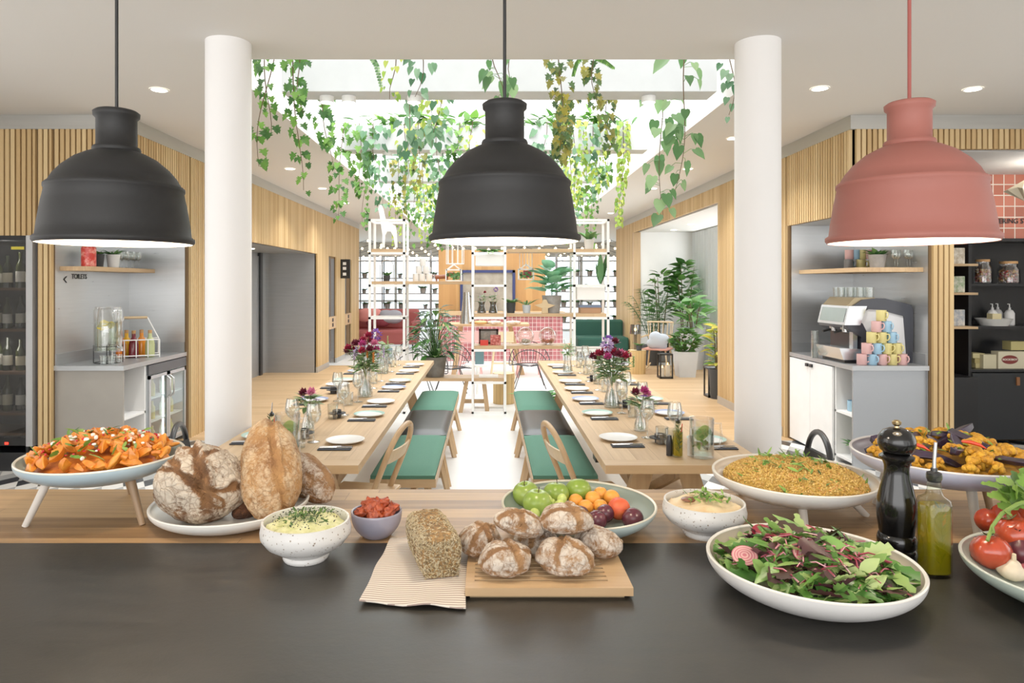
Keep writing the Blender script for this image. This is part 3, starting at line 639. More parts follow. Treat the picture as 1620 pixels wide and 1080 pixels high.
st_ = tc.math('LESS_THAN', s1, .38); tc.col(tc.mix(st_, lin('ddd3c4'), lin('a08c82'))); tc.bump(tc.noise(tc.obj(), 500, 2), .3, .001); tc.fin(.9)
cl = MB().add(vs, fs).build('kitchen_towel', tc.mat, loc=A, ang=180); md = cl.modifiers.new('s', 'SOLIDIFY'); md.thickness = .003; md.offset = 1
tag(cl, 'folded cream towel with thin brown stripes under the seeded loaf', 'towel')
def seeded(d, nrm):
    pass
f0, b0 = G(699, 916, CZ+.008), G(671, 863, CZ+.008); L = .30; ax = (b0-f0); ax.z = 0; L = .215; ax.normalize()
lo = MB(); n = 40; k = 44; vs = []; at = []
for i in range(n+1):
    f = i/n; e = min(1, min(f, 1-f)*9+.0); e = .86+.14*math.sqrt(e)
    for j in range(k):
        a = 2*PI*j/k; c_, s_ = math.cos(a), math.sin(a); pw = .32
        xx = .056*e*math.copysign(abs(c_)**pw, c_); zz = .055+.055*math.copysign(abs(s_)**(pw+.18), s_)*e
        if zz > .05: zz += .010*(1-(xx/.056)**2)*(1+.5*noise.noise(Vector((f*5, 1, 1)))); xx *= 1.04
        if zz > .095: zz += .004*noise.fractal(Vector((xx*40, f*14, 2)), .8, 2, 3)
        xx *= (.88+.14*min(1, zz/.06))
        vs.append((xx+.002*noise.noise(Vector((xx*30, f*20, zz*60))), f*L, zz))
fs = [tuple(range(k-1, -1, -1)), tuple(range(n*k, n*k+k))]
for i in range(n):
    for j in range(k): fs.append((i*k+j, i*k+(j+1) % k, (i+1)*k+(j+1) % k, (i+1)*k+j))
sl = thing('seeded_loaf', 'tin-baked brown loaf crusted with seeds on the striped towel', 'bread', (f0.x, f0.y, CZ+.006), math.atan2(-ax.x, ax.y)); sl.scale = (.86, 1, .86)
lo.add(vs, fs).build('crust', noisem('seed_loaf_crust', ['5f4426', '8f6c40', 'b08c58'], 60, .75, .8, .006), sl, ang=180)
sd_ = MB(); base = lo.v; 
for _ in range(5200):
    q = R.randrange(len(fs)-2)+2; fc = fs[q]; a_, b_, c2, d2 = [Vector(base[i]) for i in fc]; u, v = R.random(), R.random(); p = a_.lerp(b_, u).lerp(d2.lerp(c2, u), v)
    if p.z < .012: continue
    nr = (b_-a_).cross(d2-a_).normalized(); nr = nr if nr.dot(p-Vector((0, p.y, .055))) > 0 else -nr
    th = R.uniform(0, 6.28); e1 = (d2-a_).normalized(); e2 = nr.cross(e1); dr = e1*math.cos(th)+e2*math.sin(th)+nr*.25; l_ = R.uniform(.004, .0062); w_ = .002; s2 = dr.cross(nr).normalized()
    p = p+nr*.0008; sd_.add([p-dr*l_, p+s2*w_, p+dr*l_, p-s2*w_, p+nr*.0018], [(0,1,4),(1,2,4),(2,3,4),(3,0,4)])
for _ in range(700):                                                   # front end face
    x, z = R.uniform(-.05, .05), R.uniform(.008, .108); th = R.uniform(0, 6.28); dr = Vector((math.cos(th), 0, math.sin(th))); s2 = Vector((-math.sin(th), 0, math.cos(th))); p = Vector((x, -.001, z)); l_ = R.uniform(.004, .006)
    sd_.add([p-dr*l_, p+s2*.0018, p+dr*l_, p-s2*.0018, p+Vector((0, -.0018, 0))], [(0,1,4),(1,2,4),(2,3,4),(3,0,4)])
tag(sd_.build('seeds', isl('sunflower_seeds', ['4e3c26', '7a6444', 'a8946c', 'c4b594', '6a6352'], .6, 80, .1), sl, smooth=False), kind='stuff')

# ---- bread board and rolls
bz = CZ+.026; X0, X1, Y0, Y1 = -.052, .322, 1.517, 1.775
bb = thing('bread_board', 'slotted oak bread board under the pile of rolls', 'board', (0, 0, CZ))
m = MB(); ns = 9; ys = [Y0+.040+i*(Y1-Y0-.08)/(ns-1) for i in range(ns)]
xa, xb = X0+.02, X1-.05; prev = Y0
for y in ys: m.box(X0, prev, .008, X1, y-.004, .026); prev = y+.004; m.box(X0, y-.004, .008, xa, y+.004, .026).box(xb, y-.004, .008, X1, y+.004, .026)
m.box(X0, prev, .008, X1, Y1, .026); m.build('slotted_top', OAKX, bb, smooth=False)
MB().box(X0+.01, Y0+.012, 0, X1-.018, Y1-.01, .009).build('crumb_tray', pm('8d7654', .6, name='tray_wood'), bb, smooth=False)
SL = [((1,.2,0,.1,.10,.10), (0,1,.4,-.1,.08,.05)), ((1,.1,0,-.1,.07,.08), (.5,1,.2,.3,.08,.06)), ((.9,.3,0,.35,.09,.10),), ((1,-.4,.1,.0,.10,.08), (.2,1,0,-.35,.08,.06))]
RL = [('floury roll at the front left of the board', .040, 1.60, .040, (.062, .058, .047), (0, 0, .3), 0),
      ('round roll with a crossed crust at the front middle of the board', .178, 1.605, .041, (.069, .060, .049), (0, 0, -.4), 1),
      ('brown roll at the back left corner of the board', -.022, 1.715, .040, (.056, .056, .05), (.1, 0, 1.0), 3),
      ('floury roll at the right end of the board', .272, 1.70, .040, (.062, .060, .045), (0, .3, .7), 2),
      ('roll at the back middle of the board, mostly hidden', .118, 1.725, .038, (.058, .055, .045), (0, 0, 2), 1),
      ('tilted roll stacked on top at the left of the pile', .072, 1.665, .102, (.064, .056, .040), (.0, .30, .5), 3),
      ('floury roll stacked on top at the middle of the pile', .190, 1.675, .108, (.065, .058, .043), (0, .05, .1), 0)]
for i, (lb, x, y, z, rad, rot, s_) in enumerate(RL): bread('bread_roll', lb, rad, (x, y, bz+z-.014), rot, CR3, 10+i*1.7, SL[s_], .13, .62, (72, 48), 'rolls piled on the board', fl=.42)

# ---- fruit bowl
fx, fd, fr = fit(793, 1040, 838, CZ+.07)
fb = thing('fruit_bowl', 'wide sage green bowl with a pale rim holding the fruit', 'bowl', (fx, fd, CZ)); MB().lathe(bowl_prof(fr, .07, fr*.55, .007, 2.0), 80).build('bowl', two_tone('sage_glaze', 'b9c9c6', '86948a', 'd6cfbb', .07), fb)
def fitem(px, py, zc): h = EZ-zc; d = F*h/(py-EY); return (px-EX)/F*d, d
AP = NT('green_apple_skin'); nn = AP.noise(AP.obj(), 6, 2); AP.col(AP.ramp(nn, [(.3, '6f8f28'), (.7, 'a0b454')])); AP.fin(.25); 
def apple(lb, px, py, zc, r, rot):
    x, d = fitem(px, py, zc); t = thing('green_apple', lb, 'apple', (x, d, zc), group='green apples'); t.rotation_euler = rot
    m = MB(); m.ball((0, 0, 0), (r, r, r*.93), 32, 24, fn=lambda v: (1-.28*math.exp(-(math.acos(max(-1, min(1, v.z)))/.30)**2)-.1*math.exp(-((PI-math.acos(max(-1, min(1, v.z))))/.3)**2)+.02*math.cos(5*math.atan2(v.y, v.x))*(1-v.z)*.5, 0))
    m.build('flesh', AP.mat, t, ang=180); MB().tube([(0, 0, r*.62), (.001, 0, r*.85), (.004, 0, r*1.08)], .0014, 6).build('stem', pm('3c2b18', .8, name='stem_brown'), t)
apple('green apple at the far left back of the fruit bowl', 832, 781, .962, .041, (.2, -.2, 0)); apple('large green apple at the front left of the fruit bowl', 850, 795, .968, .043, (.1, 0, 1))
apple('green apple, third from the left in the fruit bowl', 880, 781, .962, .040, (.15, .1, 2)); apple('green apple at the right end of the row of apples', 915, 776, .962, .041, (.45, .1, 3))
APR = isl('apricot_skin', ['e28a2a', 'f0a13c', 'e8782c'], .4, 12, .1, .8); PLUM = isl('plum_skin', ['3a1a26', '5a2632', '2c1424'], .25, 14, .1, .8); GRP = isl('grape_skin', ['a9bd55', 'c3d070', '93ad48'], .15, 10, .05)
def fruit(name, cat, grp, m_, lst, sq=1, seam=.06):
    for lb, px, py, zc, r in lst:
        x, d = fitem(px, py, zc); m = MB()
        m.ball((0, 0, 0), (r, r*sq, r*.95), 24, 16, fn=lambda v: (1-seam*math.exp(-((v.x)/.12)**2)*(v.z > -.5), 0)); tag(m.build(name, m_, loc=(x, d, zc), rot=(R.uniform(-.5, .5), R.uniform(-.5, .5), R.uniform(0, 3)), ang=180), lb, cat, grp)
fruit('apricot', 'apricot', 'apricots in the fruit bowl', APR, [('apricot beside the grapes, leftmost of the apricots', 897, 803, .945, .020), ('apricot in front of the third apple', 911, 792, .95, .022), ('apricot in the middle of the front row of apricots', 927, 802, .945, .023), ('apricot at the middle of the fruit pile', 938, 789, .955, .024), ('small apricot at the back of the pile', 950, 781, .955, .022), ('cleft apricot at the back right of the pile', 968, 787, .955, .025), ('apricot tucked behind the plums', 950, 801, .945, .022)])
fruit('peach', 'peach', None, isl('peach_skin', ['e0763a', 'd8542e', 'e89048'], .5, 14, .1, .9), [('red-orange peach at the right of the fruit pile', 979, 804, .948, .033)])
fruit('plum', 'plum', 'plums in the fruit bowl', PLUM, [('dark plum touching the grapes, leftmost plum', 919, 812, .938, .023), ('dark plum behind the front plum', 957, 812, .940, .027), ('dark plum at the front of the bowl', 944, 823, .935, .029), ('dark purple plum alone at the right of the bowl', 1001, 820, .936, .031)])
gl = [(846,812,.95),(849,825,.93),(864,805,.955),(873,797,.96),(866,792,.975),(876,806,.95),(889,790,.975),(893,805,.95),(885,799,.965),(862,816,.935),(879,815,.935),(856,820,.93)]
gt = thing('grape_bunch', 'bunch of pale green grapes beside the apples', 'grapes', (0, 0, 0))
for px, py, z in gl:
    x, d = fitem(px, py, z); MB().ball((0, 0, 0), (.0145, .0145, .0175), 20, 14).build('grape', GRP, gt, loc=(x, d, z), rot=(R.uniform(-1, 1), R.uniform(-1, 1), 0))

# ---- couscous dish
kx, kd, kr = fit(1126, 1397, 787, 1.019); H = .065; zb_ = 1.019-H-CZ
dish = thing('footed_serving_dish', 'round cream footed dish heaped with yellow couscous', 'dish', (kx, kd, CZ))
MB().lathe(bowl_prof(kr, H, kr*.60, .008), 80).build('bowl', two_tone('cream_glaze', 'dcd8d1', 'd9cbb8', 'e6e0d4', H), dish, loc=(0, 0, zb_))
for a in (255, 350, 120):
    a = math.radians(a); x, y = math.cos(a), math.sin(a); MB().tube([(x*kr*.60, y*kr*.60, zb_+.01), (x*kr*.88, y*kr*.88, 0)], [.0125, .009], 14).build('leg', pm('cfc6bb', .5, name='dish_leg_pale'), dish)
m = MB(); m.dome((kx, kd, CZ+zb_+.038), kr*.86, .062, 56, 14)
for _ in range(6500):
    q = R.random()**.5; a = R.random()*6.283; x, y = q*kr*.86*math.cos(a), q*kr*.86*math.sin(a); z = CZ+zb_+.038+.062*math.sqrt(max(0, 1-q*q))+R.uniform(-.001, .003); s_ = R.uniform(.0024, .0048)
    m.add([(kx+x+s_*i, kd+y+s_*j, z+s_*k_) for i, j, k_ in ((1,0,0),(-1,0,0),(0,1,0),(0,-1,0),(0,0,1),(0,0,-1))], [(0,2,4),(2,1,4),(1,3,4),(3,0,4),(2,0,5),(1,2,5),(3,1,5),(0,3,5)])
tag(m.build('couscous', isl('couscous_grain', ['94702a', 'b8923c', 'c9a450', 'a5752c', 'd8ba6c', 'b0602a'], .6, 30, .3, .35), smooth=False), 'heap of golden couscous grains in the cream footed dish', 'couscous', kind='stuff')
m = herbs(200, kx, kd, CZ+zb_+.042, kr*.82, .032, .074, .6, ('blade', 'frill', 'long'), .2, .28); tag(m.contain(kx, kd, kr*.93, CZ+zb_+.02, CZ+zb_+H).build('herb_sprigs', HERB), 'green herb sprigs mixed through the couscous heap', 'herbs', kind='stuff')

# ---- salad bowl
ax_, ad, ar = fit(1117, 1471, 958, CZ+.075)
sb = thing('salad_bowl', 'wide round white bowl of mixed leaf salad, nearest on the counter', 'bowl', (ax_, ad, CZ)); MB().lathe(bowl_prof(ar, .075, ar*.6, .008, 2.2), 96).build('bowl', two_tone('ivory_glaze', 'd9d7d4', 'd3c6b4', 'e8e3da', .075), sb)
def salad(n, mat, name, label, L, Wr, shapes, p=.5, dz=0, nm=1):
    m = MB()
    for _ in range(n):
        x, y, z = heap_pt(ar*.86, .062, p=p); a = R.uniform(0, 6.28); d = Vector((math.cos(a), math.sin(a), R.gauss(.05, .33))); l = L*R.uniform(.55, 1.25)
        m.leaf((ax_+x*.93, ad+y*.93, CZ+.045+z+R.uniform(-.012, .012)+dz), d, (R.gauss(0, .55), R.gauss(0, .55), 1), l, l*Wr*R.uniform(.6, 1.2), R.choice(shapes), R.uniform(-.25, .7), R.uniform(-.3, .6))
    return tag(m.contain(ax_, ad, ar*.93, CZ+.02, CZ+.075).build(name, mat), label, 'salad', kind='stuff')
tag(MB().dome((ax_, ad, CZ+.040), ar*.84, .045).build('salad_bed', noisem('salad_shadow', ['141c0c', '2a3a16', '3a1a1c'], 24, .7, .6)), 'dark bed at the bottom of the salad, leaf shade in its colour', 'salad', kind='stuff')  # solid dome, shade between the leaves put into its dark colour
salad(420, leafm('green_lettuce', ['33582a', '55883c', '7aa650', '4a7a34', '98b868'], .12, .35), 'green_leaves', 'mid green baby leaves tossed in the white salad bowl', .068, .5, ('blade', 'heart', 'frill'))
salad(230, leafm('pale_lettuce', ['9cb268', 'b9c98a', '7f9e50'], .15, .4), 'pale_leaves', 'pale green frilly leaves tossed in the white salad bowl', .055, .5, ('frill', 'blade'), dz=.004)
salad(120, leafm('purple_lettuce', ['2a1620', '4a2430', '3c2a1c', '5c3440'], .1, .4), 'purple_leaves', 'dark purple frilly leaves tossed in the white salad bowl', .058, .65, ('frill',), dz=.005)
m = MB()
for _ in range(190):
    x, y, z = heap_pt(ar*.84, .062, p=.5); a = R.uniform(0, 6.28); l = R.uniform(.02, .055); p0 = Vector((ax_+x*.9, ad+y*.9, CZ+.056+z)); dv = Vector((math.cos(a), math.sin(a), R.uniform(-.2, .3)))*l
    m.tube([p0, p0+dv*.5+Vector((0, 0, .006)), p0+dv], [.0022, .0018, .0014], 5)
tag(m.build('beet_shreds', isl('beet_stem', ['7e1c30', 'a8324a', 'cf8090', 'e6cfc8'], .35, 30)), 'red and pink shredded stems tossed in the white salad bowl', 'salad', kind='stuff')
for lb, px, py, z in (('pink striped beet slice at the left of the salad', 1178, 879, .99), ('pink striped beet slice in the middle of the salad', 1274, 880, 1.0), ('pink beet slice near the back of the salad', 1277, 845, .985), ('dark red beet slice at the back left of the salad', 1208, 843, .985)):
    x, d = fitem(px, py, z); tb = NT('beet_rings'); o_ = tb.obj(); ln = tb.N('ShaderNodeVectorMath', operation='LENGTH', i_0=o_); wv = tb.math('SINE', tb.math('MULTIPLY', ln.outputs['Value'], 1100 if 'striped' in lb else 60))
    tb.col(tb.mix(tb.math('MULTIPLY_ADD', wv, .5, .5), lin('c96a78'), lin('e8b9b0')) if 'dark' not in lb else '8e2036'); tb.fin(.3)
    tag(MB().lathe([(0, 0), (.027, .001), (.028, .002), (.0, .0035)], 28).build('beet_slice', tb.mat, loc=(x, d, z), rot=(.45, R.uniform(-.3, .3), 0)), lb, 'beet slice', 'beet slices in the salad')

# ---- aubergine dish
ux, ud, ur = fit(1343, 1665, 754, 1.09); H = .07; zb_ = 1.09-H-CZ
dish = thing('footed_serving_dish', 'round lavender footed dish of roasted aubergine and cauliflower, far right', 'dish', (ux, ud, CZ))
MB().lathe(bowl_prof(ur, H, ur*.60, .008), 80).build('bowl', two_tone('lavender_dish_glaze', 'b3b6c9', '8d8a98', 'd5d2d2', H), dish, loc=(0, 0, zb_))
for a, c in ((262, 'b9b2a6'), (15, '8f7355'), (140, 'b9b2a6')):
    a = math.radians(a); x, y = math.cos(a), math.sin(a); MB().tube([(x*ur*.58, y*ur*.58, zb_+.01), (x*ur*.72, y*ur*.72, 0)], [.0135, .010], 14).build('leg', pm(c, .5, name='dish_leg_c'), dish)
uz = CZ+zb_
tag(MB().dome((ux, ud, uz+.036), ur*.82, .04).build('vegetable_bed', noisem('veg_bed', ['6a4010', 'b07c1c', '3c241c'], 26, .6)), 'roasted vegetable pieces at the bottom of the lavender dish', 'vegetables', kind='stuff')
CF = isl('roast_cauliflower', ['6e3c0c', 'a8700f', 'c98e18', 'd9a428', '8a5210'], .65, 90, .9, .7)
fl = []
for v in range(4):
    m = MB(); 
    for _ in range(16):
        a = R.uniform(0, 6.28); e = R.uniform(0, 1.2); q = .020; m.ball((q*math.sin(e)*math.cos(a), q*math.sin(e)*math.sin(a), q*math.cos(e)), R.uniform(.008, .012), 10, 7)
    m.tube([(0, 0, -.02), (0, 0, .01)], [.006, .011], 8); fl.append(m)
for i in range(84):
    x, y, z = heap_pt(ur*.82, .05, p=.5); o = fl[i % 4].build('cauliflower_floret', CF, loc=(ux+x, ud+y, uz+.062+z), rot=(R.uniform(-.8, .8), R.uniform(-.8, .8), R.uniform(0, 6)), ang=180) if i < 4 else fo[i % 4].copy()
    if i < 4: fo = (fo if i else [])+[o]
    else: C.objects.link(o); o.location = (ux+x, ud+y, uz+.062+z); o.rotation_euler = (R.uniform(-.8, .8), R.uniform(-.8, .8), R.uniform(0, 6)); o.scale = (R.uniform(.7, 1.1),)*3
    tag(o, 'yellow roasted cauliflower floret in the lavender footed dish', 'cauliflower', 'roasted cauliflower florets')
AB = isl('aubergine_skin', ['1c1420', '3a2a42', '120e12', '54445f'], .3, 20, .3, .7)
def strip(L, w, bend):
    m = MB(); n = 10; vs = []
    for i in range(n):
        f = i/(n-1)-.5; ww = w*(1-(abs(f)*1.7)**4)+.003; zc = -bend*f*f*4*L*.3
        vs += [(f*L, -ww/2, zc), (f*L, 0, zc+w*.45), (f*L, ww/2, zc), (f*L, 0, zc-w*.25)]
    fs = [(0,1,2,3), (4*n-1,4*n-2,4*n-3,4*n-4)]
    for i in range(n-1):
        for k in range(4): fs.append((4*i+k, 4*i+4+k, 4*i+4+(k+1) % 4, 4*i+(k+1) % 4))
    return m.add(vs, fs)
for i in range(16):
    x, y, z = heap_pt(ur*.66, .045, p=.6); m = strip(R.uniform(.11, .19), R.uniform(.026, .038), R.uniform(-.5, .9))
    tag(m.build('aubergine_strip', AB, loc=(ux+x, ud+y, uz+.078+z), rot=(R.uniform(-.5, .5), R.uniform(-.35, .35), R.uniform(0, 3.1)), ang=60, bevel=.002), 'charred purple-black aubergine strip in the lavender footed dish', 'aubergine', 'aubergine strips')
for lb, px, py in (('red chilli beside the pepper mill in the lavender dish', 1452, 706), ('red chilli in the middle of the lavender dish', 1541, 703)):
    x, d = fitem(px, py, 1.15); tag(MB().tube([(-.03, 0, 0), (-.01, 0, .004), (.012, 0, .003), (.03, 0, -.003)], [.003, .0055, .005, .001], 10).build('red_chilli', pm('c93a1a', .25, name='chilli_red'), loc=(x, d, 1.15), rot=(0, .2, -.5)), lb, 'chilli')
tag(herbs(60, ux, ud, uz+.085, ur*.7, .02, .05).build('roast_herbs', HERB), 'green herbs sprinkled over the roasted aubergine', 'herbs', kind='stuff')

# ---- pepper mill, oil bottle
x, d = 1.043, 1.745
pmill = thing('pepper_mill', 'tall glossy black turned pepper mill with a brass knob', 'pepper mill', (x, d, CZ))
pr = [(0,0),(.045,0),(.046,.012),(.045,.026),(.0405,.030),(.0445,.036),(.0455,.050),(.043,.062),(.0395,.066),(.041,.072),(.042,.082),(.0455,.105),(.0465,.13),(.044,.155),(.037,.185),(.0305,.21),(.0285,.225),(.029,.238),(.033,.250),(.040,.256),(.0405,.262),(.034,.267),(.030,.270)]
MILL = pm('0e0d0d', .14, name='black_lacquer'); MB().lathe(pr+[(0, .27)], 64).build('body', MILL, pmill, ang=50)
MB().lathe([(0,.270),(.030,.270),(.0385,.278),(.0435,.291),(.0440,.302),(.041,.315),(.032,.327),(.016,.334),(0,.335)], 64).build('head', MILL, pmill, ang=70)
MB().lathe([(0,.334),(.006,.334),(.0055,.339),(.0105,.344),(.011,.350),(.006,.354),(0,.355)], 32).build('knob', pm('b7a27a', .25, 1, name='brass'), pmill)
OIL = NT('olive_oil'); tr = OIL.N('ShaderNodeBsdfTransparent'); tr.inputs[0].default_value = lin('d6c832'); OIL.col('b0a416'); OIL.fin(.1); 
mx = OIL.N('ShaderNodeMixShader', i_0=.35); OIL.l.new(tr.outputs[0], mx.inputs[1]); OIL.l.new(OIL.p.outputs[0], mx.inputs[2]); OIL.l.new(mx.outputs[0], OIL.out.inputs[0])
ROS = leafm('rosemary', ['36421a', '4c5a22'], .1)
def oil_bottle(label, x, d, z, s=1., big=True):
    t = thing('oil_bottle', label, 'bottle', (x, d, z)); n = 4
    def sq(prof, n=32):
        m = MB(); vs = []; fs = []
        for r, zz, pw in prof:
            for k in range(n):
                a = 2*PI*k/n; c_, s_ = math.cos(a), math.sin(a); e = 2/pw; q = r/((abs(c_)**pw+abs(s_)**pw)**(1/pw)); vs.append((q*c_*s, q*s_*s, zz*s))
        for i in range(len(prof)-1):
            for k in range(n): fs.append((i*n+k, i*n+(k+1) % n, (i+1)*n+(k+1) % n, (i+1)*n+k))
        fs += [tuple(range(n-1, -1, -1)), tuple(range((len(prof)-1)*n, len(prof)*n))]; return m.add(vs, fs)
    sq([(.029,0,6),(.031,.004,6),(.031,.175,6),(.029,.186,5),(.018,.196,3),(.0155,.21,2),(.0145,.232,2),(.018,.236,2),(.018,.246,2),(.015,.248,2)]).build('glass', glass('f4f7ee', .03, 'bottle_glass', .45), t, ang=50)
    sq([(.026,.008,6),(.028,.012,6),(.028,.168,6),(.026,.172,6)]).build('oil', OIL.mat, t, ang=50)
    MB().lathe([(.0, .228), (.0145, .228), (.0165, .236), (.0165, .25), (.008, .254), (.007, .262), (0, .262)], 20, xf=Matrix.Scale(s, 4)).build('stopper', BLKS, t)
    MB().tube([(0, 0, .255*s), (.0005, 0, .28*s), (.004*s, 0, .325*s)], [.005*s, .0045*s, .004*s], 12).build('pourer', SIL, t)
    if big:
        m = MB(); m.tube([(0, -.024, .02), (.004, -.025, .09), (-.004, -.024, .165)], .0012, 6)
        for i in range(46):
            zz = .03+.003*i; a = R.uniform(0, 6.28); m.leaf((0, -.024, zz), (math.cos(a), math.sin(a)*.2, .9), (0, -1, 0), .026, .003, 'long', .1, 0)
        m.build('rosemary_sprig', ROS, t)
        MB().tube([(.015, -.012, .12), (.019, -.014, .165)], [.004, .002], 8).build('chilli', pm('c93a1a', .25, name='chilli_red'), t)
    return t
oil_bottle('tall square glass bottle of olive oil with a rosemary sprig beside the pepper mill', 1.078, 1.652, CZ, .98)

# ---- tomato bowl
tx_, td, tr_ = 1.335, 1.5, .25
tb_ = thing('tomato_bowl', 'pale green bowl of tomatoes cut by the right edge of the frame', 'bowl', (tx_, td, CZ)); MB().lathe(bowl_prof(tr_, .07, tr_*.55, .007, 2.1), 80).build('bowl', two_tone('celadon_glaze', 'a9b8ae', 'b5beb2', 'ced3c6', .07), tb_)
TOM = NT('tomato_skin'); TOM.col(TOM.mix(TOM.noise(TOM.obj(), 7, 2), lin('a02c18'), lin('bb5030'))); TOM.fin(.16)
CAL = pm('4c5a26', .6, name='calyx_green')
for lb, px, py, z, r in (('large red tomato at the front of the bowl', 1568, 872, .965, .044), ('large red tomato stacked behind the front tomato', 1607, 844, .99, .045), ('small red tomato at the left rim of the bowl', 1541, 862, .945, .026), ('red tomato at the back left of the bowl', 1567, 824, .985, .035), ('red tomato at the back of the bowl', 1592, 818, 1.0, .036), ('red tomato beside the right edge', 1625, 816, 1.005, .036)):
    x, d_ = fitem(px, py, z); t = thing('tomato', lb, 'tomato', (x, d_, z), group='tomatoes'); t.rotation_euler = (.3, -.2, px)
    MB().ball((0, 0, 0), (r, r*.97, r*.88), 36, 24, fn=lambda v: (1+.03*math.cos(5*math.atan2(v.y, v.x))-.15*math.exp(-(math.acos(max(-1, min(1, v.z)))/.35)**2), 0)).build('flesh', TOM.mat, t, ang=180)
    m = MB(); 
    for k in range(5): a = k*1.257; m.leaf((0, 0, r*.80), (math.cos(a), math.sin(a), .15), (0, 0, 1), r*.5, r*.16, 'long', -.2, .1)
    m.build('calyx', CAL, t)
m = MB()
m.tube([W(1562, 855, 1.60), W(1570, 832, 1.62), W(1585, 812, 1.64), W(1610, 797, 1.66), W(1640, 790, 1.66)], [.004, .004, .0045, .005, .005], 8); m.tube([W(1570, 832, 1.62), W(1572, 842, 1.6)], .003, 6); m.tube([W(1590, 808, 1.64), W(1600, 815, 1.62)], .003, 6)
tag(m.build('tomato_vine', pm('6f8a3c', .6, name='vine_green')), 'curved green vine stem lying over the tomatoes', 'stem')
m = MB()
for i in range(34):
    p = W(R.uniform(1585, 1650), R.uniform(765, 810), R.uniform(1.68, 1.78)); m.leaf(p, (R.gauss(0, 1), R.gauss(0, .5), R.gauss(.3, .5)), (R.gauss(0, .5), -.6, 1), .05, .035, 'frill', .3, .2)
tag(m.build('leafy_greens', HERB), 'bunch of green leaves behind the tomatoes at the right edge', 'leaves', kind='stuff')
x, d_ = fitem(1615, 874, .955); ro = thing('red_onion', 'dark red onion with a dry tip in front of the tomatoes', 'onion', (x, d_, .955))
MB().ball((0, 0, 0), (.034, .034, .034), 28, 20, fn=lambda v: (1+.5*max(0, v.z-.85)*2, 0)).build('bulb', noisem('onion_skin', ['3c1420', '6a2a34'], 12, .3, .1), ro, ang=180)
m = MB(); 
for k in range(7): m.tube([(0, 0, .034), (R.uniform(-.01, .01), R.uniform(-.01, .01), .05), (R.uniform(-.022, .022), R.uniform(-.02, .02), .058)], [.003, .002, .001], 5)
m.build('dry_tip', pm('2a1a14', .9, name='dry_brown'), ro)
x, d_ = fitem(1600, 902, .935); ga = thing('garlic_bulb', 'cream garlic bulb at the front of the tomato bowl', 'garlic', (x, d_, .935)); ga.rotation_euler = (.2, .1, 0)
MB().ball((0, 0, 0), (.029, .029, .021), 30, 20, fn=lambda v: (1+.07*math.cos(7*math.atan2(v.y, v.x))*(1-abs(v.z))+1.6*max(0, v.z-.82), 0)).build('bulb', noisem('garlic_skin', ['d6c3a6', 'ecdfc8'], 20, .5, .1), ga, ang=180)
MB().tube([(0, 0, .02), (-.004, 0, .042)], [.006, .004], 8).build('stem', pm('d9c8a6', .7, name='garlic_stem'), ga)
x, d_ = fitem(1626, 905, .935); tag(MB().ball((0, 0, 0), (.02, .02, .02), 20, 14).build('shallot', noisem('shallot_skin', ['8e3a44', 'b5606a'], 14, .3, .1), loc=(x, d_, .935)), 'pink shallot at the right edge of the tomato bowl', 'shallot')
# ------------------------------------------------------------ dining tables
TY0, TY1, TZ = 3.21, 7.65, .75
def dining_table(label, x0, x1):
    t = thing('dining_table', label, 'table', ((x0+x1)/2, TY0, 0)); w = (x1-x0)/2; L = TY1-TY0
    m = MB().box(-w, .1, TZ-.04, w, L-.1, TZ); m.build('table_top', OAK, t, smooth=False, bevel=.002)
    for a, b in ((0, .1), (L-.1, L)): MB().box(-w, a, TZ-.04, w, b, TZ).build('breadboard_end', OAKX, t, smooth=False)
    for y in (.42, L-.42):
        for s in (-1, 1): MB().bar((s*(w-.30), y, TZ-.04), (s*(w-.08), y+.0, 0), .10, .05, up=(0, 1, 0)).build('leg', OAKZ, t, smooth=False)
        MB().box(-w+.2, y-.03, TZ-.11, w-.2, y+.03, TZ-.04).build('cross_rail', OAKX, t, smooth=False)
    MB().box(-.03, .42, .28, .03, L-.42, .36).build('stretcher', OAK, t, smooth=False)
    for s in (-1, 1): MB().bar((s*(w-.2), .45, TZ-.1), (s*.03, 1.0, .33), .045, .05).build('brace', OAK, t, smooth=False)
    return t
LX0, LX1, RX0, RX1 = -1.42, -.613, .55, 1.33
dining_table('long oak dining table left of the white aisle', LX0, LX1); dining_table('long oak dining table right of the white aisle', RX0, RX1)
GRN = noisem('green_wool', ['467160', '55856e'], 350, .9, .2, .001); LEA = noisem('black_leather', ['0e1011', '191c1d'], 30, .36, .15, .001)
def bench(label, x0, x1, y0, y1, z=.40):
    t = thing('bench', label, 'bench', ((x0+x1)/2, (y0+y1)/2, 0), group='oak benches'); w = (x1-x0)/2; L = (y1-y0)/2-.015
    MB().box(-w, -L, z-.055, w, L, z).build('seat_frame', OAKX, t, smooth=False, bevel=.003)
    for sx_ in (-1, 1):
        for sy in (-1, 1): MB().bar((sx_*(w-.07), sy*(L-.12), z-.05), (sx_*(w+.01), sy*(L-.05), 0), .028, .036).build('leg', OAKZ, t, smooth=False)
    for sy in (-1, 1): MB().box(-w+.03, sy*(L-.07)-.015, .12, w-.03, sy*(L-.07)+.015, .16).build('stretcher', OAKX, t, smooth=False)
    MB().box(-.02, -L+.07, .12, .02, L-.07, .16).build('centre_rail', OAK, t, smooth=False); return t
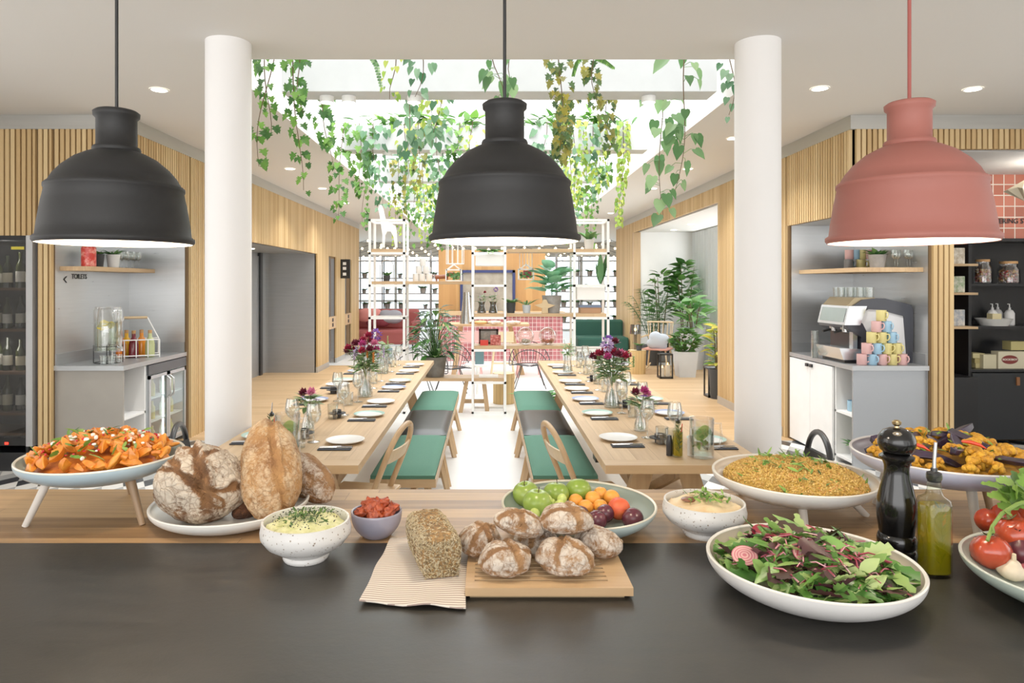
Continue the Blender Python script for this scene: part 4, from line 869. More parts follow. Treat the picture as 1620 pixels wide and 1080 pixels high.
def cushion(label, x0, x1, y0, y1, m, z=.40):
    a, b = (x1-x0)/2-.006, (y1-y0)/2-.008; n = 14; vs = []; fs = []
    g = MB(); P = []
    for i in range(n+1):
        for j in range(n+1):
            u, v = i/n*2-1, j/n*2-1; e = (1-abs(u)**7)*(1-abs(v)**7); P.append((u*a, v*b, .02+.030*e**.5))
    g.v = P; g.f = [(i*(n+1)+j, (i+1)*(n+1)+j, (i+1)*(n+1)+j+1, i*(n+1)+j+1) for i in range(n) for j in range(n)]; g.m = [0]*len(g.f); g.a = [0]*len(P)
    g.box(-a, -b, 0, a, b, .022)
    tag(g.build('seat_cushion', m, loc=((x0+x1)/2, (y0+y1)/2, z+.001), ang=50), label, 'cushion', 'bench cushions')
for side, x0, x1 in (('left', -.735, -.325), ('right', .27, .68)):
    for (y0, y1, nm, m) in ((4.2, 5.33, 'nearest', GRN), (5.33, 6.37, 'middle', LEA), (6.37, 7.53, 'farthest', GRN)):
        bench('oak bench, %s of the three on the %s side of the aisle' % (nm, side), x0, x1, y0, y1)
        cushion('%s cushion on the %s bench at the %s of the aisle' % ('black leather' if m is LEA else 'green wool', nm, side), x0, x1, y0, y1, m)
bench('oak bench at the outer side under the right dining table', .98, 1.30, 3.75, 4.9, .38)

# ---- chairs
def wood_chair(label, x, y, rz):
    t = thing('dining_chair', label, 'chair', (x, y, 0), rz, 'oak dining chairs')   # faces local -X, back at +X
    MB().box(-.20, -.2, .425, .16, .2, .448).build('seat', OAKX, t, bevel=.01, smooth=False)
    for sx_, sy in ((-1, -1), (-1, 1), (1, -1), (1, 1)): MB().tube([(sx_*.14-.02, sy*.16, .43), (sx_*.19-.02, sy*.19, 0)], [.017, .013], 10).build('leg', OAKZ, t)
    pts = []
    for i in range(25):
        a = PI*i/24; y_ = -.175*math.cos(a); z_ = .43+.22+.19*math.sin(a)**.8 if 0 < i < 24 else .43
        if i in (0, 24): y_ *= .95
        pts.append((.11+(z_-.43)*.36, y_, z_))
    pts = [(.10, -.16, .43), (.15, -.172, .56)]+pts[1:24]+[(.15, .172, .56), (.10, .16, .43)]
    MB().tube(pts, [.0155]*len(pts), 12).build('back_hoop', OAKZ, t)
    m = MB(); n = 12; vs = []
    for i in range(n+1):
        y_ = -.16+.32*i/n; q = .02*(1-(y_/.16)**2)
        for z_ in (.655, .725): 
            for e in (0, .012): vs.append((.11+(z_-.43)*.36+q+e, y_, z_))
    fs = []
    for i in range(n): a = i*4; fs += [(a, a+4, a+6, a+2), (a+1, a+3, a+7, a+5), (a+2, a+6, a+7, a+3), (a, a+1, a+5, a+4)]
    m.add(vs, fs).build('back_slat', OAKL, t); return t
wood_chair('oak chair with a curved hoop back at the left table, before the green bench', -.70, 3.78, -.2)
wood_chair('oak chair with a curved hoop back at the right table, before the green bench', .57, 3.78, PI+.2)
BW = pm('232528', .35, name='black_bentwood')
def bent_chair(label, x, y, rz, zt=.87):
    t = thing('bentwood_chair', label, 'chair', (x, y, 0), rz, 'black bentwood chairs')  # faces +X, back at -X
    MB().lathe([(0,.44),(.19,.44),(.205,.45),(.205,.462),(.19,.468),(0,.466)], 40).build('seat', BW, t)
    for sx_, sy in ((1, -1), (1, 1), (-1, -1), (-1, 1)): MB().tube([(sx_*.13, sy*.13, .45), (sx_*.2, sy*.18, 0)], [.015, .011], 10).build('leg', BW, t)
    pts = [(-.15, -.15, .45), (-.185, -.195, .58), (-.205, -.215, .70)]
    for i in range(1, 16): a = PI*i/16; pts.append((-.21-.01*math.sin(a), -.215*math.cos(a), .70+(zt-.715)*math.sin(a)))
    pts += [(-.205, .215, .70), (-.185, .195, .58), (-.15, .15, .45)]
    MB().tube(pts, .0145, 12).build('back_hoop', BW, t)
    n = 14; vs = []
    for i in range(n+1):
        y_ = -.205+.41*i/n; q = -.045*(1-(y_/.205)**2)
        for z_ in (.655, .735):
            for e in (0, .01): vs.append((-.195+q-e, y_, z_))
    fs = []
    for i in range(n): a = i*4; fs += [(a, a+4, a+6, a+2), (a+1, a+3, a+7, a+5), (a+2, a+6, a+7, a+3), (a, a+1, a+5, a+4)]
    MB().add(vs, fs).build('back_slat', BW, t); return t
bent_chair('black bentwood chair left of the left table, behind the bread', -1.44, 3.68, .25)
bent_chair('black bentwood chair right of the right table, behind the couscous', 1.45, 3.47, PI-.2)

# ---- place settings
PL = {}
def plate(label, x, y, r, rim):
    t = thing('dinner_plate', label, 'plate', (x, y, TZ+.001), group='stoneware plates')
    if rim not in PL: PL[rim] = (pm('e6e4df', .3, name='plate_glaze'), pm(rim, .3, name='plate_rim'))
    MB().lathe([(0,0),(r*.55,0),(r*.8,.006),(r*.97,.013),(r,.017),(r*.97,.0175),(r*.86,.012),(r*.78,.009),(0,.008)], 40).build('plate_body', PL[rim][0], t, ang=60)
    if rim != 'e6e4df': MB().lathe([(r*.80,.0098),(r*.86,.0125),(r*.97,.018),(r*1.003,.0172),(r*.97,.0179)], 40, cap=False).build('coloured_rim', PL[rim][1], t, ang=60)
NAP = noisem('charcoal_linen', ['2c2e33', '3a3d43'], 300, .9, .2, .001)
def napkin(label, x, y, s):
    t = thing('napkin', label, 'napkin', (x, y, TZ+.001), group='charcoal napkins'); MB().box(-.085, -.035, 0, .085, .035, .006).build('folded_cloth', NAP, t, smooth=False, bevel=.002)
    tag(t)
def cutlery(label, x, y):
    t = thing('cutlery_set', label, 'cutlery', (x, y, TZ+.0085), .05, 'cutlery on the napkins')
    MB().tube([(-.08, .012, .002), (.03, .012, .003)], [.0025, .0035], 8).box(.03, .007, .0, .085, .019, .003).build('fork', SIL, t, smooth=False)
    MB().tube([(-.08, -.008, .002), (.01, -.008, .003)], .0035, 8).box(.01, -.014, .0, .09, -.003, .002).build('knife', SIL, t, smooth=False)
def glassware(proto_fn):
    return proto_fn()
def wine_glass(loc, label, grp='wine glasses on the tables', s=1):
    t = thing('wine_glass', label, 'glass', loc, group=grp)
    MB().lathe([(0,0),(.033,.001),(.034,.003),(.008,.008),(.004,.014),(.0038,.09),(.008,.098),(.026,.112),(.038,.135),(.040,.155),(.036,.185),(.031,.21),(.030,.21),(.035,.184),(.0388,.155),(.0365,.136),(.025,.115),(.0,.102)], 28).build('glass_body', GLW, t, ang=60)
    t.scale = (s,)*3; return t
def tumbler(loc, label, grp='water tumblers on the tables'):
    t = thing('tumbler', label, 'glass', loc, group=grp)
    MB().lathe([(0,0),(.030,0),(.034,.09),(.0325,.09),(.029,.006),(0,.006)], 28).build('glass_body', GLW, t, ang=60); return t
T = TZ+.001; wg = None; tb0 = None
def wgl(x, y, lb):
    global wg
    if wg is None: wg = wine_glass((x, y, T), lb)
    else: dup(wg, (x, y, T), label=lb)
def tml(x, y, lb):
    global tb0
    if tb0 is None: tb0 = tumbler((x, y, T), lb)
    else: dup(tb0, (x, y, T), label=lb)
ORD = ['first', 'second', 'third', 'fourth', 'fifth', 'sixth', 'seventh', 'eighth']
W_, G_, B_ = 'e6e4df', '9fc0b2', '8f9fc4'
CN = {W_: 'white', G_: 'green-rimmed', B_: 'blue-rimmed'}
def setting(side, edge, lst, napk, gx_):
    for i, (px, py, c) in enumerate(lst):
        p = G(px, py, TZ+.015); r = .104 if i == 0 else .10
        if side == 'left' and edge == 'aisle': x = LX1-.16
        elif side == 'left': x = LX0+.15
        elif edge == 'aisle': x = RX0+.16
        else: x = RX1-.15
        y = p.y; w = '%s from the counter, %s side, %s table' % (ORD[i], 'aisle' if edge == 'aisle' else 'outer', side)
        plate('%s stoneware plate, %s' % (CN[c], w), x, y, r, c)
        if napk:
            napkin('folded charcoal napkin beside the plate, '+w, x+(.02 if side == 'right' else -.02), y-.155, 1); cutlery('knife and fork on a napkin, '+w, x+(.02 if side == 'right' else -.02), y-.155)
        sg = 1 if x < gx_ else -1
        wgl(x+sg*.17, y+.02+R.uniform(-.03, .03), 'stemmed wine glass, '+w); tml(x+sg*.215, y-.10+R.uniform(-.02, .02), 'clear water tumbler, '+w)
setting('left', 'aisle', [(561,695,W_),(601,654,G_),(615,634,W_),(634,612,B_),(641,601,G_),(656,586,W_),(663,576,W_)], True, (LX0+LX1)/2)
setting('left', 'outer', [(384,687,G_),(484,631,B_),(520,607,W_),(538,600,G_),(552,586,B_),(570,576,W_)], True, (LX0+LX1)/2)
setting('right', 'aisle', [(960,691,W_),(928,652,G_),(912,630,B_),(902,614,W_),(892,602,W_),(883,588,W_),(875,577,W_)], True, (RX0+RX1)/2)
setting('right', 'outer', [(1144,694,G_),(1061,652,B_),(1042,630,G_),(1010,602,W_),(988,587,G_),(975,577,W_)], True, (RX0+RX1)/2)
# candle holders, shakers
def tealight(lb, px, py):
    p = G(px, py, TZ); t = thing('tealight_holder', lb, 'candle holder', (p.x, p.y, T), group='black tealight holders')
    MB().lathe([(0,0),(.026,0),(.028,.024),(.056,.025),(.057,.029),(.028,.030),(.028,.048),(.022,.048),(.022,.036),(0,.036)], 32).build('holder', pm('232428', .5, name='black_iron'), t, ang=40)
    MB().cyl((0, 0, 0), .02, .036, .042).build('candle', WHT, t)
for lb, px, py in (('black saucer tealight holder at the near end of the right table', 1044, 700), ('black tealight holder by the small vase of the right table', 991, 644), ('black tealight holder behind the jug of the left table', 481, 692), ('black tealight holder right of the small vase of the left table', 533, 660), ('black tealight holder left of the small vase, farther down the left table', 528, 622), ('black tealight holder before the tall vase of the right table', 938, 602)): tealight(lb, px, py)
p = G(1084, 722, TZ); MBk = BLKS
for i, (dx, c, nm) in enumerate(((-.035, '222326', 'black pepper shaker left of the oil bottle'), (.07, 'e8e6e2', 'white salt shaker right of the oil bottle'))):
    q = G(1072, 722, TZ); tag(MB().lathe([(0,0),(.016,0),(.016,.07),(.013,.082),(.010,.10),(.0,.104)], 24).build('shaker', pm(c, .3, name='shaker_paint'), loc=(q.x+dx, q.y+.02, T)), nm+' on the right table', 'shaker')
p = G(1072, 722, TZ); oil_bottle('small oil bottle with a black pourer on the right dining table', p.x, p.y, T, .72)
p = G(430, 708, TZ); oil_bottle('small oil bottle with a black pourer on the left dining table, behind the bread', p.x, p.y, T, .72)
MINT = leafm('mint_leaf', ['3d7a2a', '5aa03c', '7ab84e'], .2)
LIME = pm('a9c26a', .3, name='lime_flesh')
def jug(lb, px, py, rr=.058, h=.19):
    p = G(px, py, TZ); t = thing('water_jug', lb, 'jug', (p.x, p.y, T))
    MB().lathe([(0,0),(rr,0),(rr*1.02,.01),(rr,h*.8),(rr*1.03,h),(rr*.97,h),(rr*.95,h*.8),(rr*.96,.012),(0,.012)], 36).build('glass_body', GLS, t, ang=50)
    MB().tube([(rr, 0, h*.86), (rr+.035, 0, h*.86), (rr+.04, 0, h*.5), (rr+.03, 0, h*.25), (rr, 0, h*.22)], .006, 10).build('handle', GLS, t)
    MB().cyl((0, 0, 0), rr*.93, .013, h*.72, 32).build('water', WATER, t)
    m = MB()
    for _ in range(9): a = R.uniform(0, 6.3); m.leaf((R.uniform(-.03, .03), -.02+R.uniform(-.02, .01), h*R.uniform(.35, .74)), (math.cos(a), .3*math.sin(a), R.uniform(-1.2, .3)), (R.gauss(0, .5), -1, .4), .036, .022, 'heart', .2, .1)
    m.build('mint_sprig', MINT, t)
    for k in range(3): MB().lathe([(0, 0), (rr*.5, 0), (rr*.5, .004), (0, .004)], 20, xf=Matrix.Rotation(1.1+k*.3, 4, 'X')).build('lime_slice', LIME, t, loc=(.012*k-.01, 0, h*(.55+.06*k)))
jug('glass water jug with mint and lime at the near end of the right table', 1110, 722); jug('glass water jug with mint at the near end of the left table, behind the bread', 455, 716, .062, .2)

# ---- flower vases
FC = {'crimson': '9c1f3c', 'magenta': 'b8407e', 'pink': 'd77a9c', 'violet': '8a5ab4', 'lilac': 'c3aed0', 'maroon': '6a1c30', 'white': 'ece6e2', 'green': '9ab06a', 'orange': 'd98a3a'}
STEM = pm('5d7a3a', .6, name='flower_stem')
FLV = leafm('sage_leaf', ['7a9a68', '9ab08a', '587f42'], .2)
def vase(name, lb, x, y, z, rb, rt, h, fl, spread, fh, sc_=1., wide=True, fs_=1., glassm=None, leaves=24):
    t = thing(name, lb, 'vase', (x, y, z))
    pr = [(0,0),(rb,0),(rb*1.03,h*.08),(rb*.9,h*.3),(rt*.75,h*.62),(rt*.72,h*.8),(rt,h),(rt*.93,h),(rt*.66,h*.8),(rb*.83,h*.3),(rb*.94,h*.08),(0,.006)]
    MB().lathe(pr, 32).build('glass_body', glassm or GLS, t, ang=70)
    MB().lathe([(0,.007),(rb*.9,.01),(rb*.78,h*.32),(0,h*.321)], 24).build('water', WATER, t)
    ms = MB(); fl = fl+[(c, ty) for c, ty in fl if ty != 'allium'][:int(len(fl)*.8)] if len(fl) > 8 else fl
    for i, (c, ty) in enumerate(fl):
        a = i*2.4+R.uniform(-.4, .4); q = spread*math.sqrt((i+.6)/len(fl)); top = Vector((q*math.cos(a), q*math.sin(a)*.8, h+fh*(1.15-.6*q/spread)*R.uniform(.8, 1.1)))
        if ty == 'allium' : top.z = h+fh*R.uniform(1.05, 1.35)
        ms.tube([(-top.x*.25, -top.y*.25, .01), (top.x*.12, top.y*.12, h*.95), tuple(top)], .0017, 5)
        m = MB(); r = {'rose': .022, 'allium': .03, 'daisy': .02, 'spike': .014}[ty]*fs_
        if ty == 'rose':
            for k in range(16): e = (k+.5)/16; aa = k*2.4; dr = Vector((math.cos(aa)*e, math.sin(aa)*e, 1.1-e)); m.leaf(top+dr*r*.25, dr, (dr.x, dr.y, -.5), r*1.0, r*.95, 'heart', -.3, .3)
        elif ty == 'allium':
            for k in range(70): dr = Vector((R.gauss(0, 1), R.gauss(0, 1), R.gauss(0, 1))).normalized(); m.leaf(top+dr*r*.55, dr, (R.random(), R.random(), R.random()), r*.5, r*.28, 'long', 0, .2)
        elif ty == 'spike':
            for k in range(26): aa = k*2.4; m.leaf(top+Vector((0, 0, -.05+k*.003)), (math.cos(aa), math.sin(aa), .7), (0, 0, 1), r*.8, r*.5, 'heart', .1, .2)
        else:
            for k in range(12): aa = k*.5236; m.leaf(top, (math.cos(aa), math.sin(aa), .25), (0, 0, 1), r, r*.4, 'long', .1, .1)
        m.build('flower_head', pm(FC[c], .6, name=c+'_petal', var=.2, sc_=60), t)
    ms.build('stems', STEM, t)
    m = MB()
    for k in range(leaves): a = R.uniform(0, 6.28); q = spread*R.uniform(.2, .95); m.leaf((q*.5*math.cos(a), q*.5*math.sin(a), h+fh*R.uniform(-.1, .6)), (math.cos(a), math.sin(a), R.uniform(-.1, .9)), (0, 0, 1), .05*fs_, .022*fs_, R.choice(('blade', 'heart', 'long')), .3, .3)
    m.build('leaves', FLV, t); return t
p = G(493, 675, TZ); vase('flower_vase', 'small glass vase with a pink flower, nearest on the left table', -1.055, 3.98, T, .038, .026, .135, [('pink','rose'),('maroon','rose'),('violet','daisy'),('maroon','daisy'),('green','daisy'),('lilac','daisy')], .07, .09, fs_=1.5, leaves=24)
vase('flower_vase', 'tall glass vase of crimson and violet flowers on the left table', (578-EX)/F*5.2, 5.2, T, .055, .045, .21, [('crimson','rose'),('crimson','rose'),('magenta','rose'),('crimson','rose'),('maroon','rose'),('pink','rose'),('lilac','spike'),('lilac','spike'),('violet','allium'),('maroon','rose'),('orange','spike'),('lilac','spike'),('crimson','daisy'),('maroon','daisy')], .155, .22, fs_=1.7, leaves=90)
vase('flower_vase', 'tall glass vase of crimson flowers and purple alliums on the right table', (968-EX)/F*4.75, 4.75, T, .055, .045, .21, [('maroon','rose'),('magenta','rose'),('crimson','rose'),('maroon','rose'),('crimson','rose'),('pink','rose'),('violet','allium'),('lilac','allium'),('white','daisy'),('green','spike'),('maroon','rose'),('lilac','daisy'),('crimson','rose'),('green','spike')], .16, .21, fs_=1.65, leaves=90)
vase('flower_vase', 'small glass vase of pink and dark flowers, nearest on the right table', .885, 3.98, T, .038, .03, .135, [('magenta','rose'),('maroon','rose'),('violet','daisy'),('pink','rose'),('maroon','daisy'),('white','daisy')], .07, .09, fs_=1.5, leaves=24)
vase('flower_vase', 'glass vase of green stems at the far end of the left table', (607-EX)/F*6.6, 6.6, T, .05, .045, .18, [('green','spike'),('white','daisy'),('green','daisy'),('green','spike')], .10, .16, fs_=1.2, leaves=50)
vase('flower_vase', 'glass vase of pale green flowers at the far end of the right table', (898-EX)/F*6.6, 6.6, T, .05, .045, .18, [('green','spike'),('white','daisy'),('orange','daisy'),('green','daisy')], .09, .16, fs_=1.1, leaves=40)
tag(MB().box(-.05, -.01, -.03, .05, .01, .03).build('socket_box', BLK, loc=(RX0+.04, 3.75, .665), rot=(0, 0, PI/2), smooth=False), 'black socket box under the aisle edge of the right table', 'socket')
tag(MB().box(-.09, -.008, 0, .09, .008, .17).build('menu_board', pm('6f8a94', .4, name='menu_blue_grey'), loc=(-1.12, 7.3, T), rot=(-.15, 0, .1), smooth=False, bevel=.002), 'blue grey menu board standing at the far end of the left table', 'menu')
# ------------------------------------------------------------ left: wine cabinet
wc = thing('wine_cabinet', 'tall black wine cabinet with a silver edge, far left', 'wine cabinet', (-3.945, D0-.02, 0))
MB().box(-.62, .05, .0, .11, .45, 2.0).build('carcass', BLK, wc, smooth=False) if 0 else None
m = MB().box(-.62, .42, .0, .0, .46, 2.02).box(-.02, .0, .0, .0, .46, 2.02).box(-.62, .0, 0, -.0, .46, .16).box(-.62, 0, 1.98, 0, .46, 2.02).box(-.62, .0, .16, -.6, .46, 2.02); m.build('carcass', BLKS, wc, smooth=False)
MB().box(.0, -.03, .22, .055, .46, 2.02).build('side_trim', pm('c3c4c6', .3, .6, name='satin_aluminium'), wc, smooth=False)
for z in (1.55, 1.195, .825, .475, .30): MB().box(-.6, .03, z, -.02, .42, z+.022).build('shelf', pm('6a4c30', .6, name='dark_oak_shelf'), wc, smooth=False)
MB().box(-.6, 0, .22, -.02, .03, .29).build('drawer_front', BLK, wc, smooth=False)
MB().box(-.6, -.006, .29, -.02, .0, 1.98).build('glass_door', glass('d8d8d8', .03, 'smoked_glass', .2), wc, smooth=False)
MB().box(-.14, -.01, 1.9, -.03, -.006, 1.925).build('yellow_label', pm('c8b93a', .5, name='label_yellow'), wc, smooth=False)
MB().box(-.2, -.004, .23, -.17, .0, .25).build('red_display', emis('ff3020', 2, 'red_led'), wc, smooth=False)
lamp('POINT', 3, (-4.2, D0+.06, 1.9), size=.05); lamp('POINT', 2, (-4.2, D0+.06, 1.1), size=.05)  # added point lamps, brighten the bottles behind the glass
GB = pm('1c2114', .12, name='bottle_glass_dark'); GBg = pm('3a3f1e', .12, name='bottle_glass_olive')
def wine_bottle(lb, x, y, z, m, lbl='d9d2c0', h=.30, grp='wine bottles in the cabinet'):
    t = thing('wine_bottle', lb, 'bottle', (x, y, z), group=grp); r = .037; k = h/.3
    MB().lathe([(0,0),(r,0),(r,.18*k),(r*.8,.205*k),(.014,.235*k),(.0135,.29*k),(.0145,.292*k),(.0145,h),(0,h)], 20).build('glass_body', m, t, ang=50)
    MB().lathe([(r+.0006,.05*k),(r+.0006,.14*k)], 20, cap=False).build('paper_label', pm(lbl, .7, name='bottle_label'), t)
for si, (z, nm) in enumerate(((1.572, 'top'), (1.217, 'second'), (.847, 'third'), (.497, 'fourth'))):
    for i in range(5):
        wine_bottle('dark wine bottle, %s from the right on the %s shelf of the cabinet' % (ORD[i], nm), -4.02-i*.10, D0+.12+.02*(i % 2), z, (GB, GBg)[(i+si) % 2], ('d9d2c0', 'c8bfa4', 'e2ded2')[(i*2+si) % 3], (.29, .31, .28, .27)[(i+si) % 4])

# ---- left niche
def counter_niche(pref, xa, xb, sgn):
    pass
GY = pm('9f9a92', .45, .2, name='taupe_steel_panel'); GY2 = steel('grey_steel_panel', 'a9adb2', .35, (2, 2, 30), .92)
lc = thing('drinks_counter', 'steel topped drinks counter in the left niche', 'counter', (0, 0, 0))
m = MB().box(XO, D0-.0, .86, XL-.0, D1, .90); m.build('worktop', STEEL, lc, smooth=False)
MB().box(XO, D0+.03, .9, XO+.015, D1, 1.0).box(XO, D1-.015, .9, XL-.02, D1, 1.0).build('upstand', STEEL, lc, smooth=False)
MB().box(XO, D0+.03, 0, XL-.02, D0+.05, .86).build('front_panel', GY, lc, smooth=False)
MB().box(XL-.35, D0+.05, 0, XL-.32, D0+.4, .86).box(XL-.32, D0+.05, .05, XL-.02, D0+.42, .07).box(XL-.32, D0+.05, .42, XL-.02, D0+.42, .44).box(XL-.32, D0+.40, 0, XL-.02, D0+.42, .86).build('open_shelves', WHT, lc, smooth=False)
fg = thing('bottle_fridge', 'two door glass fronted bottle fridge under the drinks counter', 'fridge', (XL, D0+.44, 0))
MB().box(-.5, 0, .05, -.02, .78, .07).box(-.5, 0, .05, -.48, .78, .8).box(-.5, 0, .8, -.02, .78, .85).box(-.5, 0, .05, -.02, .02, .8).box(-.5, .76, .05, -.02, .78, .8).build('carcass', pm('d0d4d6', .4, name='fridge_lining'), fg, smooth=False)
MB().box(-.02, 0, .76, -.0, .78, .85).build('control_panel', pm('4a4c50', .4, name='dark_panel'), fg, smooth=False)
for k, (a, b) in enumerate(((.01, .385), (.395, .77))):
    d_ = MB().box(-.02, a, .08, .0, a+.03, .75).box(-.02, b-.03, .08, .0, b, .75).box(-.02, a, .08, 0, b, .11).box(-.02, a, .72, 0, b, .75).build('door', pm('b9bcc0', .3, .6, name='fridge_metal'), fg, smooth=False)
    MB().box(-.012, a+.03, .11, -.008, b-.03, .72).build('pane', glass('eef6f8', .05, 'fridge_glass', .3), d_, smooth=False)
    yh = b-.03 if k == 0 else a+.03; MB().tube([(0, yh, .50), (.035, yh, .53), (.035, yh, .68), (0, yh, .71)], .008, 10).build('handle', SIL, d_)
MB().box(-.48, .02, .3, -.03, .76, .31).box(-.48, .02, .52, -.03, .76, .53).build('wire_shelf', WMET, fg, smooth=False)
MB().box(-.06, .38, .1, -.05, .395, .72).build('light_strip', emis('ffffff', 6, 'fridge_led'), fg, smooth=False)
k = 0
for z in (.07, .31, .53):
    for y in (.08, .17, .26, .46, .55, .64):
        k += 1; tag(MB().lathe([(0,0),(.028,0),(.028,.11),(.012,.14),(.012,.17),(0,.17)], 14).build('juice_bottle', pm(('d7c878', 'cfd8c8', 'e0b060')[k % 3], .2, name='small_bottle'), loc=(XL-.1, D0+.44+y, z+.001)), 'small bottle standing inside the bottle fridge', 'bottle', 'bottles inside the fridge')
sh = tag(MB().box(XO, D0+.08, 1.72, XO+.27, D1, 1.76).build('wall_shelf', OAK, smooth=False, bevel=.002), 'oak wall shelf in the left steel niche', 'shelf')
tt = thing('wall_lettering', 'small black wayfinding arrow and word on the left steel niche', 'lettering', (XO, 6.0, 0))
p = W(103, 437, 0)
text_obj('letters', 'TOILETS', .062, BLK, (.003, .12, 1.6+13/178*1-.02), tt, rot=(PI/2, 0, PI/2))
MB().bar((.003, .045, 1.672), (.003, .01, 1.645), .006).bar((.003, .01, 1.645), (.003, .045, 1.618), .006).build('arrow', BLK, tt, smooth=False)
# shelf things
t = thing('storage_jar', 'red patterned storage jar on the left niche shelf', 'jar', (-3.55, 6.06, 1.761))
MB().lathe([(0,0),(.058,0),(.06,.01),(.06,.165),(.05,.175),(0,.175)], 30).build('jar_body', noisem('red_pattern', ['a81c18', 'c8382c', 'e8b0a0'], 18, .35, .0), t)
MB().lathe([(0,.175),(.055,.175),(.055,.20),(0,.20)], 30).build('lid', pm('b33026', .3, name='red_lid'), t)
SUC = leafm('succulent_green', ['2f5a34', '4c7a46', '6a9a5a'], .15)
def pot_plant(name, lb, x, y, z, r, h, potm, leafmat, n, L, Wr, shape='blade', up=.8, spread=1., stemh=0, grp=None, bend=.35, taper=.78, pr=None, tr=None):
    t = thing(name, lb, 'plant', (x, y, z), group=grp)
    MB().lathe(pr or [(0,0),(r*taper,0),(r,h),(r*.93,h),(r*.9,h*.9),(0,h*.88)], 32).build('pot', potm, t, ang=50)
    m = MB()
    for i in range(n):
        a = i*2.4+R.uniform(-.3, .3); f = (i+.5)/n; u = up+R.uniform(-.25, .25); b = Vector((math.cos(a)*r*.2, math.sin(a)*r*.2, h*.9+stemh*f)); d = Vector((math.cos(a)*spread, math.sin(a)*spread, u))
        l = L*R.uniform(.7, 1.2)
        if stemh: m.tube([(0, 0, h*.9+stemh*f*.7), tuple(b+d.normalized()*l*.5)], .002+.001*stemh, 4)
        m.leaf(b+(d.normalized()*l*.5 if stemh else Vector((0,0,0))), d, (0, 0, 1) if u < 2 else (math.cos(a), math.sin(a), .2), l, l*Wr, shape, bend, .25)
    if stemh: m.tube([(0, 0, h*.8), (0, 0, h+stemh)], [.004+.004*stemh]*2, 6)
    m.build('foliage', leafmat, t)
    if tr: MB().tube([(0, 0, h*.8), (0, 0, h+tr)], .006, 6).build('trunk', STEM, t)
    return t
CONC = noisem('concrete_grey', ['8a8784', 'a5a29e'], 12, .8, .2); POTW = pm('dcdbd8', .6, name='pot_white'); POTD = pm('37393b', .6, name='pot_dark')
pot_plant('potted_succulent', 'small plant in a dark pot behind the red jar', -3.60, 6.30, 1.761, .05, .12, POTD, SUC, 12, .10, .3)
pot_plant('potted_succulent', 'spiky succulent in a white pot on the left niche shelf', -3.53, 6.42, 1.761, .06, .12, POTW, SUC, 16, .12, .2, 'long', .9)
for i in range(8):
    wine_glass((-3.56-.07*(i % 2), 6.58+.06*i, 1.761), 'stemmed glass standing on the left niche shelf, %s from the front' % ORD[i], 'glasses on the left niche shelf', .8)
# dispenser
t = thing('drink_dispenser', 'glass lemon water dispenser on a black wire stand in the left niche', 'dispenser', (-3.41, 6.12, .901))
MB().lathe([(0,.10),(.108,.10),(.116,.11),(.116,.47),(.10,.485),(.104,.49),(.104,.50),(.098,.50),(.11,.47),(.11,.115),(0,.112)], 36).build('glass_jar', GLS, t, ang=50)
MB().cyl((0, 0, 0), .108, .115, .36, 32).build('water', glass('e4eee0', .08, 'lemon_water', .25), t)
m = MB()
for i in range(9): m.lathe([(0, 0), (.032, 0), (.032, .006), (0, .006)], 16, c=(R.uniform(-.06, .06), R.uniform(-.09, -.03), .345+R.uniform(-.03, .01)), xf=Matrix.Rotation(R.uniform(.6, 1.5), 4, 'X'))
m.build('lemon_slices', pm('d8c83a', .4, name='lemon'), t); m = MB()
m.tube([(.11*math.cos(a), .11*math.sin(a), .15) for a in [2*PI*k/24 for k in range(24)]], .004, 6, closed=True)
for k in range(4): a = k*PI/2+.4; m.tube([(.115*math.cos(a), .115*math.sin(a), .16), (.115*math.cos(a), .115*math.sin(a), 0)], .004, 6)
m.tube([(.11*math.cos(a), .11*math.sin(a), .004) for a in [2*PI*k/24 for k in range(24)]], .004, 6, closed=True).build('wire_stand', BLK, t)
MB().tube([(.1, -.03, .14), (.15, -.05, .14), (.155, -.05, .11)], .009, 8).build('tap', SIL, t)
for i, (px, y) in enumerate(((163, 5.98), (176, 6.0), (188, 6.1))): tag(MB().lathe([(0,0),(.026,0),(.03,.075),(.028,.075),(.024,.006),(0,.006)], 20).build('small_glass', GLW, loc=((px-EX)/F*y, y, .901)), 'small upturned tumbler by the dispenser, %s from the left' % ORD[i], 'glass', 'tumblers by the dispenser')
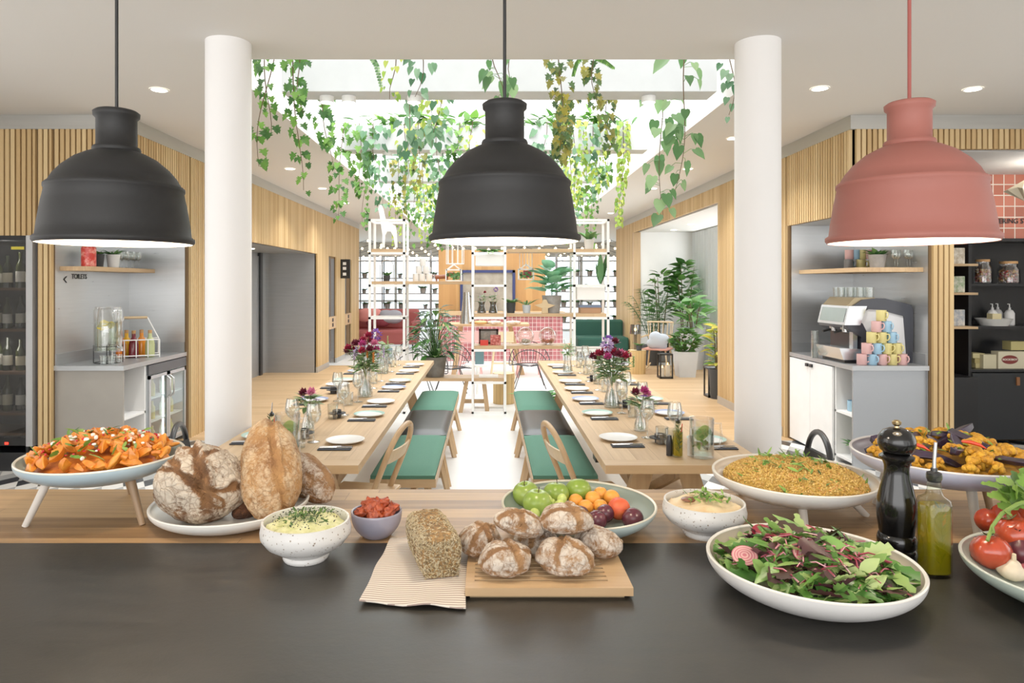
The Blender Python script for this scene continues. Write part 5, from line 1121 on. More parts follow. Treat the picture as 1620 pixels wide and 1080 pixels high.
# bottle carrier
cxp, cyp = -3.41, 6.60
t = thing('bottle_carrier', 'white wire bottle carrier with a wooden handle in the left niche', 'carrier', (cxp, cyp, .901), .5)
m = MB(); w_, l_ = .11, .20
for z in (.02, .17): m.tube([(-l_, -w_, z), (l_, -w_, z), (l_, w_, z), (-l_, w_, z)], .006, 6, closed=True)
for k in range(5):
    for s in (-1, 1): m.tube([(-l_+k*l_/2, s*w_, .17), (-l_+k*l_/2, s*w_, .0)], .005, 6)
for s in (-1, 1): m.tube([(s*l_, 0, .17), (s*.10, 0, .38)], .006, 6)
m.tube([(-l_, -w_, .02), (l_, -w_, .02)], .005, 6).build('wire_frame', WMET, t); MB().tube([(-.10, 0, .38), (.10, 0, .38)], .013, 12).build('handle', OAKL, t)
for i, (dx, dy, c, n_) in enumerate(((-.13, -.05, 'd9701e', 'orange'), (-.02, -.055, '6e1424', 'dark red'), (.12, -.05, 'b9c08a', 'pale green'), (-.08, .05, 'e0a81e', 'yellow'), (.05, .05, 'e28a2a', 'light orange'))):
    ca, sa = math.cos(.5), math.sin(.5); b = thing('juice_bottle', '%s juice bottle with a cork in the white carrier' % n_, 'bottle', (cxp+dx*ca-dy*sa, cyp+dx*sa+dy*ca, .905), group='juice bottles in the carrier')
    MB().lathe([(0,0),(.042,0),(.043,.12),(.035,.165),(.018,.19),(.0175,.225),(0,.225)], 24).build('filled_glass', pm(c, .12, name='juice_'+n_.replace(' ', '_')), b, ang=60); MB().cyl((0, 0, 0), .018, .225, .255, 16).build('cork', pm('b98d5c', .8, name='cork'), b)

# ---- right niche
rc = thing('coffee_counter', 'steel topped coffee counter with white doors in the right niche', 'counter', (0, 0, 0))
MB().box(XR, D0, .86, XP, D1, .90).build('worktop', STEEL, rc, smooth=False)
MB().box(XP-.015, D0+.03, .9, XP, D1, 1.0).box(XR+.02, D1-.015, .9, XP, D1, 1.0).build('upstand', STEEL, rc, smooth=False)
MB().box(XR+.02, D0+.03, 0, XP, D0+.05, .86).build('front_panel', GY2, rc, smooth=False)
MB().box(XR+.02, D0+.05, .05, XR+.34, D0+.34, .07).box(XR+.02, D0+.05, .45, XR+.34, D0+.34, .47).box(XR+.34, D0+.05, 0, XR+.36, D0+.34, .86).box(XR+.02, D0+.32, 0, XR+.36, D0+.34, .86).build('open_shelves', WHT, rc, smooth=False)
for a, b in ((D0+.35, D0+.78), (D0+.785, D1-.005)):
    d_ = MB().box(XR+.0, a, .02, XR+.02, b, .85).build('door', pm('f2f2f1', .35, name='white_laminate'), rc, smooth=False); yy = b-.04 if a < D0+.5 else a+.04
    MB().box(XR-.02, yy-.02, .80, XR+.0, yy+.02, .83).build('handle', BLK, d_, smooth=False)
pot_plant('potted_plant', 'small plant in a glass jar inside the coffee counter shelves', XR+.12, D0+.15, .071, .06, .1, pm('c8ccc8', .3, name='pale_glaze'), SUC, 14, .12, .4)
for i, c in enumerate(('e6d89a', 'a8cfe0')): pass
tag(MB().box(XR+.1, D0+.08, 1.71, XP, D1, 1.75).build('wall_shelf', OAK, smooth=False, bevel=.002), 'oak wall shelf in the right steel niche', 'shelf')
MUG = {'pink': 'dfb2b0', 'yellow': 'ddd08a', 'blue': '9cc4de', 'grey': '77787a'}
MM = {k: pm(v, .35, name='mug_'+k) for k, v in MUG.items()}; mg = {}
def mug(lb, c, x, y, z, rz=0, grp='mugs stacked in a pyramid', s=1):
    key = c
    if key in mg: return dup(mg[key], (x, y, z), rz, lb, s=s)['group'] if 0 else _mug2(dup(mg[key], (x, y, z), rz, lb, s=s), grp)
    t = thing('mug', lb, 'mug', (x, y, z), rz, grp)
    MB().lathe([(0,0),(.038,0),(.0405,.004),(.0405,.094),(.037,.094),(.037,.01),(0,.008)], 28).build('mug_body', MM[c], t, ang=50)
    MB().tube([(.038, 0, .075), (.058, 0, .078), (.066, 0, .055), (.058, 0, .03), (.038, 0, .022)], .0055, 8).build('handle', MM[c], t); t.scale = (s,)*3; mg[key] = t; return t
def _mug2(t, grp): t['group'] = grp; return t
rows = [['pink','blue','pink','yellow','pink'], ['pink','blue','yellow','yellow'], ['yellow','yellow','blue'], ['pink','blue'], ['yellow']]
RN = ['bottom row', 'second row', 'third row', 'fourth row', 'top']
for r_, row in enumerate(rows):
    for i, c in enumerate(row):
        x = 3.255+.0425*r_+.088*i; lb = '%s mug, %s from the left in the %s of the mug pyramid' % (c, ORD[i], RN[r_]) if r_ < 4 else 'yellow mug crowning the mug pyramid'
        mug(lb, c, x, 5.955, .901+.0955*r_, (-.3, -1.2, -1.0, -.9, -1.2)[(i+r_) % 5])
for i, (c, k) in enumerate((('grey', 0), ('blue', 0), ('yellow', 0), ('pink', 0), ('yellow', 0), ('pink', 1), ('blue', 1), ('yellow', 1), ('pink', 1))):
    x = (1318+(i if k == 0 else i-4.6)*9.5-EX)/F*6.75; mug('%s mug, %s from the left in the %s row on the right niche shelf' % (c, ORD[i if k == 0 else i-5], 'lower' if k == 0 else 'upper'), c, x+.10, 6.65+(.09*(i % 2) if k == 0 else .03), 1.751+.096*k, -.5, 'mugs on the right niche shelf', .98)
for c, y in (('yellow', 6.0), ('blue', 6.1)): mug('%s mug inside the open shelves of the coffee counter' % c, c, XR+.12, y, .471, 0, 'mugs inside the coffee counter')
pot_plant('potted_plant', 'leafy plant in a light grey pot on the right niche shelf', 3.53, 6.2, 1.751, .075, .12, CONC, SUC, 26, .12, .4, 'heart', .9)
pot_plant('potted_plant', 'leafy plant in a dark pot on the right niche shelf', 3.61, 6.36, 1.751, .055, .10, POTD, SUC, 20, .09, .4, 'heart', .9)
for i in range(4): wine_glass((3.60+.055*i+.0, 6.05+.05*(i % 2), 1.751), 'stemmed glass on the right niche shelf, %s from the left' % ORD[i], 'glasses on the right niche shelf', .75)
# espresso machine: side panel towards the camera, group heads towards the aisle
es = thing('espresso_machine', 'dark espresso machine with a curved side arch on the coffee counter', 'coffee machine', (0, 0, .901))
def X_(px, d): return (px-EX)/F*d
DB = pm('34363f', .35, name='graphite_shell'); SVR = pm('c9ccd0', .25, .8, name='machine_steel')
def ez(py, d=6.08): return EZ-(py-EY)/F*d-.901
d0 = 6.08
outer = [(1363,582),(1363,533),(1341,519),(1339,512),(1350,484),(1365,474),(1382,472),(1400,472),(1442,482),(1445,490),(1445,582)]
inner = [(1374,582),(1374,530),(1365,512),(1357,506),(1360,496),(1374,489),(1392,490),(1430,500),(1436,582)]
po = [(X_(a, d0), ez(b)) for a, b in outer]; pi_ = [(X_(a, d0), ez(b)) for a, b in inner]
m = MB(); m.prism([(x, z) for x, z in po], d0+.035, 6.60).build('housing', DB, es, smooth=False)
poly = po+pi_[::-1]
MB().prism(poly, d0, d0+.036).build('side_arch', DB, es, smooth=False)
MB().prism(pi_, d0+.012, d0+.034).build('side_inlay', pm('dcdcdf', .3, name='inlay_pale'), es, smooth=False)
hz0, hz1 = ez(514), ez(484)
MB().prism([(3.16, hz0), (3.20, hz1), (3.36, hz1), (3.30, hz0)], d0-.02, 6.56).build('display_hood', SVR, es, smooth=False)
MB().add([(3.163, d0+.01, hz0+.025), (3.163, 6.53, hz0+.025), (3.193, 6.53, hz1-.02), (3.193, d0+.01, hz1-.02)], [(0,3,2,1)]).build('hood_window', pm('7d8a86', .12, name='green_glass'), es, smooth=False)
MB().prism([(3.20, hz1), (3.27, hz1+.075), (3.45, hz1+.075), (3.45, hz1)], d0+.02, 6.54).build('top_tray', pm('8d7f63', .3, .7, name='bronze_steel'), es, smooth=False)
MB().prism([(3.115, .135), (3.15, .03), (3.36, .03), (3.36, .12)], d0-.02, 6.50).build('drip_tray', SVR, es, smooth=False)
MB().box(3.17, d0, 0, 3.4, 6.48, .03).build('foot', BLK, es, smooth=False)
MB().box(3.28, d0+.12, .12, 3.34, 6.55, hz0).build('backsplash', BLKS, es, smooth=False)
for y in (6.2, 6.4):
    g_ = MB().cyl((3.235, y, 0), .036, .27, .33, 24).cyl((3.235, y, 0), .02, .33, hz0, 12).build('group_head', SIL, es); MB().tube([(3.22, y, .285), (3.13, y-.01, .265)], .011, 10).build('portafilter_handle', BLK, g_)
MB().tube([(3.18, 6.12, hz0), (3.17, 6.11, .28)], .006, 8).build('steam_wand', SIL, es)
MB().box(3.26, d0+.03, .12, 3.30, d0+.09, hz0).build('front_column', SVR, es, smooth=False)
for i in range(8):
    x, y = 3.44-.05*(i % 4), 6.16+.07*(i % 4)+.08*(i//4); dup(tb0, (x, y, .901+hz1+.076), label='clear tumbler on top of the espresso machine, %s from the aisle' % ORD[i])['group'] = 'tumblers on the espresso machine'
for i in range(3): dup(tb0, ((1289-EX)/F*6.5, 6.5, .901+.085*i), label='clear tumbler in the stack left of the espresso machine, %s from the bottom' % ORD[i])['group'] = 'stacked tumblers on the coffee counter'
tag(MB().box(0, -.03, -.05, .02, .03, .05).build('wall_socket', WHT, loc=(XP-.021, 6.2, 1.16), smooth=False, bevel=.003), 'small white wall socket in the right steel niche', 'socket')

# ---- shop corner, far right
bs = thing('shelving_unit', 'black shelving unit with cupboards below, far right', 'shelf', (4.78, 6.8, 0))
m = MB().box(0, .36, 0, 1.7, .39, 2.06).box(0, 0, 0, .03, .37, 2.06).box(1.67, 0, 0, 1.7, .37, 2.06).box(.0, 0, 2.03, 1.7, .37, 2.06); m.build('frame', BLKS, bs, smooth=False)
for z in (1.585, 1.16, .73): MB().box(.03, .0, z, 1.67, .36, z+.025).build('shelf', BLKS, bs, smooth=False)
for a, b in ((.03, .56), (.565, 1.1), (1.105, 1.67)):
    d_ = MB().box(a, -.015, .06, b, .0, .72).build('door', pm('1f2226', .4, name='black_door'), bs, smooth=False); MB().box(b-.10, -.03, .60, b-.07, -.015, .68).build('leather_pull', pm('8a5a34', .6, name='tan_leather'), d_, smooth=False)
ds = thing('display_rack', 'dark display rack with narrow oak shelves beside the black unit', 'shelf', (4.12, 7.16, 0))
MB().box(0, 0, 0, .62, .035, 2.06).build('back_panel', pm('5a4634', .6, name='dark_brown_panel'), ds, smooth=False)
for z in (1.78, 1.50, 1.17): MB().box(.0, -.55, z, .62, 0, z+.022).build('shelf', OAKX, ds, smooth=False)
MB().box(.02, -.55, 0, .62, 0, .70).build('cupboard', BLKS, ds, smooth=False)
SW = isl('sweets', ['c84a2a', 'e8d8b0', 'd8a23a', '6a3a24', 'c8506a', 'f0e8d8'], .3, 40, .0, .1)
for lb, px, w_, h_ in (('tall glass jar of mixed sweets on the black top shelf', 1558, .075, .22), ('wide glass jar of mixed sweets on the black top shelf', 1599, .095, .20)):
    x = (px-EX)/F*6.95; t = thing('sweet_jar', lb, 'jar', (x, 6.98, 1.612)); r = w_
    MB().lathe([(0,0),(r,0),(r*1.02,.01),(r*1.02,h_*.72),(r*.8,h_*.85),(r*.8,h_),(r*.76,h_),(r*.76,h_*.84),(r*.96,h_*.7),(r*.96,.01),(0,.01)], 30).build('glass_body', GLS, t, ang=60)
    MB().cyl((0, 0, 0), r*.82, h_, h_+.025, 28).build('cork_lid', pm('b98d5c', .7, name='cork'), t); m = MB()
    for _ in range(170): q = R.random()**.5*r*.85; a = R.uniform(0, 6.28); m.ball((q*math.cos(a), q*math.sin(a), R.uniform(.015, h_*.66)), .011, 7, 5)
    tag(m.build('sweets', SW, t), kind='stuff')
for i, (px, lb) in enumerate(((1570, 'white pump bottle, left of three on the middle black shelf'), (1590, 'white pump bottle, middle of three on the black shelf'), (1597, 'white pump bottle, right of three on the black shelf'))):
    t = thing('pump_bottle', lb, 'bottle', ((px-EX)/F*6.95, 6.95+(i == 1)*.1, 1.187)); MB().lathe([(0,0),(.042,0),(.045,.01),(.045,.12),(.03,.15),(.012,.16),(.012,.18),(0,.18)], 24).build('bottle_body', pm('dedede', .35, name='white_plastic'), t); MB().tube([(0, 0, .18), (0, 0, .215), (-.02, 0, .215)], .005, 8).build('pump', WMET, t)
t = thing('wire_basket', 'white wire basket of small boxes on the middle black shelf', 'basket', ((1572-EX)/F*6.9, 6.9, 1.187)); MB().lathe([(.12,0),(.16,.07)], 20, cap=False).build('mesh', pm('dcdcd8', .5, name='basket_white'), t); MB().box(-.04, -.04, .03, .05, .04, .12).build('small_box', pm('e6d8a8', .5, name='cream_box'), t, smooth=False)
k = 0
for px, z, w_, h_, c in ((1549, 0, .14, .05, 'c8bb86'), (1547, .05, .13, .05, 'b8a870'), (1543, .10, .12, .05, 'd8cc98'), (1606, .05+.13, .16, .09, 'c9bd80')):
    k += 1; tag(MB().box(-w_/2, -.06, 0, w_/2, .06, h_-.002).build('gift_box', pm(c, .6, name='box_card'), loc=((px-EX)/F*6.95, 6.96, .757+z), smooth=False, bevel=.002), 'small yellow-green carton, %s of the stacks on the lowest black shelf' % ORD[k-1], 'box', 'cartons on the lowest black shelf')
t = thing('printed_box', 'cream box with a red oval emblem on the lowest black shelf', 'box', ((1597-EX)/F*6.9, 6.9, .757)); MB().box(-.15, -.05, 0, .15, .05, .17).build('carton', pm('d8d0b4', .6, name='cream_card'), t, smooth=False)
m = MB().lathe([(0,0),(.055,0),(.055,.002),(0,.002)], 28, xf=Matrix.Rotation(PI/2, 4, 'X')); 
m.v = [(x*1.5-.035, y-.0505, z*.8+.09) for x, y, z in m.v]; o_ = len(m.v); m.build('emblem', pm('7a2c28', .5, name='emblem_red'), t, smooth=False)
text_obj('letters', 'ROCKEBOY', .028, pm('efe8d8', .5, name='cream_ink'), (-.035, -.0535, .082), t, align='CENTER')
MB().box(-.30, -.05, 0, -.17, .05, .14).build('side_carton', pm('cfc7a6', .6, name='cream_card_b'), t, smooth=False)
for i, (z, c) in enumerate(((1.802, '9a8a6a'), (1.522, '5f8a4a'), (1.192, '7a8aa0'))):
    tag(MB().box(-.08, -.05, 0, .08, .05, .16).build('shop_packet', noisem('packet_'+str(i), [c, 'e6e2d8'], 20, .4, .0), loc=(4.62, 6.78, z), rot=(0, 0, .2), smooth=False, bevel=.004), 'printed packet on the %s narrow oak shelf of the display rack' % ('upper', 'middle', 'lower')[i], 'packet')
t = thing('paper_lamp', 'pale folded paper lamp at the right edge of the frame', 'lamp', ((1622-EX)/F*6.5, 6.5, 2.5)); m = MB()
for k in range(8):
    a, b = k*PI/4, (k+1)*PI/4; m.add([(0, 0, .10), (.17*math.cos(a), .17*math.sin(a), 0), (.12*math.cos((a+b)/2), .12*math.sin((a+b)/2), .02), (.17*math.cos(b), .17*math.sin(b), 0), (0, 0, -.11)], [(0,1,2),(0,2,3),(1,4,2),(2,4,3)])
m.build('lamp_shade', pm('e9dcc0', .7, name='warm_paper'), t, smooth=False); MB().tube([(0, 0, .1), (0, 0, .26)], .004, 6).build('cord', BLK, t)
lamp('POINT', 16, (5.3, 6.3, 2.6), size=.1)

# ------------------------------------------------------------ open shelf system at d 8.43..8.83
def sx(px): return (px-EX)/128.0
YS0, YS1 = 8.43, 8.83
def frame_rack(mb, x0, x1, z0, z1, levels):
    t_ = .028
    for x in (x0, x1-t_):
        for y in (YS0, YS1-t_): mb.box(x, y, z0, x+t_, y+t_, z1)
    for z in levels:
        for y in (YS0, YS1-t_): mb.box(x0, y, z-t_, x1, y+t_, z)
        for x in (x0, x1-t_): mb.box(x, YS0, z-t_, x+t_, YS1, z)
racks = []
for lb, x0, x1, z1, lv in (('white metal shelf tower above the left table', sx(583), sx(641), 2.41, (2.41, 2.0, 1.6, 1.2, .8, .4, .03)), ('white metal shelf tower in the middle of the aisle', sx(746), sx(801), 2.41, (2.41, 2.0, 1.6, 1.2, .8, .4, .03)), ('white metal shelf tower above the right table', sx(907), sx(964), 2.41, (2.41, 2.0, 1.6, 1.2, .8, .4, .03))):
    t = thing('shelf_tower', lb, 'shelf', (0, 0, 0), group='white metal shelf towers'); m = MB(); frame_rack(m, x0, x1, 0, z1, lv); m.build('frame', WMET, t, smooth=False); racks.append(t)
def plank(lb, x0, x1, z, y1=YS1-.03): tag(MB().box(x0, YS0+.03, z, x1, y1, z+.04).build('shelf_board', OAKX, smooth=False, bevel=.002), lb, 'shelf board', 'oak shelf boards')
plank('oak board at eye level from the left tower to the middle tower', sx(587), sx(745), 1.602)
plank('oak board in the top bay of the left tower', sx(587), sx(637), 2.002)
plank('oak board at chest height from the middle tower to the right tower', sx(750), sx(960), 1.202)
plank('oak board across the top between the middle and right towers', sx(803), sx(960), 2.002)
plank('oak board at table height from the middle tower to the right', sx(750), sx(905), .802)
bn = thing('low_bench', 'low oak bench board with plank legs left of the middle tower', 'bench', (0, 0, 0)); MB().box(sx(664), YS0+.03, .402, sx(800), YS1-.03, .44).build('seat', OAKX, bn, smooth=False, bevel=.002)
for a, b in (((738, 0), (728, 0)), ((765, 0), (771, 0))): 
    for y in (YS0+.08, YS1-.1): MB().bar((sx(a[0]), y, .40), (sx(b[0]), y, 0), .05, .035, up=(0, 1, 0)).build('leg', OAKZ, bn, smooth=False)
MB().box(sx(730), YS0+.2, .10, sx(768), YS0+.23, .15).build('stretcher', OAKX, bn, smooth=False)
for lb, x0, x1, z0, z1 in (('white planter box near the top of the middle tower', sx(752), sx(797), 2.004-.17, 2.004-.03), ('white planter box in the right tower', sx(913), sx(958), 1.57-.16, 1.57)):
    tag(MB().box(x0, YS0+.04, z0, x1, YS1-.04, z1).build('planter_box', WMET, smooth=False, bevel=.003), lb, 'planter box')
YM = 8.62; zt = lambda z: z+.043
gm = pm('fafafa', .5, name='giraffe_white')
m = MB(); g_ = lambda px, py: ((px-610)/124.0, (394-py)/124.0)
body = [(601,391),(602,372),(599,352),(597,338),(595,331),(597,325),(600,324),(603,331),(606,345),(612,352),(622,357),(624,366),(625,391),(622,391),(619,374),(615,366),(609,366),(606,372),(605,391)]
m.prism([g_(a, b) for a, b in body], -.012, .012); tag(m.build('giraffe_figure', gm, loc=(sx(610), YM, zt(2.0)), smooth=False), 'white flat giraffe figure on top of the left tower', 'figurine')
for i, (px, k) in enumerate(((658, 0), (668, 0), (679, 0), (663, 1), (674, 1), (669, 2))):
    mug2 = thing('white_mug', 'white mug, %s in the white mug pyramid on the eye-level board' % ORD[i], 'mug', ((px-EX)/F*YM, YM, zt(1.6)+.096*k), group='white mugs in a pyramid')
    MB().lathe([(0,0),(.038,0),(.04,.004),(.04,.094),(.037,.094),(.037,.01),(0,.008)], 20).build('mug_body', PORC, mug2, ang=50); MB().tube([(.038, 0, .075), (.06, 0, .075), (.06, 0, .028), (.038, 0, .025)], .005, 6).build('handle', PORC, mug2)
m = MB(); m.tube([(-.09, 0, .05), (.0, 0, .055), (.07, 0, .06)], [.028, .026, .03], 12).tube([(.06, 0, .07), (.10, 0, .10), (.14, 0, .10)], [.022, .024, .013], 10)
for x in (-.075, .06):
    for y in (-.018, .018): m.tube([(x, y, .04), (x, y, 0)], .01, 8)
m.tube([(-.11, 0, .06), (-.15, 0, .09)], [.008, .004], 6); m.ball((.095, .022, .085), (.014, .006, .028), 10, 8).ball((.095, -.022, .085), (.014, .006, .028), 10, 8)
tag(m.build('dachshund_figure', pm('8a4a26', .4, name='brown_glaze'), loc=((700-EX)/F*YM, YM, zt(1.6))), 'small brown dachshund figurine on the eye-level board', 'figurine')
def house_lantern(lb, x, y, z, w_, h_, s1):
    t = thing('house_lantern', lb, 'lantern', (x, y, z)); t_ = .012; m = MB()
    for sx_ in (-1, 1):
        for sy in (-1, 1): m.box(sx_*w_/2-t_/2, sy*.08-t_/2, 0, sx_*w_/2+t_/2, sy*.08+t_/2, h_*.65)
    for z_ in (0, h_*.65):
        for sy in (-1, 1): m.box(-w_/2, sy*.08-t_/2, z_, w_/2, sy*.08+t_/2, z_+t_)
        for sx_ in (-1, 1): m.box(sx_*w_/2-t_/2, -.08, z_, sx_*w_/2+t_/2, .08, z_+t_)
    for sy in (-1, 1): m.bar((-w_/2, sy*.08, h_*.65), (0, sy*.08, h_), t_).bar((w_/2, sy*.08, h_*.65), (0, sy*.08, h_), t_)
    m.bar((0, -.08, h_), (0, .08, h_), t_).build('frame', WMET, t, smooth=False)
    if s1: m = MB(); [m.tube([(x_, 0, h_*.6), (x_, 0, s1)], .005, 5) for x_ in (-.08, -.04, 0, .04, .08)]; m.build('hanging_rods', WMET, t)
    m = MB()
    for _ in range(30): m.leaf((R.uniform(-w_*.4, w_*.4), R.uniform(-.06, .06), R.uniform(.02, h_*.45)), (R.gauss(0, 1), R.gauss(0, 1), .6), (0, -1, 0), .05, .03, 'heart', .2, .2)
    m.build('foliage', SUC, t)
    return t
house_lantern('white house shaped glass lantern on the eye-level board, under the middle lamp', (718-EX)/F*YM, YM, zt(1.6), .19, .21, 0)
t = thing('wire_cage', 'white vertical rod cage hanging behind the middle lamp', 'cage', ((720-EX)/F*8.6, 8.6, 1.86)); m = MB()
for k in range(10): a = k*.628; m.tube([(.11*math.cos(a), .11*math.sin(a), 0), (.11*math.cos(a), .11*math.sin(a), .40)], .004, 5)
m.build('rods', WMET, t); MB().tube([(.11*math.cos(k*.26), .11*math.sin(k*.26), 0) for k in range(24)], .005, 6, closed=True).build('ring', WMET, t)
h2 = house_lantern('white house shaped lantern with red boxes hanging right of the middle tower', (832-EX)/F*8.8, 8.8, 1.66, .19, .20, .39)
tag(MB().box(-.05, -.03, 0, .05, .03, .09).build('red_box', pm('9a2a3a', .5, name='box_red'), loc=((834-EX)/F*8.8, 8.8, 1.69), smooth=False), 'dark red box inside the hanging house lantern', 'box')
t = thing('cake_stand_bottle', 'brushed steel conical bottle left of the middle tower', 'bottle', ((738-EX)/F*12.2, 12.2, .905)); t.name = 'steel_flask'; t['category'] = 'flask'
MB().lathe([(0,0),(.12,0),(.115,.05),(.08,.30),(.06,.52),(.055,.56),(0,.56)], 28).build('flask_body', SIL, t, ang=50); MB().tube([(.06, 0, .5), (.13, 0, .42), (.11, 0, .15)], .01, 8).build('handle', BLK, t)
# chest-height board
pot_plant('potted_plant', 'round-leaved plant in a black pot on the chest-height board', (808-EX)/F*YM, YM, zt(1.2), .062, .13, POTD, SUC, 22, .12, .5, 'heart', .9)
pot_plant('potted_orchid', 'arching plant in a pale blue pot on the chest-height board', (833-EX)/F*YM, YM, zt(1.2), .055, .10, pm('c8d0d8', .4, name='pot_pale_blue'), SUC, 9, .17, .18, 'long', 1.0)
pot_plant('potted_philodendron', 'large-leaved philodendron in a big grey concrete pot on the chest-height board', (873-EX)/F*YM, YM, zt(1.2), .125, .22, CONC, leafm('philodendron', ['3f7a52', '6aa884', '8ac4a4', '4f8a4a'], .3), 30, .24, .62, 'heart', .7, stemh=.30, bend=.5)
m = MB(); 
for k in range(4): a = k*PI/2+.785; m.leaf((0, 0, .10), (math.cos(a), .0, math.sin(a)), (0, 1, 0), .14, .09, 'blade', 0, 0)
m = MB().prism([(-.04,0),(.04,0),(.035,.06),(.13,.10),(.04,.12),(.02,.17),(-.02,.17),(-.04,.12),(-.13,.10),(-.035,.06)], -.02, .02); tag(m.build('wooden_ornament', OAKL, loc=((862-EX)/F*8.5, 8.5, zt(1.2)), smooth=False, bevel=.003), 'pale wooden cross shaped ornament before the concrete pot', 'ornament')
DG = glass('6a7276', .2, 'smoked_vase', .6)
for i, (px, lb, fl_) in enumerate(((762, 'dark glass vase of flowers, left of the pair in the middle tower', [('crimson','rose'),('white','daisy'),('lilac','spike')]), (780, 'dark glass vase of flowers, right of the pair in the middle tower', [('violet','allium'),('white','daisy'),('green','daisy'),('white','spike')]))): vase('flower_vase', lb, (px-EX)/F*YM, YM, zt(1.2), .055, .05, .14, fl_, .09, .12, fs_=1.1, glassm=DG, leaves=26)
t = thing('storage_box', 'blue and tan flat box on the board in the right tower', 'box', ((933-EX)/F*YM, YM, zt(1.2))); MB().box(-.13, -.09, 0, .13, .09, .07).build('tan_front', pm('b98f6c', .6, name='tan_card'), t, smooth=False); MB().box(-.14, -.1, .07, .13, .1, .10).build('blue_lid', pm('6f7f9a', .5, name='dusty_blue'), t, smooth=False)
pot_plant('potted_plant', 'leafy plant in a white concrete pot on top of the right tower', (932-EX)/F*YM, YM, zt(2.0), .065, .125, pm('d5d6d4', .7, name='pot_white_concrete'), SUC, 16, .18, .36, 'blade', 1.2)
pot_plant('snake_plant', 'snake plant with broad upright blades in the right tower', (950-EX)/F*YM, YM, 1.575, .05, .03, POTW, leafm('snake_plant', ['3a6a44', '5a8a5a'], .15), 9, .36, .2, 'blade', 4.5, bend=0)
pot_plant('potted_plant', 'small leafy plant in a dark pot in the left tower', (612-EX)/F*YM, YM, zt(1.6), .045, .07, POTD, SUC, 8, .10, .5, 'heart', 1.2)
t = thing('arched_frame', 'thin arched wire frame behind the small plant in the left tower', 'frame', ((612-EX)/F*8.72, 8.72, zt(1.6))); MB().tube([(-.085, 0, 0), (-.085, 0, .2)]+[(-.085*math.cos(PI*k/8), 0, .2+.07*math.sin(PI*k/8)) for k in range(1, 8)]+[(.085, 0, .2), (.085, 0, 0)], .004, 6).build('wire', pm('b8b0a4', .4, name='grey_wire'), t)
# table-height board
for lb, px, c in (('round glass terrarium with pebbles on the table-height board', 831, 'e8e0d0'), ('round glass terrarium with a red flower on the table-height board', 866, 'e05040')):
    t = thing('glass_terrarium', lb, 'terrarium', ((px-EX)/F*YM, YM, zt(.8))); MB().ball((0, 0, .108), .11, 28, 20).build('globe', GLS, t)
    m = MB(); [m.ball((R.uniform(-.06, .06), R.uniform(-.06, .06), .03+R.uniform(0, .03)), R.uniform(.012, .02), 8, 6) for _ in range(24)]; m.build('filling', noisem('pebbles_'+c, ['5a5240', c], 60, .6, .2), t)
t = thing('picture_frame', 'dark wooden picture frame on the board in the middle tower', 'picture frame', ((773-EX)/F*8.75, 8.75, zt(.8)))
m = MB()
for b in ((-.125,0,-.10,.19),(.10,0,.125,.19),(-.125,.165,.125,.19),(-.125,0,.125,.02)): m.box(b[0], -.012, b[1], b[2], .012, b[3])
m.build('frame', pm('3c2a22', .5, name='dark_wood'), t, smooth=False); MB().box(-.1, .0, .02, .1, .006, .165).build('picture', noisem('print_grey', ['6b6a68', 'd8d4ce'], 8, .5, .0), t, smooth=False)
tag(MB().box(-.05, -.03, 0, .05, .03, .065).build('red_box', pm('d0352a', .5, name='bright_red'), loc=((766-EX)/F*8.52, 8.52, zt(.8)), smooth=False), 'bright red box before the picture frame in the middle tower', 'box')
tag(MB().box(-.065, -.03, 0, .065, .03, .125).build('patterned_box', noisem('red_black_pattern', ['3a1a1c', 'c85a50', 'e0b0a8'], 34, .5, .0), loc=((784-EX)/F*8.58, 8.58, zt(.8)), smooth=False), 'red and black patterned box beside the picture frame', 'box')
tag(MB().box(-.12, -.06, 0, .12, .06, .03).build('white_book', WHT, loc=((773-EX)/F*8.55, 8.55, .441), smooth=False, bevel=.002), 'white book lying on the low bench in the middle tower', 'book')

# ------------------------------------------------------------ behind: high table, stools, lounge
ht = thing('high_table', 'high oak table behind the middle tower', 'table', (0, 12.3, 0)); MB().box(-.86, -.3, .865, .72, .35, .905).build('table_top', OAKX, ht, smooth=False, bevel=.003)
for x in (-.5, .38):
    for s in (-1, 1): MB().bar((x, s*.1, .865), (x+(-.12 if x < 0 else .22), s*.24, 0), .08, .05, up=(0, 1, 0)).build('leg', OAKZ, ht, smooth=False)
PNK = pm('e3a9a4', .5, name='stool_pink'); BEI = pm('d9c49c', .5, name='stool_beige')
def bar_stool(lb, px, d, m):
    t = thing('bar_stool', lb, 'stool', ((px-EX)/F*d, d, 0), group='shell bar stools')
    vs = []; fs = []; n = 12
    MB().box(-.19, -.19, .62, .19, .17, .645).build('seat', m, t, smooth=False, bevel=.01)
    b = MB()
    for i in range(n+1): a = PI*(.08+.84*i/n); x, y = -.19*math.cos(a), -.12-.07*math.sin(a); vs += [(x, y, .63), (x*1.02, y-.02, .80), (x*.97, y+.012, .80), (x*.95, y+.012, .63)]
    for i in range(n): 
        for k in range(4): fs.append((4*i+k, 4*i+4+k, 4*i+4+(k+1) % 4, 4*i+(k+1) % 4))
    b.add(vs, fs+[(0,1,2,3)]).build('backrest', m, t)
    for sx_ in (-1, 1):
        for sy in (-1, 1): MB().tube([(sx_*.13, sy*.12, .62), (sx_*.2, sy*.2, 0)], [.018, .014], 8).build('leg', m, t)
    MB().box(-.165, -.175, .25, .165, -.15, .275).build('footrest', m, t, smooth=False); return t
bar_stool('pink shell bar stool, left before the high table', 744, 11.75, PNK); bar_stool('beige shell bar stool in the middle before the high table', 795, 11.75, BEI); bar_stool('pink shell bar stool, right before the high table', 836, 11.9, PNK)
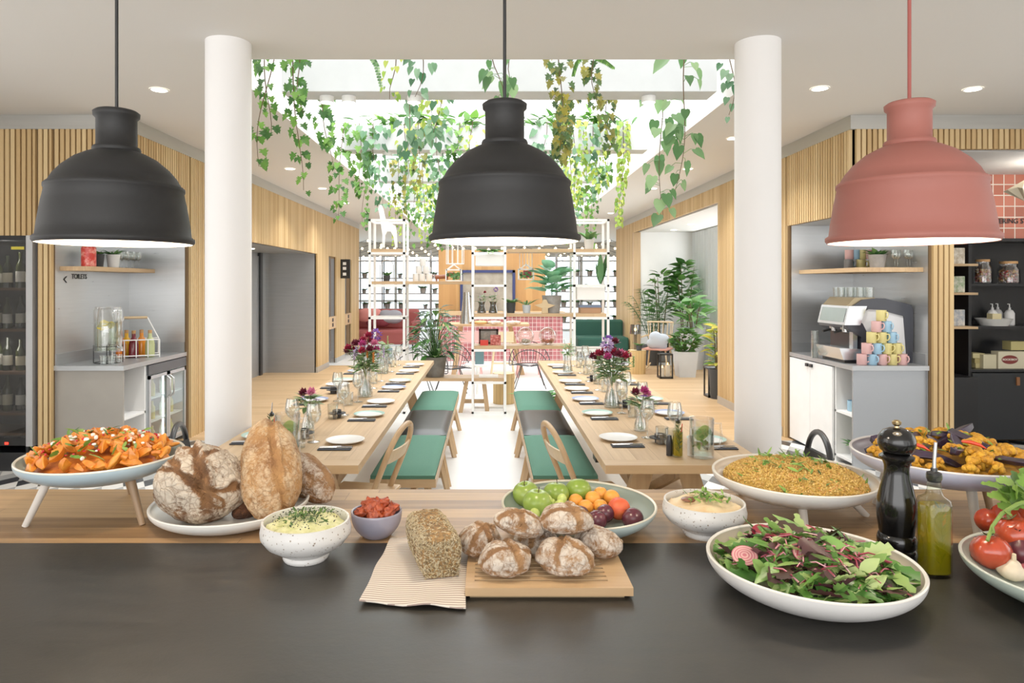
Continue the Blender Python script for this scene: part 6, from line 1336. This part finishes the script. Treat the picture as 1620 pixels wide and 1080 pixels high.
for i, (px, c, w_) in enumerate(((760, 'd8a860', .12), (782, 'e6ddd0', .12), (812, 'e8dfd2', .13))): tag(MB().lathe([(0,0),(w_,0),(w_*1.05,.03),(w_*.8,.05),(0,.06)], 24).build('pastry_plate', noisem('pastry_'+str(i), [c, 'b98a50'], 20, .5, .3), loc=((px-EX)/F*12.1, 12.1, .906)), 'plate of pastries on the high table, %s from the left' % ORD[i], 'food')
st = thing('side_table', 'small round white side table under the middle tower', 'table', ((755-EX)/F*9.9, 9.9, 0)); MB().lathe([(0,.42),(.18,.42),(.18,.45),(0,.45)], 32).build('table_top', WMET, st, ang=40); MB().cyl((0, 0, 0), .02, .0, .42, 10).build('leg', WMET, st); MB().cyl((0, 0, 0), .13, 0, .015, 24).build('base', WMET, st)
tag(MB().box(-.06, -.05, 0, .07, .05, .27).build('blue_canister', pm('5f7f86', .4, name='petrol_blue'), loc=((758-EX)/F*9.9, 9.9, .451), smooth=False, bevel=.004), 'blue grey box standing on the round white side table', 'box')
LOG = wood('log_wood', 'b08a52', 'd8b87e', 'Z', .05, 3, .06, .6, .5)
def log_stool(lb, px, d, r, h, taper=1.0): 
    t = thing('log_stool', lb, 'stool', ((px-EX)/F*d, d, 0)); MB().lathe([(0,0),(r*taper,0),(r,h),(0,h)], 36).build('trunk', LOG, t, ang=50); MB().lathe([(r*.96,h+.001),(0,h+.002)], 36, cap=False).build('cut_face', pm('d9c093', .6, name='cut_wood'), t); return t
log_stool('round log stool right of the middle tower', 797, 9.2, .145, .41)
def wicker(lb, px, d, s=1.):
    t = thing('wicker_chair', lb, 'chair', ((px-EX)/F*d, d, 0), group='black wire lounge chairs'); m = MB(); n = 22
    for k in range(n): a = PI*(-.1+1.2*k/(n-1)); m.tube([(.02*math.cos(a), .02*math.sin(a), .33), (.22*s*math.cos(a), .20*s*math.sin(a), .36), (.32*s*math.cos(a), .28*s*math.sin(a), .36+.34*s*max(0, math.sin(a)))], .004, 5)
    for q, z0, h_ in ((.32, .36, .34), (.27, .36, .2), (.22, .36, .0)): m.tube([(q*s*math.cos(a), q*.88*s*math.sin(a), z0+h_*s*max(0, math.sin(a))) for a in [PI*(-.1+1.2*k/24) for k in range(25)]], .007, 6)
    m.build('woven_shell', BLK, t)
    for sx_ in (-1, 1):
        for sy in (-1, 1): MB().tube([(sx_*.12, sy*.1, .35), (sx_*.24, sy*.2, 0)], .007, 6).build('leg', BLK, t)
    return t
wicker('black wire lounge chair left, beside the big potted plant', 660, 9.6, 1.35); wicker('black wire lounge chair behind the big pot, partly hidden', 714, 10.2, 1.0); wicker('black wire lounge chair behind the low plant at the right table', 838, 10.6, 1.0)
sf = thing('pink_sofa', 'dusty pink sofa far left beyond the left tower', 'sofa', (-3.9, 15.8, 0)); PKS = pm('9c504e', .8, name='dusty_pink_velvet')
sf.location = (-2.62, 17.0, 0); sf.scale = (.9, 1, 1.15)
MB().box(-1.0, -.4, .12, .95, .45, .42).build('seat', PKS, sf, smooth=False, bevel=.05); MB().box(-1.0, .3, .4, .95, .5, .85).build('backrest', PKS, sf, smooth=False, bevel=.06); MB().box(.8, -.4, .3, .98, .45, .62).build('armrest', PKS, sf, smooth=False, bevel=.05)
for x in (-.9, .85):
    for y in (-.32, .4): MB().tube([(x, y, .13), (x, y, 0)], .02, 8).build('leg', BLK, sf)
for lb, x, z, c in (('grey cushion on the pink sofa', -2.45, .70, '9a9ca6'), ('light pink cushion on the pink sofa', -2.95, .74, 'd88a84'), ('dark red cushion on the pink sofa', -2.75, .62, '7e3440')): tag(MB().ball((0, 0, 0), (.28, .1, .16), 20, 12, fn=lambda d: (1+.12*abs(d.x*d.z)*4, 0)).build('cushion', pm(c, .9, name='cushion_'+c), loc=(x, 16.95, z+.1)), lb, 'cushion')
gs = thing('green_sofa', 'dark green sofa beyond the right tower', 'sofa', (2.45, 15.3, 0)); GV = pm('1f4f42', .8, name='green_velvet'); MB().box(-.5, -.4, .15, .62, .4, .45).build('seat', GV, gs, smooth=False, bevel=.05); MB().box(-.5, .25, .4, .62, .45, .8).build('backrest', GV, gs, smooth=False, bevel=.05)
for x in (-.42, .54):
    for y in (-.32, .36): MB().tube([(x, y, .16), (x, y, 0)], .02, 8).build('leg', BLK, gs)
# far shelving with pots
fsu = thing('plant_shelving', 'thin white wire shelving full of pots beyond the left tower', 'shelf', (-4.0, 17.6, 0)); m = MB()
for i in range(6):
    for y in (0, .3): m.box(i*.62, y, 0, i*.62+.03, y+.03, 2.5)
for z in (.5, .95, 1.35, 1.75, 2.2): m.box(0, 0, z, 3.13, .33, z+.025)
m.build('frame', pm('8d8f90', .5, name='grey_rack'), fsu, smooth=False)
pp = None; kk = 0
for zi, z in enumerate((.525, .975, 1.375, 1.775)):
    for i in range(10):
        if (i*7+zi*3) % 3 == 0: continue
        kk += 1; x = -3.85+i*.31+R.uniform(-.05, .05); lb = 'small potted plant, %s level, %s from the left on the far wire shelving' % (ORD[zi], (ORD+['ninth', 'tenth'])[i])
        if pp is None: pp = pot_plant('potted_plant', lb, x, 17.75, z+.001, .07, .11, CONC, SUC, 14, .16, .45, 'heart', .8, grp='pots on the far wire shelving')
        else: dup(pp, (x, 17.75, z+.001), R.uniform(0, 6), lb, s=R.uniform(.7, 1.25))
rs = thing('plant_shelving', 'thin wire shelving beyond the right tower', 'shelf', (1.75, 17.6, 0)); m = MB()
for i in range(4):
    for y in (0, .3): m.box(i*.6, y, 0, i*.6+.03, y+.03, 2.4)
for z in (.6, 1.0, 1.4, 1.8, 2.2): m.box(0, 0, z, 1.83, .33, z+.025)
m.build('frame', pm('8d8f90', .5, name='grey_rack'), rs, smooth=False)
for zi, z in enumerate((.626, 1.026, 1.426, 1.826)):
    for i in range(5): dup(pp, (1.95+i*.34, 17.75, z), i, 'small potted plant, %s level, %s from the left beyond the right tower' % (ORD[zi], ORD[i]), s=R.uniform(.8, 1.2))['group'] = 'pots on the wire shelving at the right'
# string lights
FB = emis('ffdca0', 10, 'fairy_bulb')
for k in range(6):
    y = 17.0+k*1.0; t = thing('string_lights', 'string of warm bulbs under the far ceiling, %s from the front' % ORD[k], 'lights', (0, y, 0), group='strings of warm bulbs'); pts = []
    for i in range(61): x = -5+i*10/60; pts.append((x, 0, 2.72-.22*abs(math.sin(i*PI/12))-.03*k))
    MB().tube(pts, .005, 4).build('wire', BLK, t); m = MB(); [m.ball((p[0], 0, p[2]-.03), .03, 8, 6) for i, p in enumerate(pts) if i % 2 == 0]; m.build('bulbs', FB, t)['kind'] = 'stuff'
# ------------------------------------------------------------ plant alcove things
ap = lambda px, d: (px-EX)/F*d
rk = thing('rocking_chair', 'pale wooden spindle back rocking chair in the plant alcove', 'chair', (ap(1040, 12.6), 12.6, 0), -.5)
MB().box(-.24, -.22, .40, .24, .22, .43).build('seat', pm('c88e80', .8, name='seat_pad_pink'), rk, smooth=False, bevel=.015)
for sx_ in (-1, 1):
    for sy in (-1, 1): MB().tube([(sx_*.19, sy*.17, .41), (sx_*.24, sy*.23, .05)], .016, 8).build('leg', OAKL, rk)
    MB().tube([(sx_*.24, -.36, .10), (sx_*.24, -.1, .03), (sx_*.24, .15, .03), (sx_*.24, .40, .10)], .015, 8).build('rocker', OAKL, rk)
m = MB(); arc = [(-.24*math.cos(a), .2+.05*math.sin(a), .90) for a in [PI*k/12 for k in range(13)]]; m.tube(arc, .016, 8)
m.tube([(-.27, -.1, .63)]+[(-.27*math.cos(a), .2+.07*math.sin(a), .64) for a in [PI*k/12 for k in range(13)]]+[(.27, -.1, .63)], .016, 8)
for k in range(8): a = PI*(k+.5)/8; m.tube([(-.2*math.cos(a), .19, .42), (-.24*math.cos(a), .2+.05*math.sin(a), .90)], .008, 6)
m.build('spindle_back', OAKL, rk)
tag(MB().ball((0, 0, 0), (.17, .08, .15), 20, 12, fn=lambda d: (1+.15*abs(d.x*d.z)*4, 0)).build('cushion', pm('c5cdd8', .9, name='cushion_pale_blue'), loc=(ap(1040, 12.55), 12.5, .56), rot=(.2, .3, 0)), 'pale blue cushion on the rocking chair', 'cushion')
log_stool('tall pale log stool left of the rocking chair', 1008, 12.3, .16, .42, .9)
t = thing('table_lamp', 'small smoked glass table lamp on the tall log stool', 'lamp', (ap(1006, 12.35), 12.4, .424)); MB().cyl((0, 0, 0), .03, 0, .33, 16).build('base', pm('6a5a40', .4, name='lamp_brass'), t); MB().lathe([(.10,.28),(.085,.45)], 28, cap=False).build('lamp_shade', glass('8a8474', .2, 'smoked_shade', .4), t); MB().ball((0, 0, .36), .025, 12, 8).build('flame_bulb', emis('ffd890', 12, 'lamp_bulb'), t)
pot_plant('potted_succulent', 'small succulent in a dark pot before the smoked lamp', ap(1011, 12.2), 12.2, .424, .055, .09, POTD, SUC, 16, .12, .45, 'heart', .8)
def lantern(lb, px, d, h, w_, cands):
    t = thing('candle_lantern', lb, 'lantern', (ap(px, d), d, 0)); m = MB(); q = w_/2
    for sx_ in (-1, 1):
        for sy in (-1, 1): m.box(sx_*q-.01, sy*q-.01, 0, sx_*q+.01, sy*q+.01, h)
    m.box(-q-.01, -q-.01, 0, q+.01, q+.01, .03).box(-q-.01, -q-.01, h-.02, q+.01, q+.01, h); m.build('frame', BLK, t, smooth=False)
    MB().box(-q, -q, .03, q, -q+.003, h-.02).build('pane', GLS, t, smooth=False)
    for x, r, hh in cands:
        c = MB().cyl((x, 0, 0), r, .031, .031+hh, 20).build('candle', pm('f2ead8', .5, name='wax'), t); MB().ball((x, 0, .045+hh), (.008, .008, .018), 8, 6).build('flame', emis('ffc060', 20, 'flame'), c)
lantern('black lantern with two lit candles before the rocking chair', 1052, 11.7, .42, .2, ((-.045, .035, .15), (.045, .038, .20)))
lantern('black lantern with candles by the right slatted pillar', 1129, 9.75, .42, .2, ((.03, .04, .16), (-.05, .03, .12)))
FIG = leafm('fiddle_leaf', ['264a1c', '3a6628', '557f3a', '1e3c16'], .12); PALM = leafm('palm_leaf', ['234620', '3a662c', '4c7a38'], .12); BUSH = leafm('bush_leaf', ['335c26', '4f7a36', '6a9450'], .12)
GYP = pm('c9ccce', .5, name='pot_light_grey')
def tree(name, lb, px, d, z0, z1, pr, ph, pm_, lm, n, L, Wr, shape, spreadx, cat='plant', m2=None):
    x = ap(px, d); t = thing(name, lb, cat, (x, d, 0)); MB().lathe([(0,0),(pr*.78,0),(pr,ph),(pr*.92,ph),(pr*.9,ph*.92),(0,ph*.9)], 4 if 'square' in lb else 32, xf=Matrix.Rotation(PI/4, 4, 'Z') if 'square' in lb else None).build('pot', pm_, t, ang=40)
    m = MB(); tr = MB()
    for k in range(3): a = k*2.1; tr.tube([(.03*math.cos(a), .03*math.sin(a), ph*.8), (spreadx*.35*math.cos(a), spreadx*.3*math.sin(a), (z0+z1)/2), (spreadx*.5*math.cos(a), spreadx*.4*math.sin(a), z1-.1)], [.014, .010, .006], 6)
    tr.build('stems', pm('6a5a3a', .8, name='bark_brown'), t)
    for i in range(n):
        a = i*2.4; f = (i+.5)/n; z = z0+(z1-z0)*f; q = spreadx*(.25+.55*math.sin(PI*min(1, f*1.1))); m.leaf((q*.6*math.cos(a), q*.5*math.sin(a), z), (math.cos(a), math.sin(a)*.9, R.uniform(.0, .9)), (R.gauss(0, .3), R.gauss(0, .3), 1), L*R.uniform(.7, 1.2), L*Wr, shape, R.uniform(.1, .5), .2)
    m.build('foliage', lm, t); return t
tree('fiddle_leaf_fig', 'tall fiddle leaf fig at the back of the plant alcove', 1082, 13.9, .9, 2.05, .2, .5, POTD, FIG, 90, .26, .6, 'heart', .42)
tree('fiddle_leaf_fig', 'darker broad-leaved plant left of the tall fig in the alcove', 1045, 14.1, .8, 1.85, .2, .5, POTD, FIG, 60, .24, .5, 'blade', .38)
def palm(lb, px, d, z1, n, L):
    t = thing('potted_palm', lb, 'plant', (ap(px, d), d, 0)); MB().lathe([(0,0),(.15,0),(.2,.4),(.18,.4),(0,.37)], 28).build('pot', POTD, t, ang=40); m = MB()
    for i in range(n):
        a = i*2.4; pts = []; u = R.uniform(.35, .9); 
        for k in range(7): f = k/6; pts.append(Vector((math.cos(a)*L*f*u, math.sin(a)*L*f*u, .38+(z1-.38)*(f*1.3-f*f*.45)*R.uniform(.97, 1.0)*(1.15-u*.5))))
        m.tube(pts, .005, 4)
        for k in range(2, 7):
            for s in (-1, 1):
                for e in (0, .5):
                    p = pts[k].lerp(pts[k-1], e); dr = (pts[k]-pts[k-1]).normalized(); sd_ = dr.cross(Vector((0, 0, 1))).normalized(); m.leaf(p, dr*.8+sd_*s+Vector((0, 0, -.3)), (0, 0, 1), .2, .022, 'long', .4, .1)
    m.build('fronds', PALM, t)
palm('feathery palm at the left back of the plant alcove', 1030, 13.6, 1.75, 18, .6)
tree('potted_plant', 'broad-bladed plant in a tall light grey pot in the alcove', 1096, 13.0, .80, 1.35, .24, .78, GYP, leafm('aglaonema', ['3f7436', '6a9c54', 'a8c890'], .25), 46, .34, .34, 'blade', .3)
tree('potted_plant', 'bushy plant in a square white pot at the front of the alcove', 1084, 11.9, .42, .82, .25, .44, GYP, BUSH, 130, .13, .6, 'heart', .42)
tree('croton_plant', 'yellow and green croton beside the right slatted pillar', 1136, 9.6, .45, 1.05, .13, .42, POTD, leafm('croton', ['2f6a24', '4f8a2c', 'c8c040', 'e0d050', '3a7a2a'], .2), 80, .17, .4, 'blade', .17)
# ------------------------------------------------------------ large plants by the shelves
bp = thing('potted_peace_lily', 'large dark leafy plant in a grey pot on the low bench board', 'plant', ((688-EX)/F*8.62, 8.62, .442))
MB().lathe([(0,0),(.115,0),(.148,.23),(.155,.25),(.14,.25),(.135,.22),(0,.21)], 40).build('pot', noisem('grey_clay', ['5e5a54', '7a756d'], 10, .8, .2), bp, ang=40)
m = MB(); LILY = leafm('lily_leaf', ['1f4420', '2f5c2a', '46783a', '86a868'], .15, .3)
for i in range(120):
    f = i/120; a = i*2.4; z = .25+.62*f*R.uniform(.8, 1.05); q = .05+.17*math.sin(PI*min(1, .25+f*.7)); m.tube([(0, 0, .2), (q*.5*math.cos(a), q*.5*math.sin(a), z*.8), (q*math.cos(a), q*math.sin(a), z)], .003, 4)
    m.leaf((q*math.cos(a), q*math.sin(a), z), (math.cos(a), math.sin(a), R.uniform(-.2, .8)), (0, 0, 1), R.uniform(.10, .2), R.uniform(.05, .085), 'blade', R.uniform(.3, .8), .25)
m.build('foliage', LILY, bp)
pot_plant('potted_plant', 'low broad-leaved green plant on the floor at the end of the right bench', (850-EX)/F*8.35, 8.35, .006, .12, .16, POTD, leafm('broad_leaf', ['3a7a3a', '5a9a50', '7ab86a'], .25), 30, .30, .36, 'blade', .75, bend=.45)
pot_plant('potted_fern', 'leafy plant spilling over the top of the middle tower planter', sx(774), YM, 1.98, .1, .02, POTW, BUSH, 34, .16, .3, 'blade', .7, bend=.6)
# ------------------------------------------------------------ hanging vines
VM = {'ivy': leafm('ivy_leaf', ['2f5a26', '4a7c32', '76a648', '3a6a2c'], .3), 'darkivy': leafm('dark_ivy_leaf', ['2f4a2a', '4a6a34', '7a7a34', 'a89a3c', '3a5a3a'], .3),
      'pothos': leafm('pothos_leaf', ['456f42', '648f5c', '93b482', '3c6640'], .35), 'light': leafm('light_vine_leaf', ['7aa43c', '9ebc50', 'c4cc60', '5a8a34'], .35), 'blue': leafm('blue_green_leaf', ['3a6648', '5f8a68', '8fb094'], .35)}
VS = pm('5f4a30', .8, name='vine_stem'); VN = {'ivy': 'green ivy vine', 'darkivy': 'dark mottled ivy vine', 'pothos': 'large-leaved pothos vine', 'light': 'yellow-green trailing vine', 'blue': 'blue-green philodendron vine'}
LS = {'ivy': (.085, .085, 'ivy', 7), 'darkivy': (.075, .075, 'ivy', 12), 'pothos': (.15, .11, 'heart', 3.2), 'light': (.06, .045, 'heart', 13), 'blue': (.10, .08, 'heart', 7)}
def vine(kind, lb, px0, px1, y1, d, z0=None, dens=1., width=.07):
    L_, W_2, shp, den = LS[kind]; x0, x1 = ap(px0, d), ap(px1, d); zt_ = z0 or 3.34; zb2 = EZ-(y1-EY)/F*d
    t = thing('hanging_vine', lb, 'vine', (x0, d, zt_)); h = zt_-zb2; pts = []; n = max(6, int(h*14)); ph = R.uniform(0, 6)
    for i in range(n+1): f = i/n; pts.append(Vector(((x1-x0)*f+.04*math.sin(f*5+ph)*f, .05*math.sin(f*4+ph*2)*f, -h*f)))
    MB().tube(pts, [.005*(1-.6*i/n) for i in range(n+1)], 5).build('stem', VS, t); m = MB()
    for i in range(int(h*den*6.5*dens)):
        f = R.random(); j = min(n-1, int(f*n)); p = pts[j].lerp(pts[j+1], f*n-j); a = R.uniform(0, 6.28); w2 = width*(1-.55*f); off = Vector((math.cos(a)*w2, math.sin(a)*w2, R.uniform(-.03, .03)))
        tip = p+off; sz = R.uniform(.6, 1.15)*(1-.25*f)*(.82 if d < 5 else 1.05)
        m.leaf(tip, (math.cos(a)*.5, math.sin(a)*.4-.1, -1+R.uniform(-.3, .5)), (math.cos(a)*.6, -1+.5*math.sin(a), .3), L_*sz, W_2*sz, shp, R.uniform(.0, .4), R.uniform(0, .3))
        if kind == 'pothos': m.tube([p, p.lerp(tip, .6)+Vector((0, 0, .015)), tip], .0022, 4)
    m.build('leaves', VM[kind], t); return t
rows = {
 'at the near edge of the skylight': (4.62, 3.3, [('ivy',440,405,262,1.,.08),('ivy',418,424,215,.8,.06),('ivy',470,482,180,1.2,.07),('ivy',462,474,302,1.,.07),('light',622,626,160,.6,.10),('blue',672,660,150,1.0,.13),('pothos',775,790,158,1.4,.10),('pothos',806,812,140,.8,.08),('darkivy',882,888,262,1.7,.085),('darkivy',944,938,165,1.,.06),('pothos',1086,1070,300,1.1,.14),('blue',1150,1158,180,1.,.09)]),
 'just behind the first beam': (5.6, 3.34, [('ivy',508,520,262,.9,.08),('blue',655,640,245,1.,.12),('light',676,680,215,.9,.12),('darkivy',905,892,250,1.3,.08),('darkivy',960,964,230,1.3,.07),('pothos',1050,1046,345,1.1,.16),('blue',700,690,235,1.,.10)]),
 'on the second beam': (7.4, 3.36, [('ivy',545,530,350,1.1,.12),('ivy',568,575,310,1.5,.14),('blue',590,594,285,1.1,.16),('light',640,643,265,1.1,.13),('darkivy',662,660,290,1.,.09),('blue',690,694,300,1.1,.15),('ivy',728,722,300,1.1,.13),('light',748,742,260,1.,.14),('blue',865,862,255,1.,.15),('light',905,914,320,1.6,.15),('blue',925,920,260,1.,.15),('light',938,944,300,1.5,.16),('ivy',958,962,290,1.,.10),('light',986,983,352,2.2,.06)]),
 'on the third beam': (9.65, 3.36, [('ivy',585,572,362,1.,.12),('blue',600,603,330,1.,.15),('darkivy',630,634,345,1.,.10),('ivy',646,648,300,1.,.14),('light',668,672,380,1.4,.16),('ivy',694,690,385,1.4,.15),('blue',720,716,330,1.,.15),('blue',742,738,290,1.,.15),('light',858,860,300,1.,.15),('blue',880,884,330,1.,.15),('light',902,905,350,1.3,.15),('ivy',926,930,355,1.3,.14),('blue',948,950,320,1.,.12)]),
 'on the fourth beam': (11.9, 3.36, [('light',628,624,388,1.,.13),('ivy',656,650,395,1.1,.14),('blue',676,676,350,1.,.16),('ivy',704,706,395,1.,.14),('light',726,724,370,1.,.14),('ivy',866,866,375,1.,.14),('light',888,890,385,1.,.14),('blue',908,910,360,1.,.14),('ivy',934,938,390,1.,.12)]),
}
for rn, (d, z0, lst) in rows.items():
    lst = sorted(lst, key=lambda v: v[1])
    for i, (kd_, a, b, y1, dn, wd_) in enumerate(lst): vine(kd_, '%s hanging %s, %s from the left' % (VN[kd_], rn, (ORD+['ninth','tenth','eleventh','twelfth','thirteenth','fourteenth'])[i]), a, b, y1, d+R.uniform(-.04, .04), z0, dn, wd_)
# foliage growing along the beam tops
for i, (d, cnt, x0, x1, col_) in enumerate(((7.58, 200, -1.5, 1.65, 'ivy'), (9.85, 200, -1.5, 1.65, 'blue'), (12.1, 160, -1.5, 1.65, 'light'))):
    m = MB()
    for _ in range(cnt):
        x = R.choice((-1.1, -.75, -.3, .55, .9, 1.2))+R.gauss(0, .2); x = max(x0, min(x1, x)); m.leaf((x, d+R.uniform(-.1, .1), ZC+.30+R.uniform(0, .12)), (R.gauss(0, 1), R.gauss(-.4, .6), R.gauss(.1, .5)), (0, -.3, 1), R.uniform(.09, .18), R.uniform(.05, .10), R.choice(('heart', 'blade')), .4, .2)
    tag(m.build('beam_foliage', VM[col_]), 'leafy plants growing along the top of the %s skylight beam' % ORD[i+1], 'foliage', kind='stuff')
m = MB()
t = thing('hanging_fern', 'long serrated fern frond hanging at the near skylight edge', 'fern', (ap(572, 4.6), 4.6, 3.3)); pts = [Vector((0, 0, 0)), Vector((.05, 0, -.13)), Vector((.10, 0, -.22)), Vector((.13, 0, -.36))]
m.tube(pts, .003, 5)
for k in range(22):
    f = k/21*2.99; p = pts[int(f)].lerp(pts[int(f)+1], f-int(f))
    for s in (-1, 1): m.leaf(p, (s, 0, -.45), (0, -1, 0), .035*(1.1-k/30), .02, 'long', .1, .1)
m.build('frond', VM['pothos'], t)
t = thing('hanging_fern', 'fern frond arching right of the dark ivy at the near skylight edge', 'fern', (ap(935, 4.6), 4.6, 3.3)); m = MB()
for pts in ([Vector((0, 0, -.1)), Vector((-.05, 0, -.13)), Vector((-.10, 0, -.2)), Vector((-.12, 0, -.28))], [Vector((0, 0, -.12)), Vector((.05, 0, -.16)), Vector((.1, 0, -.19)), Vector((.15, 0, -.23))]):
    m.tube(pts, .003, 5)
    for k in range(18):
        f = k/17*2.99; p = pts[int(f)].lerp(pts[int(f)+1], f-int(f))
        for s in (-1, 1): m.leaf(p, (s*.4, 0, -1), (0, -1, 0), .045*(1.1-k/30), .016, 'long', .1, .1)
m.build('fronds', VM['ivy'], t)
